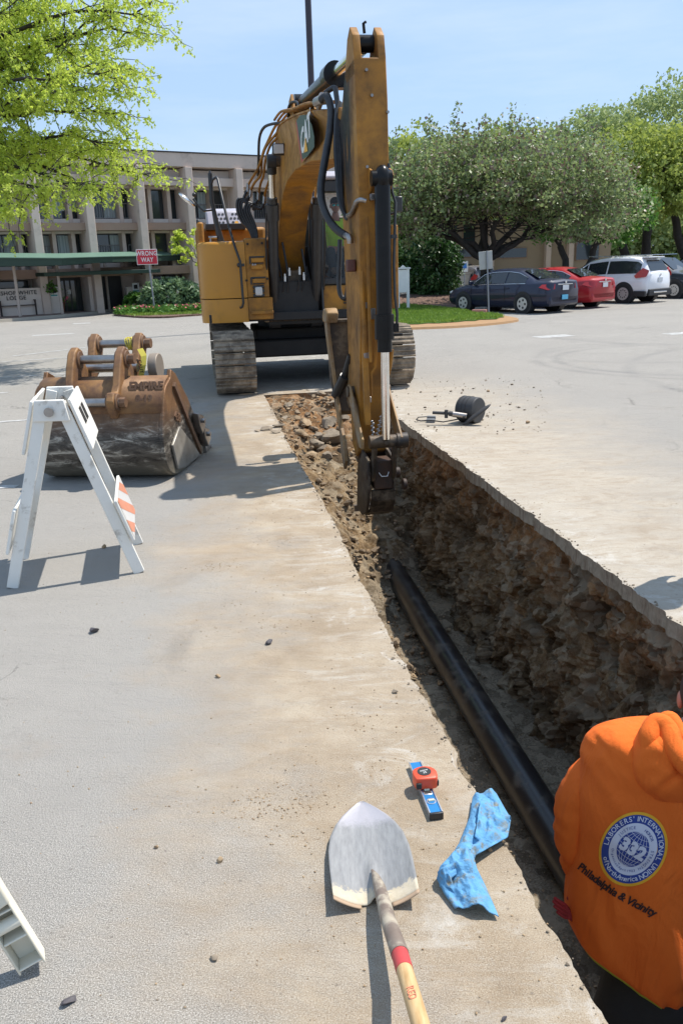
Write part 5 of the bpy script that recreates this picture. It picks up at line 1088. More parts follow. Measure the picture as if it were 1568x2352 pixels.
for i, (px, py, r_, mt) in enumerate(big):
    P = surf(px, py); rock('rock', P, r_*0.95, 20+i, mt if i % 4 else 'stonetan', 'broken brown rock on the dirt slope at the far end of the trench', 'rocks on the dirt slope in the trench', sq=(1, 0.75, 0.55), rotz=i*1.3)
spec_ = [(158, 2298, 0.022, 'stonedark', 'shiny black stone chip alone on the asphalt at lower left', (1.0, 0.75, 0.55), 0.5),
         (214, 1447, 0.034, 'stonedark', 'dark rusty lump on the asphalt below the barricade', (1, 0.8, 0.6), 0), (620, 1472, 0.03, 'stonedark', 'flat dark stone in the middle of the left pavement', (1, 0.7, 0.5), 1),
         (490, 2200, 0.014, 'stone', 'small reddish crumb left of the shovel handle', (1, 0.8, 0.6), 2), (1125, 1950, 0.014, 'stonetan', 'tan pebble right of the blue rag', (0.7, 1, 0.8), 0), (505, 1975, 0.013, 'stonetan', 'orange pebble left of the shovel blade', (0.8, 1, 0.8), 0),
         (907, 1587, 0.016, 'stone', 'rust brown pebble near the middle of the trench edge', (1, 0.8, 0.7), 0), (500, 1552, 0.016, 'stonetan', 'rust tan pebble on the asphalt left of the dust', (1, 0.8, 0.7), 0),
         (358, 1945, 0.009, 'stonetan', 'small tan pebble on the grey asphalt at left', (1, 0.8, 0.7), 0), (1158, 2340, 0.010, 'stonedark', 'dark chip near the trench edge at the bottom', (1, 0.6, 0.5), 0.5),
         (240, 1255, 0.02, 'stonetan', 'pale pebble between the barricade legs', (1, 0.8, 0.8), 0)]
for i, (px, py, r_, mt, lab, sq, rz) in enumerate(spec_): P = G(px, py, r_*sq[2]*0.75); rock('stone', P, r_, 60+i, mt, lab, None, sq, 'stone', rz)
for i, (px, py, r_) in enumerate(((612, 985, 0.10), (640, 978, 0.11), (632, 992, 0.08), (655, 958, 0.07), (590, 990, 0.05))):
    P = G(px, py, r_*0.15); rock('slate_slab', P, r_, 90+i, 'stone', 'flat broken stone slab lying on the left lip of the trench', 'flat stones on the left lip of the trench', sq=(1, 0.7, 0.2), cat='rock', rotz=i*0.4)
P6 = [G(rr_.uniform(900, 1250), 868+rr_.random()**1.5*130) for rr_ in [random.Random(5)] for _ in range(160)]
for i, (px, py, r_) in enumerate(((880, 935, 0.05), (912, 935, 0.03), (1100, 932, 0.05), (1210, 970, 0.05), (1170, 928, 0.04), (1190, 935, 0.04), (1120, 898, 0.05), (1225, 890, 0.03), (1175, 882, 0.05), (1165, 905, 0.03), (975, 935, 0.04), (965, 900, 0.04))):
    P = G(px, py, r_*0.25); rock('stone', P, r_*0.7, 110+i, 'stone' if i % 3 else 'stonetan', 'small loose stone scattered round the black drum tool', 'loose stones on the right pavement', sq=(1, 0.8, 0.5), cat='stone', rotz=i)
# uncountable crumbs: one object each
def crumbs(name, pts, mat, label, r0, r1, seed):
    r_ = random.Random(seed); V_ = []; F_ = []
    shapes = [rock_geo((0, 0, 0), 1, 300+k, 6, 4) for k in range(8)]
    for P in pts:
        s = r0*(r1/r0)**(r_.random()**2.2); v_, f_ = shapes[r_.randrange(8)]; a = r_.uniform(0, 6.28); ca, sa = math.cos(a), math.sin(a); b0 = len(V_)
        V_ += [(P[0]+s*(p[0]*ca-p[1]*sa), P[1]+s*(p[0]*sa+p[1]*ca), P[2]+s*p[2]+s*0.3) for p in v_]; F_ += [tuple(i+b0 for i in f) for f in f_]
    me = bpy.data.meshes.new(name); me.from_pydata(V_, [], F_); me.update(); me.materials.append(M[mat]); o = bpy.data.objects.new(name, me); col.objects.link(o)
    tag(o, label, 'gravel', None, 'stuff'); return o
rr_ = random.Random(11); P1 = []; P2 = []
crumbs('pavement_rubble', P6, 'stone', 'small broken stones strewn between the right track and the drum tool', 0.008, 0.028, 41)
for k in range(5200):
    v = 0.8+11*rr_.random()**1.4; u = UL-0.02-abs(rr_.gauss(0, 0.9))
    if mnoise.noise(Vector((u*1.3, v*1.3, 5)))+0.25 < rr_.random()*0.7: continue
    P1.append(uv(u, v, 0))
for k in range(900):
    c = G(rr_.uniform(900, 1260), rr_.uniform(872, 985)); P1.append(c)
for k in range(2600):
    v = 2.5+10*rr_.random(); u = UR+0.03+abs(rr_.gauss(0, 1.1))
    if mnoise.noise(Vector((u*1.3, v*1.3, 15)))+0.3 < rr_.random()*0.7: continue
    P1.append(uv(u, v, 0))
for cx, cy, n_ in ((610, 1860, 260), (650, 1830, 160), (640, 1440, 120), (500, 1300, 160), (620, 1240, 100), (840, 1650, 80), (700, 1930, 90), (860, 1760, 60), (410, 1850, 50)):
    c = G(cx, cy)
    for k in range(n_): P1.append(c+Vector((rr_.gauss(0, 0.10), rr_.gauss(0, 0.05), 0)))
crumbs('gravel_crumbs', P1, 'stonetan', 'fine tan gravel crumbs scattered on the pavement beside the trench', 0.0012, 0.0060, 5)
for k in range(1500):
    x = rr_.uniform(-4, 5); y = 1.2+12*rr_.random()**1.2; P = Vector((x, y, 0)); u = P.dot(TU)
    if UL-0.05 < u < UR+0.05 and P.dot(TV_) < V1: continue
    P2.append(P)
crumbs('dark_crumbs', P2, 'stone', 'dark grit scattered over the pavement', 0.0012, 0.0045, 6)
P3 = []
for k in range(2600):
    u = rr_.uniform(UL+0.02, UR-0.12); v = 5.6+6.0*rr_.random()
    z = ramp_z(u, v)
    if z < -1.4 and rr_.random() < 0.5: continue
    P3.append(uv(u, v, z+0.01))
M['rubble'] = basic('brown broken stone', (0.27, 0.205, 0.135), 0.95, 0, (0.15, 0.105, 0.065), 14, 0.5, 40, world=True)
crumbs('trench_rubble', P3[::2], 'stonetan', 'loose tan earth and broken stone on the slope of the trench', 0.006, 0.05, 8); crumbs('trench_rubble', P3[1::2], 'rubble', 'brown broken stone mixed into the earth slope of the trench', 0.006, 0.075, 18)
P4 = [uv(rr_.uniform(UL+0.1, UR-0.2), rr_.uniform(0.5, 8.0), -1.44) for k in range(6000)]
crumbs('bedding_gravel', P4, 'stonetan', 'fine bedding gravel around the black pipe', 0.004, 0.012, 9)
P5 = []
for k in range(900):     # broken crumbs along both cut edges
    v = V0+2+rr_.random()*11; s_ = rr_.random() < 0.6
    P5.append(uv((ru(v) if s_ else lu(v))+rr_.gauss(0, 0.012)+(0.015 if s_ else -0.015), v, 0))
crumbs('edge_crumbs', P5, 'stone', 'broken asphalt crumbs along the cut edges of the trench', 0.003, 0.014, 10)
# =============== PEOPLE ===============
def skin_geo(J, E_, sub=2, root=0):
    """J: list of (pos, radius or (rx, ry)); E_: edges -> vertices, faces of one continuous skin"""
    me = bpy.data.meshes.new('sk'); me.from_pydata([tuple(j[0]) for j in J], E_, []); o = bpy.data.objects.new('sk', me); col.objects.link(o)
    o.modifiers.new('s', 'SKIN')
    for i, j in enumerate(J):
        r = j[1] if isinstance(j[1], tuple) else (j[1], j[1]); me.skin_vertices[0].data[i].radius = r; me.skin_vertices[0].data[i].use_root = (i == root)
    m_ = o.modifiers.new('u', 'SUBSURF'); m_.levels = sub; m_.render_levels = sub
    bpy.context.view_layer.update()
    g = bpy.data.meshes.new_from_object(o.evaluated_get(bpy.context.evaluated_depsgraph_get()))
    out = [tuple(v.co) for v in g.vertices], [tuple(p.vertices) for p in g.polygons]
    bpy.data.objects.remove(o); bpy.data.meshes.remove(me); bpy.data.meshes.remove(g); return out
def fskin(name, c): return basic(name, c, 0.5, 0, tuple(x*0.85 for x in c), 8, 0.05, 80)
M['skin'] = fskin('skin tone', (0.42, 0.20, 0.13)); M['hair'] = flat('dark hair', (0.025, 0.018, 0.015), 0.7)
def add_head(b, c, fwd, up, s=1.0):
    """head with eyes sockets, nose, mouth, ears added to a body mesh"""
    fwd = Vector(fwd).normalized(); up = Vector(up); up = (up-fwd*up.dot(fwd)).normalized(); rt = fwd.cross(up)
    Rm = Matrix((rt, fwd, up)).transposed(); n, m = 28, 22; rings = []; c = Vector(c)
    base = len(b.v)
    for i in range(1, m):
        ph = math.pi*i/m; rg = []
        for k in range(n):
            t = 2*math.pi*k/n; x = math.sin(ph)*math.cos(t); y = math.sin(ph)*math.sin(t); z = math.cos(ph)
            px, py, pz = x*0.077, y*0.098, z*0.118
            if z < 0: px *= 1-0.35*z*z; py = py*(1-0.10*z*z)+(0.012*(-z) if y > 0 else 0.02*(-z))
            if y > 0.2:      # face relief
                f = (y-0.2)/0.8
                py += 0.026*f*math.exp(-(px/0.012)**2)*math.exp(-((pz+0.018)/0.02)**2)       # nose
                py -= 0.012*f*(math.exp(-((px-0.03)/0.014)**2)+math.exp(-((px+0.03)/0.014)**2))*math.exp(-((pz-0.008)/0.012)**2)  # sockets
                py += 0.006*f*math.exp(-(px/0.022)**2)*math.exp(-((pz+0.055)/0.010)**2)      # lips
                py += 0.008*f*math.exp(-(px/0.03)**2)*math.exp(-((pz+0.095)/0.018)**2)       # chin
            rg.append(c+(Rm @ Vector((px, py, pz)))*s)
        rings.append(rg)
    b.loft(rings)
    for s_ in (-1, 1): b.ell(c+(Rm @ Vector((s_*0.08, -0.005, -0.01)))*s, (0.012*s, 0.02*s, 0.032*s), 10, 8, rot=Rm)
    return Rm
def fingers(J, E_, wrist_i, w, d, side, palm, curl=0.6, s=1.0):
    """five fingers grown from the wrist joint; d = hand direction, side = towards the thumb, palm = palm normal"""
    d, side, palm = [Vector(x).normalized() for x in (d, side, palm)]
    J.append((w+d*0.045*s, (0.036*s, 0.018*s))); pi_ = len(J)-1; E_.append((wrist_i, pi_))
    for k, (off, ln) in enumerate(((0.027, 0.075), (0.009, 0.083), (-0.009, 0.077), (-0.026, 0.060))):
        a = w+d*0.088*s+side*off*s; J.append((a, 0.0095*s)); i0 = len(J)-1; E_.append((pi_, i0)); cur = a; dr = d.copy(); prev = i0
        for q in range(3):
            dr = (dr+palm*curl*0.55).normalized(); cur = cur+dr*(ln*(0.45, 0.32, 0.25)[q])*s; J.append((cur, (0.009-0.0008*q)*s)); E_.append((prev, len(J)-1)); prev = len(J)-1
    a = w+d*0.03*s+side*0.032*s; J.append((a, 0.012*s)); E_.append((pi_, len(J)-1)); p_ = len(J)-1
    dr = (d*0.6+side*0.7+palm*0.3).normalized()
    for q in range(2): a = a+dr*0.03*s; J.append((a, 0.0095*s)); E_.append((p_, len(J)-1)); p_ = len(J)-1; dr = (dr+d*0.5+palm*0.3).normalized()
def person(loc, label, group=None):
    return empty('person', loc, 0, label, 'person', group)
def figure(root, K, mats, head_dir, head_up=(0, 0, 1), s=1.0, palm=(0, 0, -1), curl=0.5, sleeves=True, hair=True):
    """K: world joints: hip, chest, neck, head, and for L/R: sho, elb, wri, thigh, knee, ankle, toe"""
    o0 = root.location
    k = {a: Vector(p)-o0 for a, p in K.items()}
    J = [(k['hip'], (0.14*s, 0.10*s)), (lerp(k['hip'], k['chest'], 0.5), (0.12*s, 0.09*s)), (k['chest'], (0.155*s, 0.11*s)), (k['neck'], 0.062*s), (lerp(k['neck'], k['head'], 0.6), 0.055*s)]
    E_ = [(0, 1), (1, 2), (2, 3), (3, 4)]
    for S in 'LR':
        b0 = len(J)
        J += [(k['sho'+S], 0.062*s), (k['elb'+S], 0.042*s), (lerp(k['elb'+S], k['wri'+S], 0.4), 0.04*s), (k['wri'+S], 0.027*s)]
        E_ += [(2, b0), (b0, b0+1), (b0+1, b0+2), (b0+2, b0+3)]
        d = (k['wri'+S]-k['elb'+S]).normalized(); pl = Vector(palm); pl = (pl-d*pl.dot(d)).normalized(); sd_ = d.cross(pl)*(1 if S == 'L' else -1)
        fingers(J, E_, b0+3, k['wri'+S], d, sd_, pl, curl, s)
        b1 = len(J); J += [(k['thi'+S], 0.09*s), (k['kne'+S], 0.058*s), (lerp(k['kne'+S], k['ank'+S], 0.35), 0.055*s), (k['ank'+S], 0.036*s), (k['toe'+S], 0.032*s)]
        E_ += [(0, b1), (b1, b1+1), (b1+1, b1+2), (b1+2, b1+3), (b1+3, b1+4)]
    v_, f_ = skin_geo(J, E_); b = MB(); b.add(v_, f_); Rm = add_head(b, k['head'], head_dir, head_up, s)
    body = b.build('body', mats['skin'], root, smooth=180)
    # trousers
    J2 = [(k['hip'], (0.165*s, 0.125*s)), (lerp(k['hip'], k['chest'], 0.22), (0.155*s, 0.12*s))]; E2 = [(0, 1)]
    for S in 'LR':
        i0 = len(J2); J2 += [(k['thi'+S], 0.105*s), (lerp(k['thi'+S], k['kne'+S], 0.5), 0.09*s), (k['kne'+S], 0.074*s), (lerp(k['kne'+S], k['ank'+S], 0.5), 0.074*s), (lerp(k['kne'+S], k['ank'+S], 0.93), 0.07*s)]
        E2 += [(0, i0)]+[(i0+q, i0+q+1) for q in range(4)]
    v_, f_ = skin_geo(J2, E2); b = MB(); b.add(v_, f_); b.build('trousers', mats['trousers'], root, smooth=180)
    for S in 'LR':
        d = (k['toe'+S]-k['ank'+S]); b = MB(); v_, f_ = skin_geo([(k['ank'+S]+Vector((0, 0, 0.09))*s, 0.052*s), (k['ank'+S], 0.054*s), (lerp(k['ank'+S], k['toe'+S], 0.6), (0.05*s, 0.042*s)), (k['toe'+S]+d*0.12, (0.045*s, 0.035*s))], [(0, 1), (1, 2), (2, 3)]); b.add(v_, f_); b.build('boot', mats['boot'], root, smooth=180)
    if 'shirt' in mats:
        J3 = [(lerp(k['hip'], k['chest'], 0.02), (0.172*s, 0.128*s)), (lerp(k['hip'], k['chest'], 0.5), (0.168*s, 0.128*s)), (k['chest'], (0.178*s, 0.128*s)), (lerp(k['chest'], k['neck'], 0.8), (0.085*s, 0.075*s))]; E3 = [(0, 1), (1, 2), (2, 3)]
        for S in 'LR':
            i0 = len(J3); J3 += [(k['sho'+S], 0.082*s), (lerp(k['sho'+S], k['elb'+S], 0.75), 0.07*s)]; E3 += [(2, i0), (i0, i0+1)]
            if sleeves: J3 += [(k['elb'+S], 0.06*s), (lerp(k['elb'+S], k['wri'+S], 0.9), 0.045*s)]; E3 += [(i0+1, i0+2), (i0+2, i0+3)]
        v_, f_ = skin_geo(J3, E3); b = MB(); b.add(v_, f_); b.build('shirt', mats['shirt'], root, smooth=180)
    if hair:
        b = MB(); b.ell(k['head']+(Rm @ Vector((0, -0.016, 0.026)))*s, (0.083*s, 0.097*s, 0.103*s), 22, 14, rot=Rm); b.build('hair', mats.get('hair', M['hair']), root, smooth=180)
    b = MB()
    for s_ in (-1, 1): b.ell(k['head']+(Rm @ Vector((s_*0.03, 0.080, 0.006)))*s, (0.011*s, 0.008*s, 0.009*s), 10, 8, rot=Rm)
    b.build('eyes', M['white'], body, smooth=180)
    return k, Rm, body
# ---------- worker in the trench ----------
CAMP = Vector((0, 0, CAM_H)); FW = Vector((0, math.cos(PITCH), -math.sin(PITCH)))
def DP(px, py, d): r = ray(px, py); return CAMP+r*(d/r.dot(FW))
DW = 2.9; PXM = DW/FP
rgt = (DP(1500, 1900, DW)-DP(1400, 1900, DW)).normalized(); dwn = (DP(1450, 2000, DW)-DP(1450, 1900, DW)).normalized()
hipc = DP(1490, 2250, DW+0.34)
FLZ = -1.43
wroot = person(Vector((hipc.x+0.02, hipc.y, FLZ)), 'worker in orange hooded sweatshirt seen from behind, standing in the trench')
M['hoodie'] = basic('orange sweatshirt fleece', (0.80, 0.150, 0.010), 0.9, 0, (0.72, 0.125, 0.008), 2.0, 0.3, 220, dirt=(0.42, 0.10, 0.02), dscale=3.2, damt=(0.70, 0.9))
_m = M['hoodie']; _n = _m.node_tree; _b = _n.nodes['Principled BSDF']
bump(_n, noise(_n, coords(_n, (1, 1, 0.45)), 7.5, 3, 0.5, 1.2), 0.65, 0.035, _b, _b.inputs['Normal'].links[0].from_socket)
M['jeans'] = basic('dark work trousers', (0.022, 0.025, 0.03), 0.9, 0, (0.035, 0.037, 0.04), 5, 0.3, 120)
M['boots'] = flat('brown boots', (0.12, 0.07, 0.04), 0.8)
W2 = 1.0
hx, hy, hz = hipc
K = dict(hip=hipc+Vector((0.02, 0.02, 0.0)), chest=DP(1525, 1860, DW+0.27), neck=DP(1574, 1705, DW+0.13), head=DP(1618, 1604, DW+0.20),
         shoL=DP(1400, 1760, DW+0.24), elbL=DP(1322, 1885, DW+0.26), wriL=DP(1362, 2010, DW+0.36), shoR=DP(1690, 1830, DW+0.12), elbR=DP(1780, 1700, DW+0.30), wriR=DP(1690, 1640, DW+0.38),
         thiL=Vector((hx-0.10, hy, hz-0.10)), kneL=Vector((hx-0.13, hy+0.05, (hz+FLZ)/2-0.02)), ankL=Vector((hx-0.13, hy-0.02, FLZ+0.09)), toeL=Vector((hx-0.14, hy+0.14, FLZ+0.04)),
         thiR=Vector((hx+0.14, hy, hz-0.10)), kneR=Vector((hx+0.18, hy+0.06, (hz+FLZ)/2-0.02)), ankR=Vector((hx+0.17, hy-0.01, FLZ+0.09)), toeR=Vector((hx+0.19, hy+0.15, FLZ+0.04)))
kk, RmW, wbody = figure(wroot, K, dict(skin=M['skin'], trousers=M['jeans'], boot=M['boots']), (0.35, 1, -0.25), (0.05, 0.3, 1), 1.08, palm=(0, 0, -1))
o0 = wroot.location
# sweatshirt torso: stacked rings, back towards the camera
RG_ = [(1440, 2218, .235, 32, .165), (1436, 2200, .268, 32, .19), (1447, 2150, .288, 30, .20), (1466, 2065, .298, 26, .205), (1486, 1965, .290, 20, .20), (1500, 1870, .290, 14, .19),
       (1508, 1800, .285, 11, .18), (1512, 1745, .288, 9, .165), (1520, 1710, .262, 9, .145), (1530, 1684, .215, 8, .11), (1540, 1668, .15, 7, .085), (1560, 1660, .08, 5, .06)]
nrm_b = Vector((0.0, -math.cos(R(10)), math.sin(R(10))))
def interp_rings(t):
    x = t*(len(RG_)-1); i = min(int(x), len(RG_)-2); f = x-i
    P = [RG_[max(0, i-1)], RG_[i], RG_[i+1], RG_[min(len(RG_)-1, i+2)]]
    return [0.5*((2*P[1][q])+(P[2][q]-P[0][q])*f+(2*P[0][q]-5*P[1][q]+4*P[2][q]-P[3][q])*f*f+(3*P[1][q]-P[0][q]-3*P[2][q]+P[3][q])*f**3) for q in range(5)]
b = MB(); rings = []; NR = 72; NC = 96
for i in range(NR+1):
    t = i/NR; px, py, wd, tl, hd_ = interp_rings(t); wd *= 1.0; c = DP(px, py, DW+0.13+(py-1680)/500*0.15)
    ax_ = rgt*math.cos(R(tl))+dwn*math.sin(R(tl)); dd = -nrm_b; dd = (dd-ax_*dd.dot(ax_)).normalized(); rg = []
    for k in range(NC):
        a = 2*math.pi*k/NC; ca, sa = math.cos(a), math.sin(a)
        x = math.copysign(abs(ca)**0.86, ca)*wd*1.0; y = math.copysign(abs(sa)**0.9, sa)*hd_
        p = c+ax_*x+dd*y
        # soft cloth folds, stronger near the hem and under the arms
        f = 0.011*math.sin(x*26+3.0*mnoise.noise(Vector((x*3, t*3, 1)))) * (0.35+0.65*math.exp(-((t-0.06)/0.10)**2)+0.4*math.exp(-((t-0.72)/0.12)**2))
        f += -0.010*max(0, 1-abs(mnoise.noise(Vector((x*2.2+t*3.5, t*2.0-x*2, 31))))*9)*(1 if t < 0.85 else 0) + 0.022*mnoise.noise(Vector((x*4, t*4.5, 4)))+0.006*(1-2*abs(mnoise.noise(Vector((x*9+t*6, t*5, 9)))*1.6))
        # diagonal drag crease below the hood
        u_ = x*0.9+(t-0.45)*0.8; f += -0.012*math.exp(-((u_+0.02)/0.035)**2)*math.exp(-((t-0.42)/0.2)**2)
        p = p-dd*f*(1 if y < 0 else 0.5)+(ax_*(f*0.5*(1 if ca > 0 else -1))); rg.append(p-o0)
    rings.append(rg)
b.loft(rings); hood_t = b.build('sweatshirt', M['hoodie'], wroot, smooth=180)
TORSO = [[p for p in r_] for r_ in rings]
# ribbed hem with a lime shirt edge under it
b = MB(); base = []
for q, (off, sc_) in enumerate(((0.0, 0.99), (0.035, 0.955))):
    c = sum((p for p in rings[2]), Vector())/NC; base.append([c+(p-c)*sc_*0.985+dwn*(off*0.45-0.004) for p in rings[2]])
b.loft(base); M['lime'] = flat('lime undershirt', (0.35, 0.42, 0.04), 0.8); b.build('undershirt_edge', M['lime'], wroot, smooth=180)
# sleeves
def sleeve(pts, name='sleeve'):
    J = [(DP(*p[:3])-o0, p[3]) for p in pts]; v_, f_ = skin_geo(J, [(i, i+1) for i in range(len(J)-1)], 3); b = MB(); b.add(v_, f_); o = b.build(name, M['hoodie'], wroot, smooth=180)
    for v in o.data.vertices: 
        q = v.co; v.co = q + v.normal*(0.006*(1-2*abs(mnoise.noise(Vector((q.x*5, q.y*5, q.z*16)))*1.8))+0.003*mnoise.noise(q*9))
    return o
sleeve([(1440, 1750, DW+.22, .09), (1385, 1768, DW+.23, .10), (1338, 1815, DW+.24, .096), (1316, 1880, DW+.25, .088), (1320, 1950, DW+.28, .078), (1342, 2020, DW+.33, .066), (1336, 2080, DW+.29, .05)])
sleeve([(1640, 1800, DW+.12, .10), (1690, 1820, DW+.14, .095), (1740, 1770, DW+.2, .085), (1775, 1710, DW+.3, .075), (1720, 1650, DW+.36, .05)])
# red glove showing beside the left hip
M['redglove'] = basic('dark red glove', (0.33, 0.02, 0.02), 0.7, 0, (0.22, 0.015, 0.015), 12, 0.3, 100)
J = [(DP(1322, 2106, DW+.25)-o0, 0.030)]; E_ = []; w_ = J[0][0]; dd_ = (DP(1268, 2092, DW+.14)-DP(1316, 2116, DW+.2)).normalized()
fingers(J, E_, 0, w_-dd_*0.01, dd_, dwn*-1, -nrm_b, 0.25, 0.85); v_, f_ = skin_geo(J, E_); b = MB(); b.add(v_, f_); b.build('glove', M['redglove'], wroot, smooth=180)
# hood lying on the back
out = [(1466, 1676), (1450, 1712), (1444, 1752), (1452, 1792), (1474, 1822), (1500, 1842), (1545, 1852), (1600, 1846), (1660, 1815), (1700, 1770), (1690, 1715), (1640, 1680), (1580, 1672), (1520, 1662)]
out = [(p.x, p.y) for p in smoothp(out+[out[0]], 4)[:-1]]; cen = (1560, 1765); rings2 = []
for i in range(15):
    f = i/14; rg = []
    for (x, y) in out:
        X = cen[0]+(x-cen[0])*f; Y = cen[1]+(y-cen[1])*f; h = 0.075*(1-f**2.6)**0.75
        h += 0.022*math.sin((X*0.012-Y*0.02)+2*mnoise.noise(Vector((X*.01, Y*.01, 2))))*(1-f)**0.5*f + 0.012*mnoise.noise(Vector((X*.03, Y*.03, 5)))*min(1, (1-f)*4)
        h -= 0.012*math.exp(-(((X-1500)*0.62+(Y-1840)*0.78+12)/9)**2)*(Y > 1740)      # seam
        rg.append(DP(X, Y, DW-0.005-h+0.03*f**6)-o0)
    rings2.append(rg)
b = MB(); b.loft(rings2, caps=False); hd2 = b.build('hood', M['hoodie'], wroot, smooth=180)
def collar(pts, r, name='hood_roll'):
    P = [DP(*p)-o0 for p in pts]; P = smoothp([tuple(p) for p in P], 6); b = MB(); n = len(P); b.tube(P, [r*(0.55+0.45*math.sin(math.pi*min(1, (i+2)/(n*0.45)) if i < n*0.225 else math.pi/2))*(1+0.1*mnoise.noise(P[i]*20)) for i in range(n)], 16); return b.build(name, M['hoodie'], hd2, smooth=180)
collar([(1486, 1735, DW-.03), (1490, 1690, DW-.02), (1505, 1662, DW+.0), (1530, 1672, DW-.02), (1548, 1720, DW-.07), (1585, 1765, DW-.1), (1640, 1790, DW-.1)], 0.036)
collar([(1512, 1700, DW+.02), (1522, 1662, DW+.02), (1538, 1652, DW+.02), (1552, 1672, DW+.0), (1575, 1712, DW-.04), (1620, 1740, DW-.06), (1680, 1740, DW-.05)], 0.030)
# printed emblem projected on the back
bvh = BVHTree.FromPolygons([tuple(p) for r_ in TORSO for p in r_], [(i*NC+k, i*NC+(k+1) % NC, (i+1)*NC+(k+1) % NC, (i+1)*NC+k) for i in range(NR) for k in range(NC)])
EC = DP(1452, 1951, DW)-o0; erot = R(31); ex = rgt*math.cos(erot)+dwn*math.sin(erot); ey = -dwn*math.cos(erot)+rgt*math.sin(erot); view = (EC+o0-CAMP).normalized()
def onback(x, y, off):
    P = EC+ex*x+ey*y; hit = bvh.ray_cast(P-view*0.8, view)
    return (hit[0]-view*off) if hit[0] is not None else P
def decal(b, vs_, fs, off):
    b.add([onback(p[0], p[1], off) for p in vs_], fs)
def ringdecal(r0, r1, off, sx=1.0, n=64, m=4):
    b = MB(); vs_ = []; fs = []
    for i in range(m+1):
        r = r0+(r1-r0)*i/m
        for k in range(n): a = 2*math.pi*k/n; vs_.append((r*math.cos(a)*sx, r*math.sin(a)))
    for i in range(m):
        for k in range(n): fs.append((i*n+k, i*n+(k+1) % n, (i+1)*n+(k+1) % n, (i+1)*n+k))
    decal(b, vs_, fs, off); return b
M['p_gold'] = flat('gold print', (0.80, 0.40, 0.02), 0.8); M['p_navy'] = flat('navy print', (0.025, 0.055, 0.26), 0.8); M['p_white'] = flat('white print', (0.62, 0.64, 0.72), 0.8); M['p_ink'] = flat('black print', (0.03, 0.012, 0.01), 0.8)
ER = 0.137; SX = 0.86
em = ringdecal(0.0, ER, 0.0025, SX, 64, 10).build('emblem', M['p_gold'], hood_t, smooth=180, fixn=False)
ringdecal(0.0, ER*0.92, 0.0035, SX, 64, 10).build('emblem_ring', M['p_navy'], em, smooth=180, fixn=False)
ringdecal(0.0, ER*0.70, 0.0045, SX, 64, 8).build('emblem_field', M['p_white'], em, smooth=180, fixn=False)
ringdecal(0.0, ER*0.47, 0.0055, SX, 48, 6).build('globe', M['p_navy'], em, smooth=180, fixn=False)
b = MB(); rg_ = ER*0.47
def dline(b, pts, wd, off):
    for i in range(len(pts)-1):
        p, q = Vector((*pts[i], 0)), Vector((*pts[i+1], 0)); d = (q-p); 
        if d.length < 1e-6: continue
        d.normalize(); s_ = Vector((-d.y, d.x, 0))*wd/2; decal(b, [p-s_, q-s_, q+s_, p+s_], [(0, 1, 2, 3)], off)
for k in range(-3, 4):
    L_ = k/4; dline(b, [(SX*rg_*L_*math.cos(t), rg_*math.sin(t)) for t in np.linspace(-1.45, 1.45, 14)], 0.0013, 0.0065)
    y = rg_*k/4; hw = math.sqrt(max(0, rg_**2-y*y)); dline(b, [(SX*hw*s_, y-0.008*(1-s_*s_)+0.004) for s_ in np.linspace(-1, 1, 12)], 0.0013, 0.0065)
b.build('globe_lines', M['p_white'], em, smooth=0, fixn=False)
b = MB(); vs_, fs = text_geo('332', 0.062, 0, 0.0035, 'CENTER', 0, 1.05); decal(b, vs_, fs, 0.008); b.build('emblem_number', M['p_white'], em, smooth=0, fixn=False)
def arctext(b, body, size, rad, a0, a1, off, flip=False, bold=0.0, sx=SX):
    n = len(body); ws = {}
    wd = [0.45 if ch in " iIl'.,•" else (1.3 if ch in 'mMW&' else 1.0) for ch in body]; tot = sum(wd); cur = 0
    for ch, w1 in zip(body, wd):
        f = (cur+w1/2)/tot; cur += w1
        if ch == ' ': continue
        a = a0+(a1-a0)*f; vs_, fs = text_geo(ch, size, 0, bold)
        rot = a-math.pi/2 if not flip else a+math.pi/2
        c, s_ = math.cos(rot), math.sin(rot)
        decal(b, [(sx*(rad*math.cos(a))+(p[0]*c-p[1]*s_), rad*math.sin(a)+(p[0]*s_+p[1]*c)) for p in vs_], fs, off)
b = MB(); arctext(b, "LABORERS' INTERNATIONAL UNION", 0.025, ER*0.805, R(200), R(-42), 0.0055, bold=0.0003); arctext(b, 'of North America', 0.025, ER*0.805, R(222), R(315), 0.0055, True, 0.0003); b.build('emblem_lettering', M['p_white'], em, smooth=0, fixn=False)
b = MB(); arctext(b, 'JUSTICE', 0.015, ER*0.575, R(170), R(115), 0.006); arctext(b, 'HONOR', 0.015, ER*0.575, R(88), R(48), 0.006); arctext(b, 'STRENGTH', 0.015, ER*0.575, R(25), R(-40), 0.006); arctext(b, 'Organized April 1903', 0.0125, ER*0.585, R(205), R(312), 0.006, True); b.build('emblem_small_lettering', M['p_navy'], em, smooth=0, fixn=False)
b = MB(); txt = 'Philadelphia & Vicinity'
wd = [0.42 if ch in ' il' else (0.6 if ch in 'tc' else (1.0 if ch in 'PV&' else 0.72)) for ch in txt]; tot = sum(wd); cur = 0
for ch, w1 in zip(txt, wd):
    f = (cur+w1/2)/tot; cur += w1
    if ch == ' ': continue
    x = -0.143+0.33*f; y = -0.158-0.012*math.cos((f-0.5)*3.2)+0.004; vs_, fs = text_geo(ch, 0.040, 0, 0.0012, 'CENTER', 0.12); decal(b, [(x+p[0], y+p[1]) for p in vs_], fs, 0.004)
b.build('back_print', M['p_ink'], hood_t, smooth=0, fixn=False)
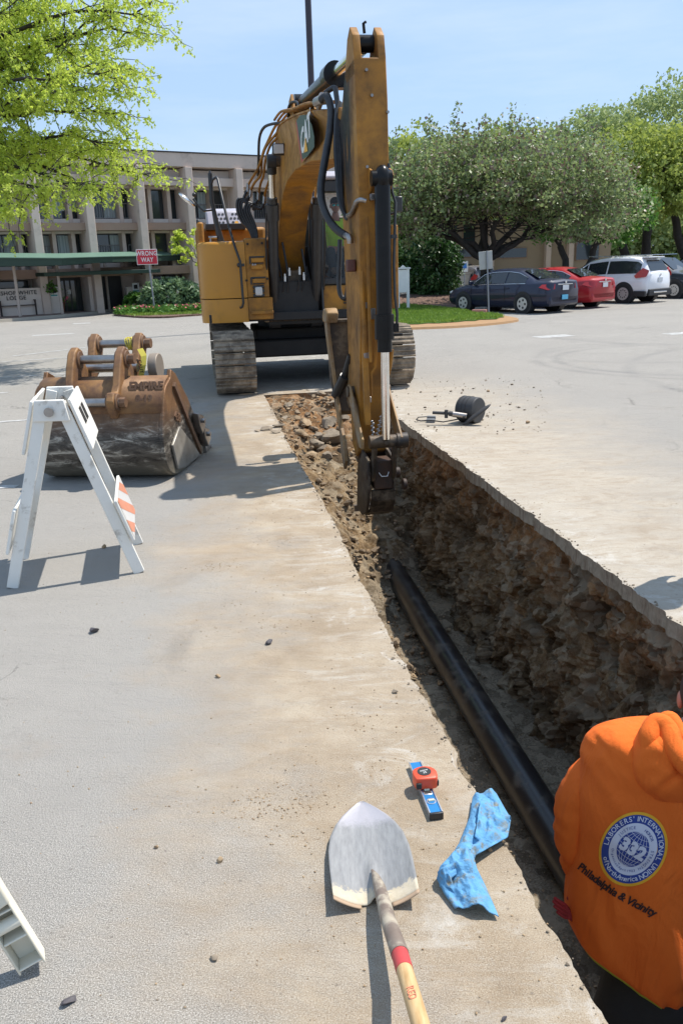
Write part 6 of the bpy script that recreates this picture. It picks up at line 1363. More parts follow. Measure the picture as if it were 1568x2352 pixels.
# ---------- operator in the cab ----------
oh = uv(*[W(770, 472, 13.75)[i] for i in (0, 1, 2)]); HX = TU; HY = TV_
oroot = person(oh-Vector((0, 0, oh.z-1.49)), 'operator in lime shirt, cap and mirrored sunglasses seated in the cab')
def O(x, y, z): return oh+HX*x+HY*y+Vector((0, 0, z))
K = dict(hip=O(0.03, 0.22, -0.72), chest=O(0.02, 0.14, -0.36), neck=O(0.0, 0.04, -0.17), head=oh)
for S, s_ in (('L', 1), ('R', -1)):
    K['sho'+S] = O(0.02+s_*0.19, 0.12, -0.25); K['elb'+S] = O(s_*0.27, 0.03, -0.50); K['wri'+S] = O(s_*0.28, -0.18, -0.62)
    K['thi'+S] = O(s_*0.10, 0.10, -0.76); K['kne'+S] = O(s_*0.15, -0.35, -0.68); K['ank'+S] = O(s_*0.14, -0.45, -1.0); K['toe'+S] = O(s_*0.15, -0.60, -1.02)
ko, Ro, ob = figure(oroot, K, dict(skin=M['skin'], shirt=basic('lime yellow shirt', (0.50, 0.80, 0.03), 0.8, 0, (0.44, 0.72, 0.03), 4), trousers=M['jeans'], boot=M['boots']), -HY+Vector((-0.1, 0, -0.08)), (0, 0, 1), 1.0, sleeves=False)
b = MB(); b.ell(ko['head']+(Ro @ Vector((0, -0.01, 0.055))), (0.086, 0.105, 0.075), 20, 12, rot=Ro); b.ell(ko['head']+(Ro @ Vector((0, 0.105, 0.045))), (0.065, 0.06, 0.008), 16, 8, rot=Ro); b.build('cap', flat('dark cap', (0.03, 0.025, 0.02), 0.8), oroot, smooth=180)
M['mirrorlens'] = flat('teal mirror lens', (0.10, 0.55, 0.60), 0.15, 0.6)
b = MB()
for s_ in (-1, 1): b.ell(ko['head']+(Ro @ Vector((s_*0.033, 0.100, 0.008))), (0.028, 0.010, 0.019), 14, 8, rot=Ro)
sg = b.build('sunglasses', M['mirrorlens'], oroot, smooth=180)
# ---------- bystander just outside the right edge: only the head's shadow shows ----------
bp = Vector((2.46, 4.48, 0)); br_ = person(bp, 'bystander just outside the right edge casting the round head shadow on the pavement')
def Bp(x, y, z): return bp+Vector((x, y, z))
K = dict(hip=Bp(0, 0, .95), chest=Bp(0, 0, 1.32), neck=Bp(0, 0, 1.5), head=Bp(0, 0.01, 1.66))
for S, s_ in (('L', -1), ('R', 1)):
    K['sho'+S] = Bp(s_*.19, 0, 1.43); K['elb'+S] = Bp(s_*.25, 0.02, 1.14); K['wri'+S] = Bp(s_*.26, .07, .88); K['thi'+S] = Bp(s_*.1, 0, .86); K['kne'+S] = Bp(s_*.11, .02, .5); K['ank'+S] = Bp(s_*.11, -.02, .08); K['toe'+S] = Bp(s_*.13, .14, .035)
kb, Rb, _ = figure(br_, K, dict(skin=M['skin'], shirt=flat('grey shirt', (0.3, 0.3, 0.32), 0.8), trousers=M['jeans'], boot=M['boots']), (-1, 0.2, -0.2), (0, 0, 1), 1.0)
b = MB(); b.ell(kb['head']+Vector((0, 0, 0.05)), (0.13, 0.15, 0.09), 20, 12); b.build('hard_hat', flat('white hard hat', (0.75, 0.75, 0.72), 0.3), br_, smooth=180)
# =============== BACKGROUND ===============
# ---------------- apartment lodge building ----------------
BA0 = Vector((-13.9, 38.0, 0)); brz = math.atan2(0.535, 0.845); be = Vector((math.cos(brz), math.sin(brz), 0)); bn = Vector((-math.sin(brz), math.cos(brz), 0))
def FX(cx, cy=480, off=0.0):
    """crop pixel -> (s along facade, z) on the plane `off` in front of the facade"""
    r = ray(cx/3.097, 310.3+cy/3.097); t = (BA0-bn*off).dot(bn)/r.dot(bn); P = r*t; return (P-BA0).dot(be), P.z+CAM_H
M['concrete'] = basic('tan cast concrete', (0.62, 0.50, 0.42), 0.9, 0, (0.54, 0.44, 0.37), 1.2, 0.1, 12, dirt=(0.38, 0.31, 0.26), dscale=1.4, damt=(0.56, 0.8))
M['palewall'] = basic('pale stucco wall', (0.68, 0.60, 0.53), 0.9, 0, (0.62, 0.54, 0.48), 1.5, 0.1, 15)
M['brownbeam'] = basic('brown concrete with beam shade', (0.34, 0.23, 0.17), 0.9, 0, (0.29, 0.195, 0.145), 2)  # brown paints in the shade on the lower balcony beams
M['wframe'] = flat('dark bronze window frame', (0.03, 0.028, 0.027), 0.5)
M['pane'] = glassmat('window glass', (0.03, 0.04, 0.045), 0.06)
def curtain_mat():
    m, nt, b = newmat('curtain behind glass'); v = coords(nt, (22, 1, 0.3)); o = ramp(nt, noise(nt, v, 1, 3, 0.5), [(0.35, (0.22, 0.27, 0.27)), (0.65, (0.48, 0.53, 0.51))]); nt.links.new(o, b.inputs['Base Color']); b.inputs['Roughness'].default_value = 0.25; return m
M['curtain'] = curtain_mat(); M['railgrey'] = flat('grey railing', (0.25, 0.24, 0.24), 0.5)
BLD = empty('apartment_building', BA0, brz, 'three storey tan concrete building with deep columns, balconies and curtained windows', 'building')
def bp_(b, name, mat, parent=None, **k): return b.build(name, M[mat], parent or BLD, **k)
S0, S1 = -11.0, 18.0
b = MB(); b.box(((S0+S1)/2, 5.6, 3.2), (S1-S0, 10, 6.4)); bp_(b, 'wall', 'palewall')
b = MB(); b.box(((S0+S1)/2, 4.9, 6.66), (S1-S0, 11.8, 0.60)); bp_(b, 'roof_parapet', 'concrete', bevel=0.02)
b = MB(); b.box(((S0+S1)/2, 4.9, 6.985), (S1-S0+0.1, 11.9, 0.04)); bp_(b, 'roof_cap', 'wframe')
b = MB(); b.box(((S0+S1)/2, 0.1, 6.12), (S1-S0, 0.9, 0.34)); bp_(b, 'fascia', 'palewall')
for z0, z1 in ((5.56, 5.93), (3.60, 3.93), (1.62, 2.0)):
    b = MB(); b.box(((S0+S1)/2, -0.25, (z0+z1)/2), (S1-S0, 1.1, z1-z0)); bp_(b, 'balcony_beam', 'brownbeam' if z0 < 5 else 'concrete', bevel=0.01)
for z0, z1 in ((3.932, 4.13), (5.46, 5.558), (3.5, 3.598)):
    b = MB(); b.box(((S0+S1)/2, 0.28, (z0+z1)/2), (S1-S0, 0.75, z1-z0)); bp_(b, 'sill_band', 'palewall')
majors = [-560, -180, 195, 580, 948, 1290, 1640, 1960]
for cx in majors:
    s, _ = FX(cx); b = MB(); b.box((s, -0.42, 3.17), (0.34, 1.55, 6.34)); bp_(b, 'column', 'concrete', bevel=0.02)
def win(x0, x1, z0, z1, curt=0, rail=0, split=False):
    s0, _ = FX(x0, 480, -0.3); s1, _ = FX(x1, 480, -0.3); c = (s0+s1)/2; wd = s1-s0; y = 0.5
    b = MB(); b.box((c, y+0.02, (z0+z1)/2), (wd, 0.20, z1-z0)); f = bp_(b, 'window', 'wframe')
    b = MB(); b.box((c, y-0.10, (z0+z1)/2), (wd-0.08, 0.02, z1-z0-0.08)); bp_(b, 'pane', 'pane', f)
    if curt:
        q0, q1 = (s0+wd*0.5, s1-0.06) if curt == 1 else (s0+0.06, s1-0.06)
        b = MB(); n = 40; b.grid([[(q0+(q1-q0)*i/n, y-0.125+0.012*math.sin(i*1.9), z) for i in range(n+1)] for z in (z0+(0.05 if curt < 3 else 0.35), z1-0.06)]); bp_(b, 'curtain', 'curtain', f, smooth=180)
    if split: b = MB(); b.box((c, y-0.12, (z0+z1)/2), (0.05, 0.04, z1-z0)); bp_(b, 'mullion', 'wframe', f)
    if rail:
        b = MB(); h = z0+(z1-z0)*0.52
        b.box((c, y-0.20, h), (wd, 0.03, 0.03)); b.box((c, y-0.20, z0+0.05), (wd, 0.03, 0.03))
        n = max(3, int(wd/0.115))
        for i in range(n+1): b.box((s0+wd*i/n, y-0.20, (z0+h)/2+0.02), (0.018, 0.018, h-z0))
        bp_(b, 'railing', 'railgrey', f, smooth=0)
U_, L_ = (4.14, 5.455), (2.45, 3.495)
for (x0, x1, cu, ra) in ((-160, 80, 1, 1), (210, 325, 2, 1), (355, 465, 3, 0), (500, 558, 3, 0), (628, 832, 1, 1), (862, 922, 0, 1), (980, 1045, 0, 1), (1068, 1170, 0, 0), (1205, 1275, 0, 0), (1325, 1488, 1, 1), (1520, 1600, 0, 1), (1660, 1760, 2, 0), (1790, 1900, 0, 1), (-420, -250, 2, 0)): win(x0, x1, *U_, cu, ra, x1-x0 > 150)
for (x0, x1, cu, ra) in ((-140, 105, 1, 1), (140, 185, 0, 1), (240, 352, 2, 1), (372, 492, 2, 0), (525, 578, 0, 0), (652, 855, 1, 1), (885, 945, 0, 1), (1005, 1070, 0, 1), (1085, 1190, 0, 0), (1225, 1285, 0, 0), (1345, 1488, 1, 1), (1520, 1600, 0, 1), (1660, 1760, 2, 0), (-400, -240, 2, 0)): win(x0, x1, *L_, cu, ra, x1-x0 > 150)
for cx in (95, 345, 482, 612, 845, 1055, 1190, 1492, 1620, 1775, -230):
    s, _ = FX(cx, 480, -0.1); b = MB(); b.box((s, 0.16, 4.2), (0.17, 0.6, 4.4)); bp_(b, 'pier', 'concrete')
# ground floor
for (x0, x1) in ((-100, 130), (180, 215), (1020, 1120), (1130, 1210), (1245, 1305), (1370, 1410)):
    win(x0, x1, 1.12, 1.55)
s0, _ = FX(440, 1100); s1, _ = FX(600, 1100); b = MB(); b.box(((s0+s1)/2, 0.52, 0.85), (s1-s0, 0.2, 1.6)); en = bp_(b, 'entrance_recess', 'wframe')
b = MB(); 
for i in range(4): b.box((s0+(s1-s0)*(i+0.5)/4, 0.40, 0.8), ((s1-s0)/4-0.08, 0.02, 1.35))
bp_(b, 'door', 'pane', en)
b = MB(); b.box((s0+(s1-s0)*0.42, 0.37, 0.98), (0.16, 0.01, 0.2)); bp_(b, 'door_notice', 'white', en)
s2, _ = FX(690, 1100); s3, _ = FX(890, 1100); b = MB(); b.box(((s2+s3)/2, 0.52, 0.85), (s3-s2, 0.2, 1.7)); bp_(b, 'entrance_recess', 'wframe')
s4, _ = FX(640, 1100); b = MB(); b.box((s4, -0.1, 0.9), (0.5, 1.3, 1.8)); bp_(b, 'entry_wall', 'palewall')
# low pale wall in front carrying the letters
q0, _ = FX(-400, 1200, 0.9); q1, _ = FX(425, 1200, 0.9); b = MB(); b.box(((q0+q1)/2, -0.98, 0.62), (q1-q0, 0.16, 1.24)); bp_(b, 'sign_wall', 'palewall')
for body, cx, cy, sz in (('BISHOP WHITE', 118, 1124, 0.235), ('LODGE', 118, 1160, 0.235)):
    s, z = FX(cx, cy, 1.07); b = MB(); b.text(body, sz, Matrix.Translation((s, -1.075, z)) @ Matrix.Rotation(R(90), 4, 'X') @ Matrix.Diagonal((0.98, 1, 1, 1)), 0.012, 0.002, spacing=1.12); bp_(b, 'wall_lettering', 'wframe', smooth=0)
q0, _ = FX(905, 1150, 0.6); q1, _ = FX(1900, 1150, 0.6); b = MB(); b.box(((q0+q1)/2, -0.6, 0.55), (q1-q0, 0.14, 1.1)); bp_(b, 'garden_wall', 'palewall')
M['teal'] = flat('teal sign print', (0.03, 0.28, 0.24), 0.5)
for cx, cy, off in ((384, 1115, 1.09), (967, 1085, 0.70)):
    s, z = FX(cx, cy, off); o = empty('wall_sign', BA0+be*s-bn*(off-0.005), brz, 'small white and teal notice on the wall '+('beside the entrance doors' if cx < 500 else 'right of the passage opening'), 'sign')
    b = MB(); b.box((0, 0, z), (0.32, 0.02, 0.42)); b.build('panel', M['white'], o); b = MB(); b.box((0, -0.014, z+0.04), (0.18, 0.008, 0.18)); b.build('symbol', M['ink'], o); b = MB(); b.box((0, -0.014, z-0.15), (0.28, 0.008, 0.06)); b.build('print_band', M['teal'], o)
# ---------------- canopy walkway ----------------
M['greenroof'] = flat('pale green metal roof', (0.14, 0.24, 0.18), 0.45, 0.2); M['greenfascia'] = flat('dark green fascia', (0.018, 0.045, 0.03), 0.6); M['postwhite'] = flat('cream post', (0.50, 0.42, 0.36), 0.6)
CN = empty('walkway_canopy', (-12, 36.5, 0), 0, 'long green roofed walkway canopy on thin cream posts in front of the building', 'canopy')
cpts = [(-330, 845, 928, 34.3), (0, 850, 934, 34.6), (440, 853, 926, 35.2), (800, 842, 903, 37.0), (1280, 829, 892, 42.0)]
F0 = [AT(x/3.097, 310.3+y1/3.097, d)-Vector((-12, 36.5, 0)) for x, y0, y1, d in cpts]; F1 = [AT(x/3.097, 310.3+(y0+26)/3.097, d)-Vector((-12, 36.5, 0)) for x, y0, y1, d in cpts]
bk_ = [p+Vector((-0.9, 2.2, 0.0)) for p in F1]; rd = [(a+c)/2+Vector((0, 0, 0.22)) for a, c in zip(F1, bk_)]
b = MB(); b.grid([F0, F1]); b.grid([[p+Vector((-0.9, 2.2, 0)) for p in F0], bk_]); b.build('fascia', M['greenfascia'], CN, smooth=0, solid=0.04)
b = MB(); b.grid([[p+Vector((0.03, -0.06, 0.02)) for p in F1], rd, [p+Vector((0, 0.06, 0)) for p in bk_]]); b.build('roof', M['greenroof'], CN, smooth=0, solid=0.03)
b = MB(); b.grid([[p+Vector((0, 0, 0.05)) for p in F0], [p+Vector((-0.9, 2.2, 0.05)) for p in F0]]); b.build('soffit', M['greenfascia'], CN, smooth=0)
for (x0, y0, x1, y1) in ((100, 925, 150, 1310), (290, 935, 320, 1285), (408, 920, 450, 1290), (675, 920, 705, 1255), (748, 910, 783, 1258), (895, 1000, 915, 1240), (1108, 915, 1128, 1170)):
    P = G(x1/3.097, 310.3+y1/3.097); 
    if P.y > 44: P = AT(x1/3.097, 310.3+y1/3.097, 43.0); P.z = 0
    b = MB(); b.cyl(P-Vector((-12, 36.5, 0)), P-Vector((-12, 36.5, 0))+Vector((0, 0, 2.3)), 0.065, n=10); b.build('post', M['postwhite'], CN)
# lower flat porch roof above the doors
s0, _ = FX(270, 990, 1.2); s1, _ = FX(1080, 960, 1.2); b = MB(); b.box(((s0+s1)/2, -1.2, 1.78), (s1-s0, 2.2, 0.16)); bp_(b, 'porch_roof', 'greenfascia', bevel=0.01)
# paving strip / kerb in front of the building
M['kerb'] = basic('pale kerb', (0.42, 0.38, 0.32), 0.8, 0, (0.36, 0.33, 0.28), 3, world=True); M['brick'] = basic('red brown paving', (0.20, 0.13, 0.11), 0.85, 0, (0.26, 0.19, 0.16), 9, world=True)
kp = [G(-60, 752), G(0, 741), G(145, 729), G(215, 722), G(285, 712), AT(330, 706, 41.5)]
for p in kp: p.z = 0
b = MB(); b.loft([[p, p+Vector((0, 0, 0.12)), p+Vector((-0.1, 0.15, 0.12)), p+Vector((-0.1, 0.15, 0))] for p in kp]); struct(b.build('kerb', M['kerb'], smooth=30))
b = MB(); b.grid([[p+Vector((-0.1, 0.15, 0.115)) for p in kp], [p+Vector((-2.5, 5.0, 0.115)) for p in kp]]); struct(b.build('pavement', M['brick'], smooth=0))
# bench, planters, baskets
M['benchwood'] = flat('dark wood bench', (0.035, 0.022, 0.018), 0.6)
P = G(112/3.097, 310.3+1306/3.097); BN = empty('bench', P+Vector((0, 0.4, 0.12)), brz, 'dark wooden bench with slatted back under the wall lettering', 'bench')
b = MB()
for i in range(4): b.box((0, -0.20+0.11*i, 0.42), (1.5, 0.09, 0.03))
b.build('seat', M['benchwood'], BN)
b = MB()
for i in range(12): b.box((-0.66+0.12*i, 0.24, 0.66), (0.05, 0.02, 0.38))
b.box((0, 0.24, 0.88), (1.5, 0.04, 0.08)); b.box((0, 0.24, 0.50), (1.5, 0.04, 0.05)); b.build('backrest', M['benchwood'], BN)
for x in (-0.72, 0.72):
    for y in (-0.24, 0.24): b = MB(); b.box((x, y, 0.31), (0.06, 0.06, 0.62)); b.build('leg', M['benchwood'], BN)
    b = MB(); b.box((x, 0.0, 0.62), (0.07, 0.55, 0.04)); b.build('armrest', M['benchwood'], BN)
M['leaf_mid'] = foliage('mid green leaves', (0.05, 0.12, 0.02), (0.09, 0.20, 0.03), 0.3)
M['leaf_bright'] = foliage('spring yellow green leaves', (0.28, 0.37, 0.05), (0.47, 0.55, 0.09), 0.5, 0.55, 0.9)
M['leaf_yellow'] = foliage('yellow green far leaves', (0.17, 0.225, 0.045), (0.28, 0.33, 0.07), 0.4, 0.55, 0.5)
M['leaf_haze'] = foliage('haze-pale far leaves', (0.19, 0.25, 0.09), (0.27, 0.33, 0.13), 0.4, 0.6, 0.5)  # distance haze is mixed into this paler leaf colour
M['leaf_crab'] = foliage('dark glossy crabapple leaves', (0.12, 0.16, 0.065), (0.22, 0.28, 0.11), 0.38, 0.48, 0.7, 0.6)
M['leaf_crab2'] = foliage('purplish crabapple leaves', (0.11, 0.075, 0.06), (0.17, 0.13, 0.09), 0.25, 0.5, 0.7, 0.55)
M['leaf_ever'] = foliage('dark evergreen leaves', (0.022, 0.06, 0.016), (0.05, 0.12, 0.03), 0.2, 0.42, 1.5, 0.6)
M['leaf_silver'] = foliage('silvery hedge leaves', (0.07, 0.13, 0.05), (0.16, 0.24, 0.12), 0.3, 0.45, 3, 0.6)
M['bark'] = basic('dark bark', (0.045, 0.036, 0.030), 0.9, 0, (0.022, 0.018, 0.015), 6, 0.5, 20)
M['petal'] = flat('pink flowers', (0.55, 0.10, 0.14), 0.7); M['petalw'] = flat('white flowers', (0.62, 0.55, 0.5), 0.7)
def leaves(name, C_, size, mat, parent, seed, elong=2.0, droop=0.0, jitter=0.5, up=0.0):
    """one crown mesh of leaf quads at centres C_ (Nx3)"""
    rg = np.random.default_rng(seed); C_ = np.asarray(C_, dtype=np.float32); n = len(C_)
    a = rg.normal(size=(n, 3)); a[:, 2] = a[:, 2]*(1-droop*0.5)-droop*1.3; a /= np.linalg.norm(a, axis=1)[:, None]
    r_ = rg.normal(size=(n, 3)); r_[:, 2] *= (1-up); b_ = np.cross(a, r_); b_ /= np.linalg.norm(b_, axis=1)[:, None]
    s = size*(1+jitter*(rg.random(n)-0.5)*2); L = (a*s[:, None]*elong*0.5); Wd = (b_*s[:, None]*0.5)
    V_ = np.empty((n, 4, 3), dtype=np.float32); V_[:, 0] = C_-L; V_[:, 1] = C_+Wd+L*0.1; V_[:, 2] = C_+L; V_[:, 3] = C_-Wd+L*0.1
    me = bpy.data.meshes.new(name); me.vertices.add(4*n); me.vertices.foreach_set('co', V_.ravel()); me.loops.add(4*n); me.loops.foreach_set('vertex_index', np.arange(4*n, dtype=np.int32))
    me.polygons.add(n); me.polygons.foreach_set('loop_start', np.arange(0, 4*n, 4, dtype=np.int32)); me.update(); me.validate(); me.materials.append(M[mat])
    o = bpy.data.objects.new(name, me); col.objects.link(o)
    if parent is not None: o.parent = parent
    return o
def limb(b, p, q, r0, r1, seed, sag=0.0, wob=0.12, n=7, k=6):
    rr = random.Random(seed); p, q = Vector(p), Vector(q); L = (q-p).length; pts = []; rs = []
    for i in range(n+1):
        t = i/n; P = p.lerp(q, t)+Vector((0, 0, sag*L*math.sin(math.pi*t)))
        if 0 < i < n: P += Vector((rr.gauss(0, 1), rr.gauss(0, 1), rr.gauss(0, 1)))*wob*L/n
        pts.append(P); rs.append(r0+(r1-r0)*t)
    b.tube(pts, rs, k); return pts
def tree(base, trunk_top, tr, blobs, nleaf, size, mat, label, group=None, seed=1, forks=5, elong=1.6, mat2=None, mix=0.3, name='tree', hollow=0.55, shoots=0, clump=0.28, trunks=None, tw=70):
    rr = random.Random(seed); rg = np.random.default_rng(seed); base = Vector(base); root = empty(name, base, 0, label, 'tree', group)
    b = MB().at(Matrix.Translation(-base)); tt = Vector(trunk_top)
    for tb, tp_ in (trunks or [(base, tt)]): limb(b, tb, tp_, tr, tr*0.72, seed, 0, 0.15, 6, 12)
    tot = sum(bl[1][0]*bl[1][1]*bl[1][2] for bl in blobs); P_all = []; tips = []
    starts = [Vector(t[1]) for t in trunks] if trunks else [tt]
    for i in range(forks):
        bl = blobs[i % len(blobs)]; c = Vector(bl[0]); q = c+Vector((rr.uniform(-.5, .5)*bl[1][0], rr.uniform(-.5, .5)*bl[1][1], rr.uniform(-.3, .3)*bl[1][2]))
        st_ = starts[i % len(starts)]; pts = limb(b, st_, q, tr*0.5, tr*0.16, seed*31+i, 0.06, 0.18, 8, 8); tips.append(pts)
    for i in range(tw):
        pts = tips[i % len(tips)]; p = pts[rr.randrange(3, len(pts))]; bl = blobs[rr.randrange(len(blobs))]; d = Vector((rr.gauss(0, 1), rr.gauss(0, 1), rr.gauss(0, 0.8))); d.normalize()
        q = Vector(bl[0])+Vector((d.x*bl[1][0], d.y*bl[1][1], d.z*bl[1][2]))*0.9
        limb(b, p, p.lerp(q, rr.uniform(0.5, 1)), tr*0.10, tr*0.03, seed*77+i, 0.03, 0.2, 6, 5)
    b.build('trunk', M['bark'], root, smooth=60)
    for bi, (c, rad) in enumerate(blobs):
        k = int(nleaf*rad[0]*rad[1]*rad[2]/tot); nc = max(12, k//55)
        d = rg.normal(size=(nc, 3)); d /= np.linalg.norm(d, axis=1)[:, None]; f = hollow+(1-hollow)*rg.random(nc)**0.6; cc = np.array(c)+d*np.array(rad)*f[:, None]*(0.86+0.28*rg.random(nc))[:, None]
        idx = rg.integers(0, nc, k); sp = clump*min(rad)*0.55
        P = cc[idx]+rg.normal(size=(k, 3))*np.array([sp, sp, sp*0.6]); P_all.append(P)
    for i in range(shoots):
        bl = blobs[rr.randrange(len(blobs))]; a = rr.uniform(0, 6.28); q = rr.uniform(0, 0.8); x = bl[0][0]+bl[1][0]*q*math.cos(a); y = bl[0][1]+bl[1][1]*q*math.sin(a); z = bl[0][2]+bl[1][2]*math.sqrt(1-q*q)
        h = rr.uniform(0.5, 1.3); n_ = int(60*h); t = rg.random(n_); P_all.append(np.stack([x+rg.normal(size=n_)*0.09+0.15*t, y+rg.normal(size=n_)*0.09, z-0.3+h*t], 1))
    P = np.concatenate(P_all)-np.array(base); P = P[(P[:, 2]+base.z) > 0.05]
    if mat2:
        m_ = rg.random(len(P)) < mix; leaves('crown', P[~m_], size, mat, root, seed, elong); leaves('crown', P[m_], size, mat2, root, seed+1, elong)
    else: leaves('crown', P, size, mat, root, seed, elong)
    return root
# ---- big crabapple behind the parked cars ----
tree((6.1, 34.6, 0.05), (6.15, 34.7, 1.75), 0.26, [((2.6, 34, 4.1), (1.8, 2.4, 1.8)), ((4.6, 34, 4.9), (2.2, 2.6, 1.6)), ((6.9, 34.5, 5.1), (2.4, 2.6, 1.6)), ((9.2, 35, 4.7), (2.2, 2.4, 1.7)), ((10.9, 35.5, 3.9), (1.5, 2.2, 1.5)), ((6.4, 33.8, 4.3), (3.4, 2.2, 1.1)), ((3.2, 33.8, 3.1), (1.5, 1.6, 0.7)), ((9.6, 34.0, 3.1), (1.9, 1.6, 0.8))],
     42000, 0.085, 'leaf_crab', 'broad dark leaved crabapple tree standing behind the dark blue sedan', seed=5, forks=10, mat2='leaf_crab2', mix=0.22, shoots=26, name='crabapple_tree', clump=0.42, hollow=0.35, tw=110)
# trees at right, yellow green, farther back
tree((18.5, 52, 0), (18.3, 52, 3.6), 0.30, [((15.0, 52, 5.6), (2.8, 3, 2.2)), ((18.0, 52, 6.8), (3.2, 3, 2.3)), ((21.4, 53, 6.6), (3.0, 3, 2.4)), ((24.5, 53, 6.0), (2.6, 3, 2.4)), ((17.5, 51, 4.8), (3.8, 2.5, 1.0))], 42000, 0.15, 'leaf_yellow', 'bright yellow green tree with several dark stems behind the white car', seed=9, forks=9, trunks=[(Vector((18.0, 52, 0)), Vector((17.0, 52, 4.0))), (Vector((18.6, 52, 0)), Vector((19.0, 52, 4.2))), (Vector((21.8, 53, 0)), Vector((23.2, 53, 4.6))), (Vector((22, 53, 0)), Vector((20.7, 53, 4.2)))], name='leafy_tree', clump=0.4)
tree((24, 66, 0), (24, 66, 7), 0.35, [((16, 66, 8.0), (4.0, 4, 2.8)), ((20, 66, 9.2), (4.2, 4, 2.9)), ((25, 66, 10.2), (5, 4, 3.3)), ((31, 66, 9.5), (4, 4, 3.3))], 30000, 0.17, 'leaf_haze', 'tall pale green tree rising behind the yellow green tree at far right', seed=12, forks=8, name='leafy_tree')
tree((13.2, 47, 0), (13.0, 47, 2.6), 0.22, [((12.3, 47, 4.5), (2.6, 2, 1.9)), ((15, 47, 4.0), (2.2, 2, 1.6))], 12000, 0.13, 'leaf_mid', 'green tree standing between the crabapple and the white car', seed=14, forks=6, name='leafy_tree', trunks=[(Vector((13.0, 47, 0)), Vector((12.3, 47, 2.4))), (Vector((13.5, 47, 0)), Vector((14.2, 47, 2.4)))])
tree((5, 56, 0), (5, 56, 4), 0.3, [((2.0, 56, 6.4), (2.6, 3, 2.6)), ((6, 57, 7.2), (4, 3, 2.6)), ((11, 58, 7.2), (4, 3, 2.6))], 24000, 0.16, 'leaf_yellow', 'light green tree showing above and behind the crabapple', seed=17, forks=6, name='leafy_tree')
# far wood: reads as one mass
rg = np.random.default_rng(4); n = 60000; x = rg.uniform(12, 75, n); y = 80+rg.random(n)*8; z = rg.random(n)**0.8*(8.0+2.0*np.sin(x*0.35)+1.0*np.sin(x*1.1))
tag(leaves('woodland', np.stack([x, y, z], 1), 0.36, 'leaf_haze', None, 3, 1.3), 'mass of light green woodland far behind the parked cars', 'woodland', None, 'stuff')
n = 26000; x = rg.uniform(-3, 16, n); y = 78+rg.random(n)*5; z = rg.random(n)*5.5; tag(leaves('woodland', np.stack([x, y, z], 1), 0.4, 'leaf_mid', None, 5, 1.3), 'darker far trees behind the tan building at right', 'woodland', None, 'stuff')
# ---- evergreen shrubs ----
def shrub(c, rad, n, size, mat, label, name='evergreen_shrub', seed=1, group=None, stems=True):
    c = Vector(c); root = empty(name, (c.x, c.y, 0), 0, label, 'shrub', group); rg = np.random.default_rng(seed)
    nc = n//40; d = rg.normal(size=(nc, 3)); d /= np.linalg.norm(d, axis=1)[:, None]; cc = d*np.array(rad)*(0.80+0.25*rg.random(nc))[:, None]; idx = rg.integers(0, nc, n)
    P = cc[idx]+rg.normal(size=(n, 3))*min(rad)*0.11; P += np.array([0, 0, c.z]); P = P[P[:, 2] > 0.03]; leaves('foliage', P, size, mat, root, seed)
    if stems:
        b = MB()
        for i in range(6): a = i*1.05; limb(b, (0.1*math.cos(a), 0.1*math.sin(a), 0), (rad[0]*0.5*math.cos(a), rad[1]*0.5*math.sin(a), c.z+rad[2]*0.4), 0.04, 0.012, i)
        b.build('stem', M['bark'], root)
    return root
shrub((4.35, 38.0, 1.45), (1.15, 1.1, 1.55), 14000, 0.085, 'leaf_ever', 'rounded dark evergreen shrub right of the white post sign', seed=3)
shrub((2.35, 38.5, 1.5), (0.75, 1.0, 1.6), 9000, 0.085, 'leaf_ever', 'dark evergreen shrub half hidden behind the excavator, left of the white post sign', seed=4)
shrub((0.9, 39.5, 1.4), (0.9, 1.0, 1.5), 7000, 0.085, 'leaf_ever', 'dark evergreen shrub hidden behind the excavator arm', seed=5)
# ---- lawn island with mulch ----
M['mulch'] = basic('brown bark mulch', (0.13, 0.075, 0.05), 0.95, 0, (0.07, 0.04, 0.03), 9, 0.8, 14, dirt=(0.24, 0.15, 0.11), dscale=14, damt=(0.5, 0.62), world=True)
M['grassbase'] = basic('lawn base', (0.07, 0.15, 0.015), 0.95, 0, (0.05, 0.11, 0.012), 3, 0.5, 20, world=True)
M['strawdirt'] = basic('bare orange earth verge', (0.36, 0.21, 0.10), 0.95, 0, (0.28, 0.17, 0.085), 6, 0.6, 12, world=True)
def blanket(pts, z, name, mat, thick=0.0):
    b = MB(); P = [Vector((p[0], p[1], z)) for p in pts]; b.v = [tuple(p) for p in P]; b.f = [tuple(range(len(P)))]; return struct(b.build(name, M[mat], smooth=0))
gi = [G(860, 762), G(905, 759), G(960, 757), G(1040, 754), G(1110, 749), G(1165, 743), G(1190, 738), G(1180, 733), G(1140, 727), G(1090, 722), G(1040, 716), G(1000, 711), G(940, 706), G(850, 700)]
verge = [(p.x, p.y) for p in gi]; verge = [(p.x, p.y) for p in smoothp(verge+[verge[0]], 3)[:-1]]
cg = Vector((sum(p[0] for p in verge)/len(verge), sum(p[1] for p in verge)/len(verge)))
lawn = []
for i, p in enumerate(verge):
    d = Vector((cg.x-p[0], cg.y-p[1])); k = 0.9+0.35*mnoise.noise(Vector((p[0]*2, p[1]*2, 0))) if p[1] < 29.5 else 0.1; L = d.length; lawn.append((p[0]+d.x/L*min(k, L*.4)*0.5, p[1]+d.y/L*min(k, L*.4)*1.5 if p[1] < 29.5 else p[1]))
b = MB(); b.loft([[(p[0], p[1], 0.0) for p in verge], [(p[0]*0.995+cg.x*0.005, p[1]*0.99+cg.y*0.01, 0.06) for p in verge]]); struct(b.build('earth_verge', M['strawdirt'], smooth=30))
blanket(lawn, 0.075, 'lawn', 'grassbase')
from mathutils.geometry import intersect_point_line
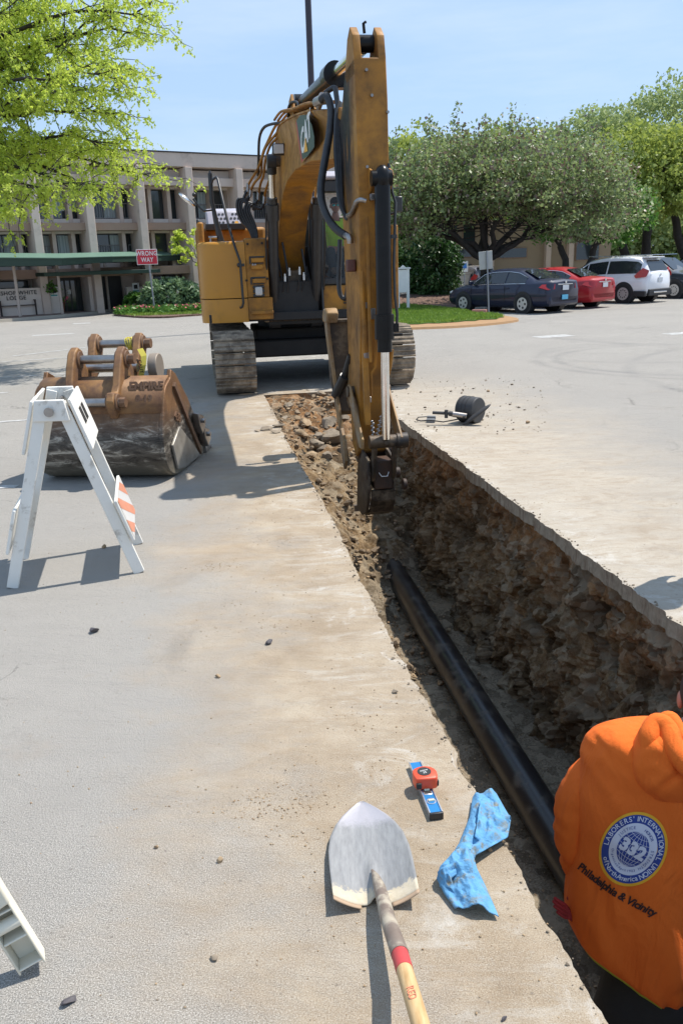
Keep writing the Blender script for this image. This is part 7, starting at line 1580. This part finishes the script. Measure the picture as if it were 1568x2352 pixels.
def inside(x, y, poly):
    c = False; j = len(poly)-1
    for i in range(len(poly)):
        if (poly[i][1] > y) != (poly[j][1] > y) and x < (poly[j][0]-poly[i][0])*(y-poly[i][1])/(poly[j][1]-poly[i][1])+poly[i][0]: c = not c
        j = i
    return c
rr = random.Random(2); gp = []
while len(gp) < 26000:
    x, y = rr.uniform(0.5, 7.5), rr.uniform(24, 40)
    if inside(x, y, lawn): gp.append((x, y, 0.11+0.02*rr.random()))
M['grass'] = foliage('grass blades', (0.11, 0.19, 0.025), (0.17, 0.26, 0.035), 0.3, 0.6, 0.8)
tag(leaves('grass', gp, 0.022, 'grass', None, 6, 5.0, -1.2), 'short bright green grass on the island beyond the excavator', 'grass', None, 'stuff')
mb_ = [G(850, 703), G(940, 707), G(1000, 712), G(1035, 713)]; mb_ = [(p.x, p.y) for p in mb_]+[(6.3, 34.5), (7.5, 37), (7.6, 40), (-0.5, 41), (-0.5, 37)]
b = MB(); b.loft([[(x, y, 0.0) for x, y in mb_], [(x, y+0.05, 0.10) for x, y in mb_]]); struct(b.build('mulch_bed', M['mulch'], smooth=30))
b = MB(); rows = []
for i in range(30):
    row = []
    for k in range(40): x = -0.4+7.6*k/39; y = 35+5.5*i/29; row.append((x, y, 0.06+0.38*math.sin(math.pi*i/29)*math.sin(math.pi*k/39)**0.6+0.03*mnoise.noise(Vector((x*2, y*2, 0)))))
    rows.append(row)
b.grid(rows); struct(b.build('mulch_mound', M['mulch'], smooth=180))
# ---- left flower bed, hedge, small tree ----
fb = [G(287, 728), G(330, 731), G(380, 731), G(420, 728), G(480, 723)]; fb = [(p.x, p.y) for p in fb]+[(-4.6, 38.5), (-6, 41), (-8.5, 40.5), (-9.6, 37.2)]
fb = [(p.x, p.y) for p in smoothp(fb+[fb[0]], 3)[:-1]]
b = MB(); b.loft([[(x, y, 0.0) for x, y in fb], [(x, y, 0.07) for x, y in fb]]); struct(b.build('flower_bed', M['mulch'], smooth=30))
fin = []
while len(fin) < 9000:
    x, y = rr.uniform(-10, -4.5), rr.uniform(34, 41)
    if inside(x, y, fb): fin.append((x, y))
tag(leaves('ground_cover', [(x, y, 0.1+0.25*rr.random()**2) for x, y in fin if y > 35.3+0.3*math.sin(x*3)], 0.09, 'leaf_mid', None, 21), 'low green planting in the flower bed below the hedge', 'ground cover', None, 'stuff')
tag(leaves('grass', [(x, y, 0.1) for x, y in fin if y <= 36.2], 0.03, 'grass', None, 22, 4, -1), 'grass rim of the flower bed at left', 'grass', None, 'stuff')
tag(leaves('flowers', [(x, y, 0.28+0.1*rr.random()) for x, y in fin[:700] if y > 35.4], 0.07, 'petal', None, 23, 1.1), 'small pink flowers scattered over the left bed', 'flowers', None, 'stuff')
shrub((-7.3, 38.6, 0.55), (1.5, 1.1, 0.75), 9000, 0.10, 'leaf_silver', 'rounded silvery green hedge shrub behind the pink flowers', 'hedge_shrub', 8, None, False)
shrub((-8.9, 38.8, 0.35), (0.6, 0.6, 0.5), 2200, 0.09, 'leaf_mid', 'small leafy shrub at the foot of the red sign post', 'shrub', 9, None, False)
tree((-5.8, 39.2, 0), (-5.9, 39.2, 1.6), 0.05, [((-6.6, 39.2, 3.0), (0.8, 0.7, 0.6)), ((-6.0, 39.2, 2.3), (0.9, 0.7, 0.6)), ((-5.4, 39.2, 2.9), (0.7, 0.7, 0.7))], 1500, 0.10, 'leaf_bright', 'slender young tree with sparse bright leaves left of the excavator', seed=31, forks=6, name='young_tree', tw=20)
for cx, cy, lab in ((985, 1238, 'terracotta planter with red flower right of the passage opening'), (437, 1282, 'terracotta planter beside the entrance doors')):
    P = AT(cx/3.097, 310.3+cy/3.097, 41.0 if cx > 900 else 38.4); P.z = 0.1; o = empty('planter', P, 0, lab, 'planter'); b = MB(); b.cyl((0, 0, 0), (0, 0, 0.42), 0.17, 0.23, 20); b.cyl((0, 0, 0.42), (0, 0, 0.48), 0.25, n=20); b.build('pot', basic('terracotta', (0.16, 0.045, 0.03), 0.8) if cx > 900 else bpy.data.materials['terracotta'], o)
    leaves('plant', np.random.default_rng(1).normal(size=(90, 3))*0.11+np.array([0, 0, 0.6]), 0.09, 'leaf_mid', o, 3); leaves('flower', np.random.default_rng(2).normal(size=(14, 3))*0.04+np.array([0.35, 0, 0.62]), 0.06, 'petal', o, 4)
for cx, cy, lab in ((358, 1085, 'hanging basket left of the entrance doors'), (1020, 1050, 'hanging basket on the right part of the garden wall')):
    P = AT(cx/3.097, 310.3+cy/3.097, 37.6 if cx < 500 else 41.2); o = empty('hanging_basket', P, 0, lab, 'hanging basket'); b = MB(); b.ell((0, 0, 0), (0.18, 0.18, 0.12), 14, 8); b.cyl((0, 0, 0), (0, 0, 0.5), 0.008, n=5); b.build('basket', M['benchwood'], o); leaves('plant', np.random.default_rng(3).normal(size=(160, 3))*np.array([0.15, 0.15, 0.11])+np.array([0, 0, -0.05]), 0.09, 'leaf_mid', o, 5)
# ---- left honey locust: trunk outside the frame, sprays of drooping leaflets inside ----
lb_ = Vector((-9.3, 17.6, 0)); LT = empty('honey_locust_tree', lb_, 0, 'large bright green honey locust tree reaching in from the upper left corner', 'tree')
b = MB().at(Matrix.Translation(-lb_)); limb(b, lb_, lb_+Vector((0.3, 0, 3.0)), 0.30, 0.2, 1, 0, 0.1, 6, 14); Pl = []; r3 = random.Random(44)
fork = lb_+Vector((0.3, 0, 3.0)); mains = []
def L2(px, py, d): return AT(px, py, d)
targets = [(235, 45, 16.5), (345, 10, 16.0), (300, 75, 16.5), (255, 180, 16.8), (245, 262, 16.0), (325, 400, 17.0), (190, 420, 15.6), (90, 430, 15.4), (10, 470, 15.2), (150, 320, 17.5), (270, 110, 18.5), (110, 50, 18), (30, 10, 16), (215, 170, 15.2), (225, 345, 18.2), (80, 370, 17.4), (-10, 300, 16.4), (-20, 130, 17), (150, -60, 17), (290, -50, 17.5), (60, -120, 16), (-60, 460, 15.5), (-120, 330, 16), (-100, 100, 17), (270, 330, 16.6), (120, 215, 15.6), (285, 150, 17.0)]
for i, (px, py, d) in enumerate(targets):
    q = L2(px, py, d); st_ = fork+Vector((0, 0, max(0, (q.z-3.5)*0.45))) if i % 3 else fork; pts = limb(b, st_, q, 0.075, 0.010, 500+i, 0.10, 0.14, 12, 7)
    L_ = (q-st_).length
    for k in range(3, 13):
        for _ in range(4):
            p = pts[k]; dr = (pts[k]-pts[k-1]).normalized(); sd_ = Vector((r3.gauss(0, 1), r3.gauss(0, 1), r3.gauss(0, 0.35))).normalized(); e = p+(dr*0.6+sd_*0.8).normalized()*r3.uniform(0.45, 1.1)-Vector((0, 0, 0.06))
            tw_ = limb(b, p, e, 0.012, 0.004, r3.randrange(99999), 0.04, 0.2, 5, 4)
            for s_ in range(5):
                for _2 in range(3):
                    c = tw_[s_+1 if s_ < 5 else 5]; o2_ = c+Vector((r3.gauss(0, 0.07), r3.gauss(0, 0.07), r3.gauss(0, 0.03)))
                    dd = Vector((r3.gauss(0, 0.5), r3.gauss(0, 0.5), -0.6)).normalized(); ln = r3.uniform(0.10, 0.20)
                    for j in range(8): Pl.append(tuple(o2_+dd*(ln*j/7)+Vector((r3.gauss(0, 0.012), r3.gauss(0, 0.012), 0))-lb_))
b.build('trunk', M['bark'], LT, smooth=60); leaves('crown', Pl, 0.031, 'leaf_bright', LT, 77, 1.9, 0.25)
# ---------------- signs ----------------
M['signred'] = flat('red sign face', (0.55, 0.02, 0.04), 0.45); M['galv'] = flat('galvanised post', (0.30, 0.31, 0.33), 0.5, 0.6); M['alback'] = flat('grey sign back', (0.42, 0.42, 0.40), 0.5, 0.3)
wp = AT(353, 712, 36.5); wp.z = 0; WS = empty('wrong_way_sign', wp, R(8), 'red and white wrong way sign on a metal post', 'traffic sign')
b = MB(); b.cyl((0.05, 0, 0), (-0.02, 0, 2.6), 0.035, n=10); b.build('post', M['galv'], WS)
za = AT(347, 590, 36.5).z; b = MB(); b.box((-0.06, -0.06, za), (0.86, 0.015, 0.62)); fc = b.build('sign_face', M['white'], WS, bevel=0.004); b = MB(); b.box((-0.06, -0.072, za), (0.81, 0.01, 0.57)); b.build('red_field', M['signred'], WS)
b = MB()
for t_, dz in (('WRONG', 0.135), ('WAY', -0.12)): b.text(t_, 0.26, Matrix.Translation((-0.06, -0.081, za+dz)) @ Matrix.Rotation(R(90), 4, 'X') @ Matrix.Diagonal((0.80, 1, 1, 1)), 0.001, 0.004, spacing=1.08)
b.build('sign_lettering', M['white'], fc, smooth=0)
sp0 = G(1122, 722); SG = empty('traffic_sign', sp0, R(4), 'blank grey sign back on a leaning metal post before the dark blue sedan', 'traffic sign')
b = MB(); b.beam((0, 0, 0), (-0.11, 0, 2.06), 0.06, 0.04); b.build('post', M['galv'], SG)
b = MB(); b.box((-0.13, 0.05, 1.76), (0.46, 0.012, 0.58), rot=('Y', R(-4))); b.build('sign_panel', M['alback'], SG, bevel=0.02)
yp = G(938, 716); YS = empty('post_sign', yp, R(10), 'white wooden post sign with a small peaked top on the lawn', 'sign')
for x in (-0.40, -0.02): b = MB(); b.box((x, 0, 0.78), (0.10, 0.10, 1.56)); b.build('post', M['white'], YS, bevel=0.01)
b = MB(); b.box((-0.21, -0.01, 1.12), (0.34, 0.06, 0.82)); b.build('board', M['white'], YS, bevel=0.008); b = MB(); b.box((-0.21, -0.02, 1.575), (0.56, 0.12, 0.05)); b.prism([(-0.31, -0.08, 1.60), (-0.11, -0.08, 1.60), (-0.21, -0.08, 1.69)], (0, 0.12, 0)); b.build('cap', M['white'], YS, bevel=0.006)
hp = AT(1066, 640, 44); hp.z = 0; HS = empty('parking_sign', hp, 0, 'small white and blue parking sign between the shrub and the sign back', 'sign'); zz_ = AT(1069, 612, 44).z
b = MB(); b.cyl((0, 0, 0), (0, 0, zz_+0.2), 0.03, n=8); b.build('post', M['galv'], HS); b = MB(); b.box((0.0, -0.05, zz_), (0.32, 0.02, 0.52)); b.build('panel', M['white'], HS); b = MB(); b.box((0.0, -0.066, zz_+0.03), (0.2, 0.01, 0.24)); b.build('symbol', flat('blue sign print', (0.05, 0.2, 0.55), 0.5), HS)
# lamp pole
LPp = AT(715, 205, 26.0); lpx = LPp.x; LP = empty('lamp_post', (lpx, 26.0, 0), 0, 'tall dark lamp post behind the excavator, running out of the top', 'lamp post')
M['poledark'] = flat('dark bronze pole', (0.035, 0.025, 0.035), 0.4)
b = MB(); b.cyl((0, 0, 0), (0, 0, 10.5), 0.105, 0.085, 20); b.build('pole', M['poledark'], LP); b = MB(); b.cyl((0, 0, 0), (0, 0, 0.5), 0.22, n=20); b.build('base', M['kerb'], LP)
b = MB(); b.box((0, -0.45, 10.4), (0.3, 0.7, 0.12)); b.build('lamp_head', M['poledark'], LP, bevel=0.03)
# ---------------- second building at right ----------------
RB = empty('apartment_building', (9.5, 60, 0), R(4), 'tan building with brown window bands seen under the crabapple crown', 'building')
b = MB(); b.box((3.5, 3, 3.0), (13, 6, 6.0)); b.build('wall', M['tanwall'] if 'tanwall' in M else M.setdefault('tanwall', basic('tan wall', (0.36, 0.28, 0.20), 0.9, 0, (0.33, 0.26, 0.185), 1)), RB)
for x, z, w_, h_ in ((-1.4, 3.6, 1.0, 1.2), (-0.1, 3.6, 0.9, 1.2), (-1.5, 1.2, 0.5, 0.7), (-0.3, 1.2, 0.9, 0.8), (3.0, 2.2, 2.0, 0.7), (0.0, 2.3, 1.6, 0.6), (8.3, 2.2, 1.7, 1.3), (8.3, 4.0, 1.7, 1.2)):
    b = MB(); b.box((x, -0.03, z), (w_, 0.1, h_)); f = b.build('window', M['brownbeam'], RB); b = MB(); b.box((x, -0.09, z), (w_-0.1, 0.02, h_-0.1)); b.build('pane', M['pane'], f)
for x in (-2.4, 1.4, 5.4, 7.0): b = MB(); b.box((x, -0.25, 3.0), (0.35, 0.5, 6.0)); b.build('column', M['concrete'], RB)
FE = empty('fence', (9, 45, 0), 0, 'low pale board fence behind the parked cars', 'fence')
b = MB(); b.box((1.2, 0, 0.85), (8.5, 0.05, 0.55)); b.box((1.2, -0.03, 1.15), (8.5, 0.08, 0.05)); b.build('panel', M['kerb'], FE)
for x in (-3, -1, 1, 3, 5.4): b = MB(); b.box((x, 0.04, 0.6), (0.1, 0.1, 1.2)); b.build('post', M['kerb'], FE)
# ---------------- cars ----------------
M['tyre'] = flat('tyre rubber', (0.015, 0.015, 0.016), 0.8); M['rim'] = flat('silver wheel', (0.55, 0.54, 0.52), 0.35, 0.5); M['tail'] = flat('red tail lamp', (0.40, 0.01, 0.012), 0.15, 0, 0.5); M['plate'] = flat('number plate', (0.55, 0.57, 0.6), 0.4); M['plastic'] = flat('black plastic trim', (0.02, 0.02, 0.022), 0.6); M['chromet'] = flat('chrome trim', (0.7, 0.7, 0.7), 0.15, 1.0); M['headl'] = flat('clear head lamp', (0.55, 0.56, 0.55), 0.1)
def paint(name, c, coat=0.7, metal=0.3): 
    m, nt, b = newmat(name); b.inputs['Base Color'].default_value = (*c, 1); b.inputs['Metallic'].default_value = 0.0; b.inputs['Roughness'].default_value = 0.5; b.inputs['Specular IOR Level'].default_value = 0.3; b.inputs['Coat Weight'].default_value = coat; b.inputs['Coat Roughness'].default_value = 0.03; return m
SED = [(-2.38, .38, .70, .98, .60, 1.00, .52, 0), (-2.30, .24, .82, .99, .72, 1.06, .62, 0), (-1.95, .22, .88, .98, .80, 1.10, .66, 0), (-1.70, .20, .895, .97, .84, 1.12, .66, 1), (-1.05, .19, .905, .96, .86, 1.40, .58, 1), (-0.6, .19, .905, .95, .87, 1.455, .57, 1), (0.1, .19, .905, .94, .87, 1.45, .57, 1), (0.55, .19, .905, .93, .87, 1.37, .58, 1), (1.12, .19, .90, .92, .86, 1.00, .66, 1), (1.3, .20, .90, .90, .84, .96, .66, 0), (1.9, .22, .86, .80, .78, .86, .60, 0), (2.25, .26, .76, .68, .66, .72, .5, 0), (2.40, .36, .6, .58, .55, .60, .4, 0)]
SUV = [(-2.32, .42, .72, 1.02, .66, 1.10, .60, 0), (-2.26, .32, .84, 1.04, .76, 1.18, .66, 0), (-2.10, .28, .90, 1.05, .84, 1.42, .62, 1), (-1.85, .26, .92, 1.05, .87, 1.66, .60, 1), (-1.2, .25, .93, 1.04, .89, 1.72, .60, 1), (-0.4, .25, .93, 1.03, .89, 1.71, .60, 1), (0.35, .25, .93, 1.02, .89, 1.62, .60, 1), (1.15, .25, .92, 1.01, .88, 1.12, .68, 1), (1.4, .26, .91, 1.0, .86, 1.05, .70, 0), (2.0, .28, .88, .94, .80, .97, .64, 0), (2.25, .32, .80, .78, .70, .82, .52, 0), (2.34, .42, .66, .66, .6, .70, .42, 0)]
def car(loc, yaw, ST, paintm, label, wr=0.32, wb=(1.38, -1.36), rim='rim', suv=False, plate_blue=False, rimdark=False, scale=1.0):
    root = empty('parked_car', loc, yaw, label, 'car'); root.scale = (scale,)*3
    def sect(s): x, zb, w1, zs, w2, zt, w3, g = s; return [(x, 0, zb), (x, w1*0.82, zb), (x, w1*0.97, zb+0.12), (x, w1, (zb+zs)/2+0.06), (x, w2+0.02, zs-0.03), (x, w2, zs), (x, w3+0.06, zt-0.06 if zt-zs > .1 else zs+(zt-zs)*0.6), (x, w3*0.85, zt-0.005), (x, 0, zt+0.025)]
    b = MB(); rings = []
    SS = []
    for i in range(len(ST)-1):
        for k in range(3): t = k/3; SS.append(tuple(ST[i][q]+(ST[i+1][q]-ST[i][q])*t for q in range(8)))
    SS.append(ST[-1])
    for s in SS: h = sect(s); rings.append([Vector(p) for p in h]+[Vector((p[0], -p[1], p[2])) for p in h[-2:0:-1]])
    b.loft(rings); body = b.build('body', paintm, root, smooth=45)
    def side(x, f, off=0.012):     # point on the side glass plane at param f (0 belt .. 1 roof)
        xs_ = [s[0] for s in ST]; zs = np.interp(x, xs_, [s[3] for s in ST]); w2 = np.interp(x, xs_, [s[4] for s in ST]); zt = np.interp(x, xs_, [s[5] for s in ST]); w3 = np.interp(x, xs_, [s[6] for s in ST]); z1 = zt-0.06; return (w2+(w3+0.06-w2)*f+off, zs+(z1-zs)*f)
    gx = [s[0] for s in ST if s[7]]; x0, x1 = min(gx)+0.12, max(gx)-0.18
    for sg in (1, -1):
        segs = ((x0+0.02 if suv else x0+0.18, -0.58), (-0.52, 0.33), (0.39, x1))
        for (a, c) in segs:
            b = MB(); n = 8; lo = []; hi = []
            for i in range(n+1):
                x = a+(c-a)*i/n; y, z = side(x, 0.10); lo.append((x, sg*y, z)); y, z = side(x, 0.86); lo_ = 0; hi.append((x, sg*y, z))
            b.grid([lo, hi]); b.build('side_window', M['carglass'], root, smooth=60)
        if not suv:
            b = MB(); P = [(x0+0.1, )]; pts = []
            for i in range(11): x = x0+0.15+(x1-x0-0.13)*i/10; y, z = side(x, 0.03, 0.016); pts.append((x, sg*y, z))
            b.tube(pts, 0.012, 5)
            pts = []
            for i in range(13): x = x0+0.15+(x1-x0-0.13)*i/12; y, z = side(x, 0.92, 0.016); pts.append((x, sg*y, z))
            b.tube(pts, 0.011, 5); b.build('window_trim', M['chromet'], root)
        for xi, wx in enumerate(wb):
            w_ = 0.905 if not suv else 0.93
            b = MB(); b.cyl((wx, sg*(w_-0.26), wr+0.02), (wx, sg*(w_+0.004), wr+0.02), wr+0.065, n=32); b.build('wheel_arch', M['plastic'], root)
            b = MB(); b.cyl((wx, sg*(w_-0.22), wr), (wx, sg*(w_+0.012), wr), wr, n=32); wh = b.build('wheel', M['tyre'], root, bevel=0.02)
            b = MB(); b.cyl((wx, sg*(w_+0.010), wr), (wx, sg*(w_+0.020), wr), wr*0.66, n=28); rm = b.build('rim', M[rim], wh)
            b = MB(); nsp = 5 if not suv else 5
            for k in range(nsp if not suv else 10):
                a = 2*math.pi*(k+0.5)/(nsp if not suv else 10); rr0 = wr*0.40; ww = wr*(0.13 if not suv else 0.07); b.cyl((wx+rr0*math.cos(a), sg*(w_+0.019), wr+rr0*math.sin(a)), (wx+rr0*math.cos(a), sg*(w_+0.023), wr+rr0*math.sin(a)), ww, n=8)
            b.build('rim_opening', M['plastic'], rm)
            b = MB(); b.cyl((wx, sg*(w_+0.02), wr), (wx, sg*(w_+0.03), wr), wr*0.13, n=12); b.build('hub_cap', M[rim], rm)
        b = MB(); b.box((0.92, sg*1.0, ST[6][3]+0.07), (0.10, 0.20, 0.13)); b.build('door_mirror', paintm, root, bevel=0.03)
        for hxx in (-0.55, 0.32): b = MB(); b.box((hxx-0.12, sg*(0.915 if not suv else 0.94), ST[6][3]-0.10), (0.18, 0.02, 0.025)); b.build('door_handle', paintm, root, bevel=0.006)
        for hxx in (-0.55, 0.36, 1.02):
            b = MB(); y0 = 0.907 if not suv else 0.932; b.box((hxx, sg*y0, (ST[6][3]+0.32)/2), (0.012, 0.006, ST[6][3]-0.40)); b.build('door_seam', M['plastic'], root)
        # lamps
        if suv:
            b = MB(); b.prism([(-2.28, sg*0.80, 1.10), (-2.26, sg*0.70, 1.20), (-2.10, sg*0.88, 1.30), (-1.78, sg*0.935, 1.02), (-1.85, sg*0.935, 0.93), (-2.24, sg*0.86, 0.98)], (-0.02, sg*0.02, 0)); b.build('tail_lamp', M['tail'], root)
            b = MB(); b.box((-2.05, sg*0.90, 0.36), (0.5, 0.12, 0.2)); b.build('bumper_trim', M['plastic'], root, bevel=0.02)
            b = MB(); b.tube([(x, sg*0.56, 1.76) for x in (-1.6, -1.0, 0.0, 0.5)], 0.02, 6); b.build('roof_rail', M['chromet'], root)
        else:
            b = MB(); b.prism([(-2.37, sg*0.50, 0.94), (-2.38, sg*0.52, 0.78), (-2.32, sg*0.80, 0.76), (-2.02, sg*0.89, 0.84), (-2.12, sg*0.86, 0.93)], (-0.02, sg*0.02, 0.01)); b.build('tail_lamp', M['tail'], root)
        b = MB(); b.ell((ST[-2][0]-0.10, sg*0.60, ST[-2][3]-0.02), (0.20, 0.13, 0.08), 12, 8); b.build('head_lamp', M['headl'], root)
    if suv:
        b = MB(); b.add([(-2.275, -0.60, 1.20), (-2.275, 0.60, 1.20), (-2.02, 0.52, 1.58), (-2.02, -0.52, 1.58)], [(0, 1, 2, 3)]); b.build('rear_window', M['carglass'], root, smooth=0)
        b = MB(); b.box((-1.98, 0, 1.68), (0.30, 1.1, 0.04)); b.build('spoiler', paintm, root, bevel=0.015); b = MB(); b.box((-2.30, 0, 0.40), (0.12, 1.5, 0.26)); b.build('rear_bumper', M['plastic'], root, bevel=0.04); b = MB(); b.box((-2.37, 0, 0.40), (0.03, 0.9, 0.06)); b.build('bumper_bar', M['chromet'], root, bevel=0.01)
        pz = 0.86; px_ = -2.325
    else:
        b = MB(); b.grid([[(-1.80, y, 1.135+0.0) for y in np.linspace(-0.60, 0.60, 7)], [(-1.10, y, 1.415-0.02*abs(y)) for y in np.linspace(-0.52, 0.52, 7)]]); b.build('rear_window', M['carglass'], root, smooth=60)
        b = MB(); b.box((-2.30, 0, 0.42), (0.16, 1.50, 0.32)); b.build('rear_bumper', paintm, root, bevel=0.06); b = MB(); b.box((-2.392, 0, 0.93), (0.02, 0.75, 0.03)); b.build('boot_trim', M['chromet'], root, bevel=0.006)
        pz = 0.82; px_ = -2.40
    b = MB(); b.grid([[(1.10, y, ST[8][5]+0.045 if not suv else 1.16) for y in np.linspace(-0.62, 0.62, 7)], [(0.58 if not suv else 0.42, y, (1.40 if not suv else 1.63)-0.02*abs(y)) for y in np.linspace(-0.55, 0.55, 7)]]); b.build('windscreen', M['carglass'], root, smooth=60)
    b = MB(); b.box((px_-0.01, 0, pz), (0.02, 0.31, 0.155)); pl_ = b.build('number_plate', M['plate'], root, bevel=0.004)
    if plate_blue: b = MB(); b.box((-2.41, 0.02, 0.52), (0.02, 0.30, 0.15)); b.build('bumper_sticker', flat('light blue sticker', (0.1, 0.4, 0.6), 0.5), root)
    b = MB(); b.cyl((px_-0.0, 0, pz+0.18), (px_-0.02, 0, pz+0.18), 0.045, n=14); b.build('emblem', M['chromet'], root)
    return root
rw, fw_ = G(1211, 721), G(1053, 716); hd = (fw_-rw); hd.z = 0; hd.normalize(); rgt_ = Vector((hd.y, -hd.x, 0)); yaw = math.atan2(hd.y, hd.x)
c_ = (rw+fw_)/2+rgt_*0.90; c_.z = 0
PB_ = paint('dark blue car paint', (0.006, 0.010, 0.035)); car(c_, yaw, SED, PB_, 'dark blue sedan, nearest of the parked cars, behind the leaning sign', plate_blue=True)
r2_ = G(1316, 709); c2_ = r2_+hd*1.36+rgt_*0.1+Vector((0.25, 0.45, 0)); c2_.z = 0; car(c2_, yaw+R(3), SED, paint('red car paint', (0.36, 0.008, 0.015)), 'bright red sedan between the dark blue and the white car', scale=0.98)
r3_ = G(1428, 697); hd3 = Vector((math.cos(yaw+R(2)), math.sin(yaw+R(2)), 0)); rg3 = Vector((hd3.y, -hd3.x, 0)); c3_ = r3_+hd3*1.36+rg3*0.93; c3_.z = 0; car(c3_, yaw+R(2), SUV, paint('white car paint', (0.72, 0.72, 0.74), 1.0, 0.0), 'white sport utility car with roof rails', wr=0.36, suv=True)
c4_ = c3_+Vector((2.9, 2.0, 0)); car(c4_+Vector((0, 0.3, 0)), yaw+R(180), SUV, paint('dark slate car paint', (0.02, 0.028, 0.04)), 'dark grey car parked nose out, right of the white car', wr=0.35, suv=True)
c5_ = c4_+Vector((2.9, 2.4, 0)); car(c5_, yaw, SUV, paint('black car paint', (0.01, 0.012, 0.014)), 'black van-like car at the far right edge behind the dark grey car', wr=0.36, suv=True, scale=1.08)
bc_ = AT(962, 655, 44); bc_.z = 0; car(bc_+Vector((-1.9, 1.2, 0)), R(172), SUV, paint('bright blue car paint', (0.02, 0.14, 0.5)), 'bright blue car half hidden behind the white post sign and shrub', wr=0.34, suv=True, scale=0.9)
gc_ = AT(1075, 655, 46); gc_.z = 0; car(gc_+Vector((0, 0.5, 0)), R(115), SUV, paint('grey car paint', (0.12, 0.11, 0.12)), 'grey car parked behind the mulch mound under the crabapple', wr=0.34, suv=True, scale=0.85)
# red blob of kerb paint beside the island tip
b = MB(); P = G(1100, 722); b.box((P.x, P.y, 0.08), (0.5, 0.18, 0.16), rot=('Z', R(-25))); o = b.build('wheel_stop', basic('pinkish concrete', (0.4, 0.2, 0.17), 0.8), bevel=0.02); tag(o, 'short pinkish red wheel stop in front of the dark blue sedan', 'wheel stop')
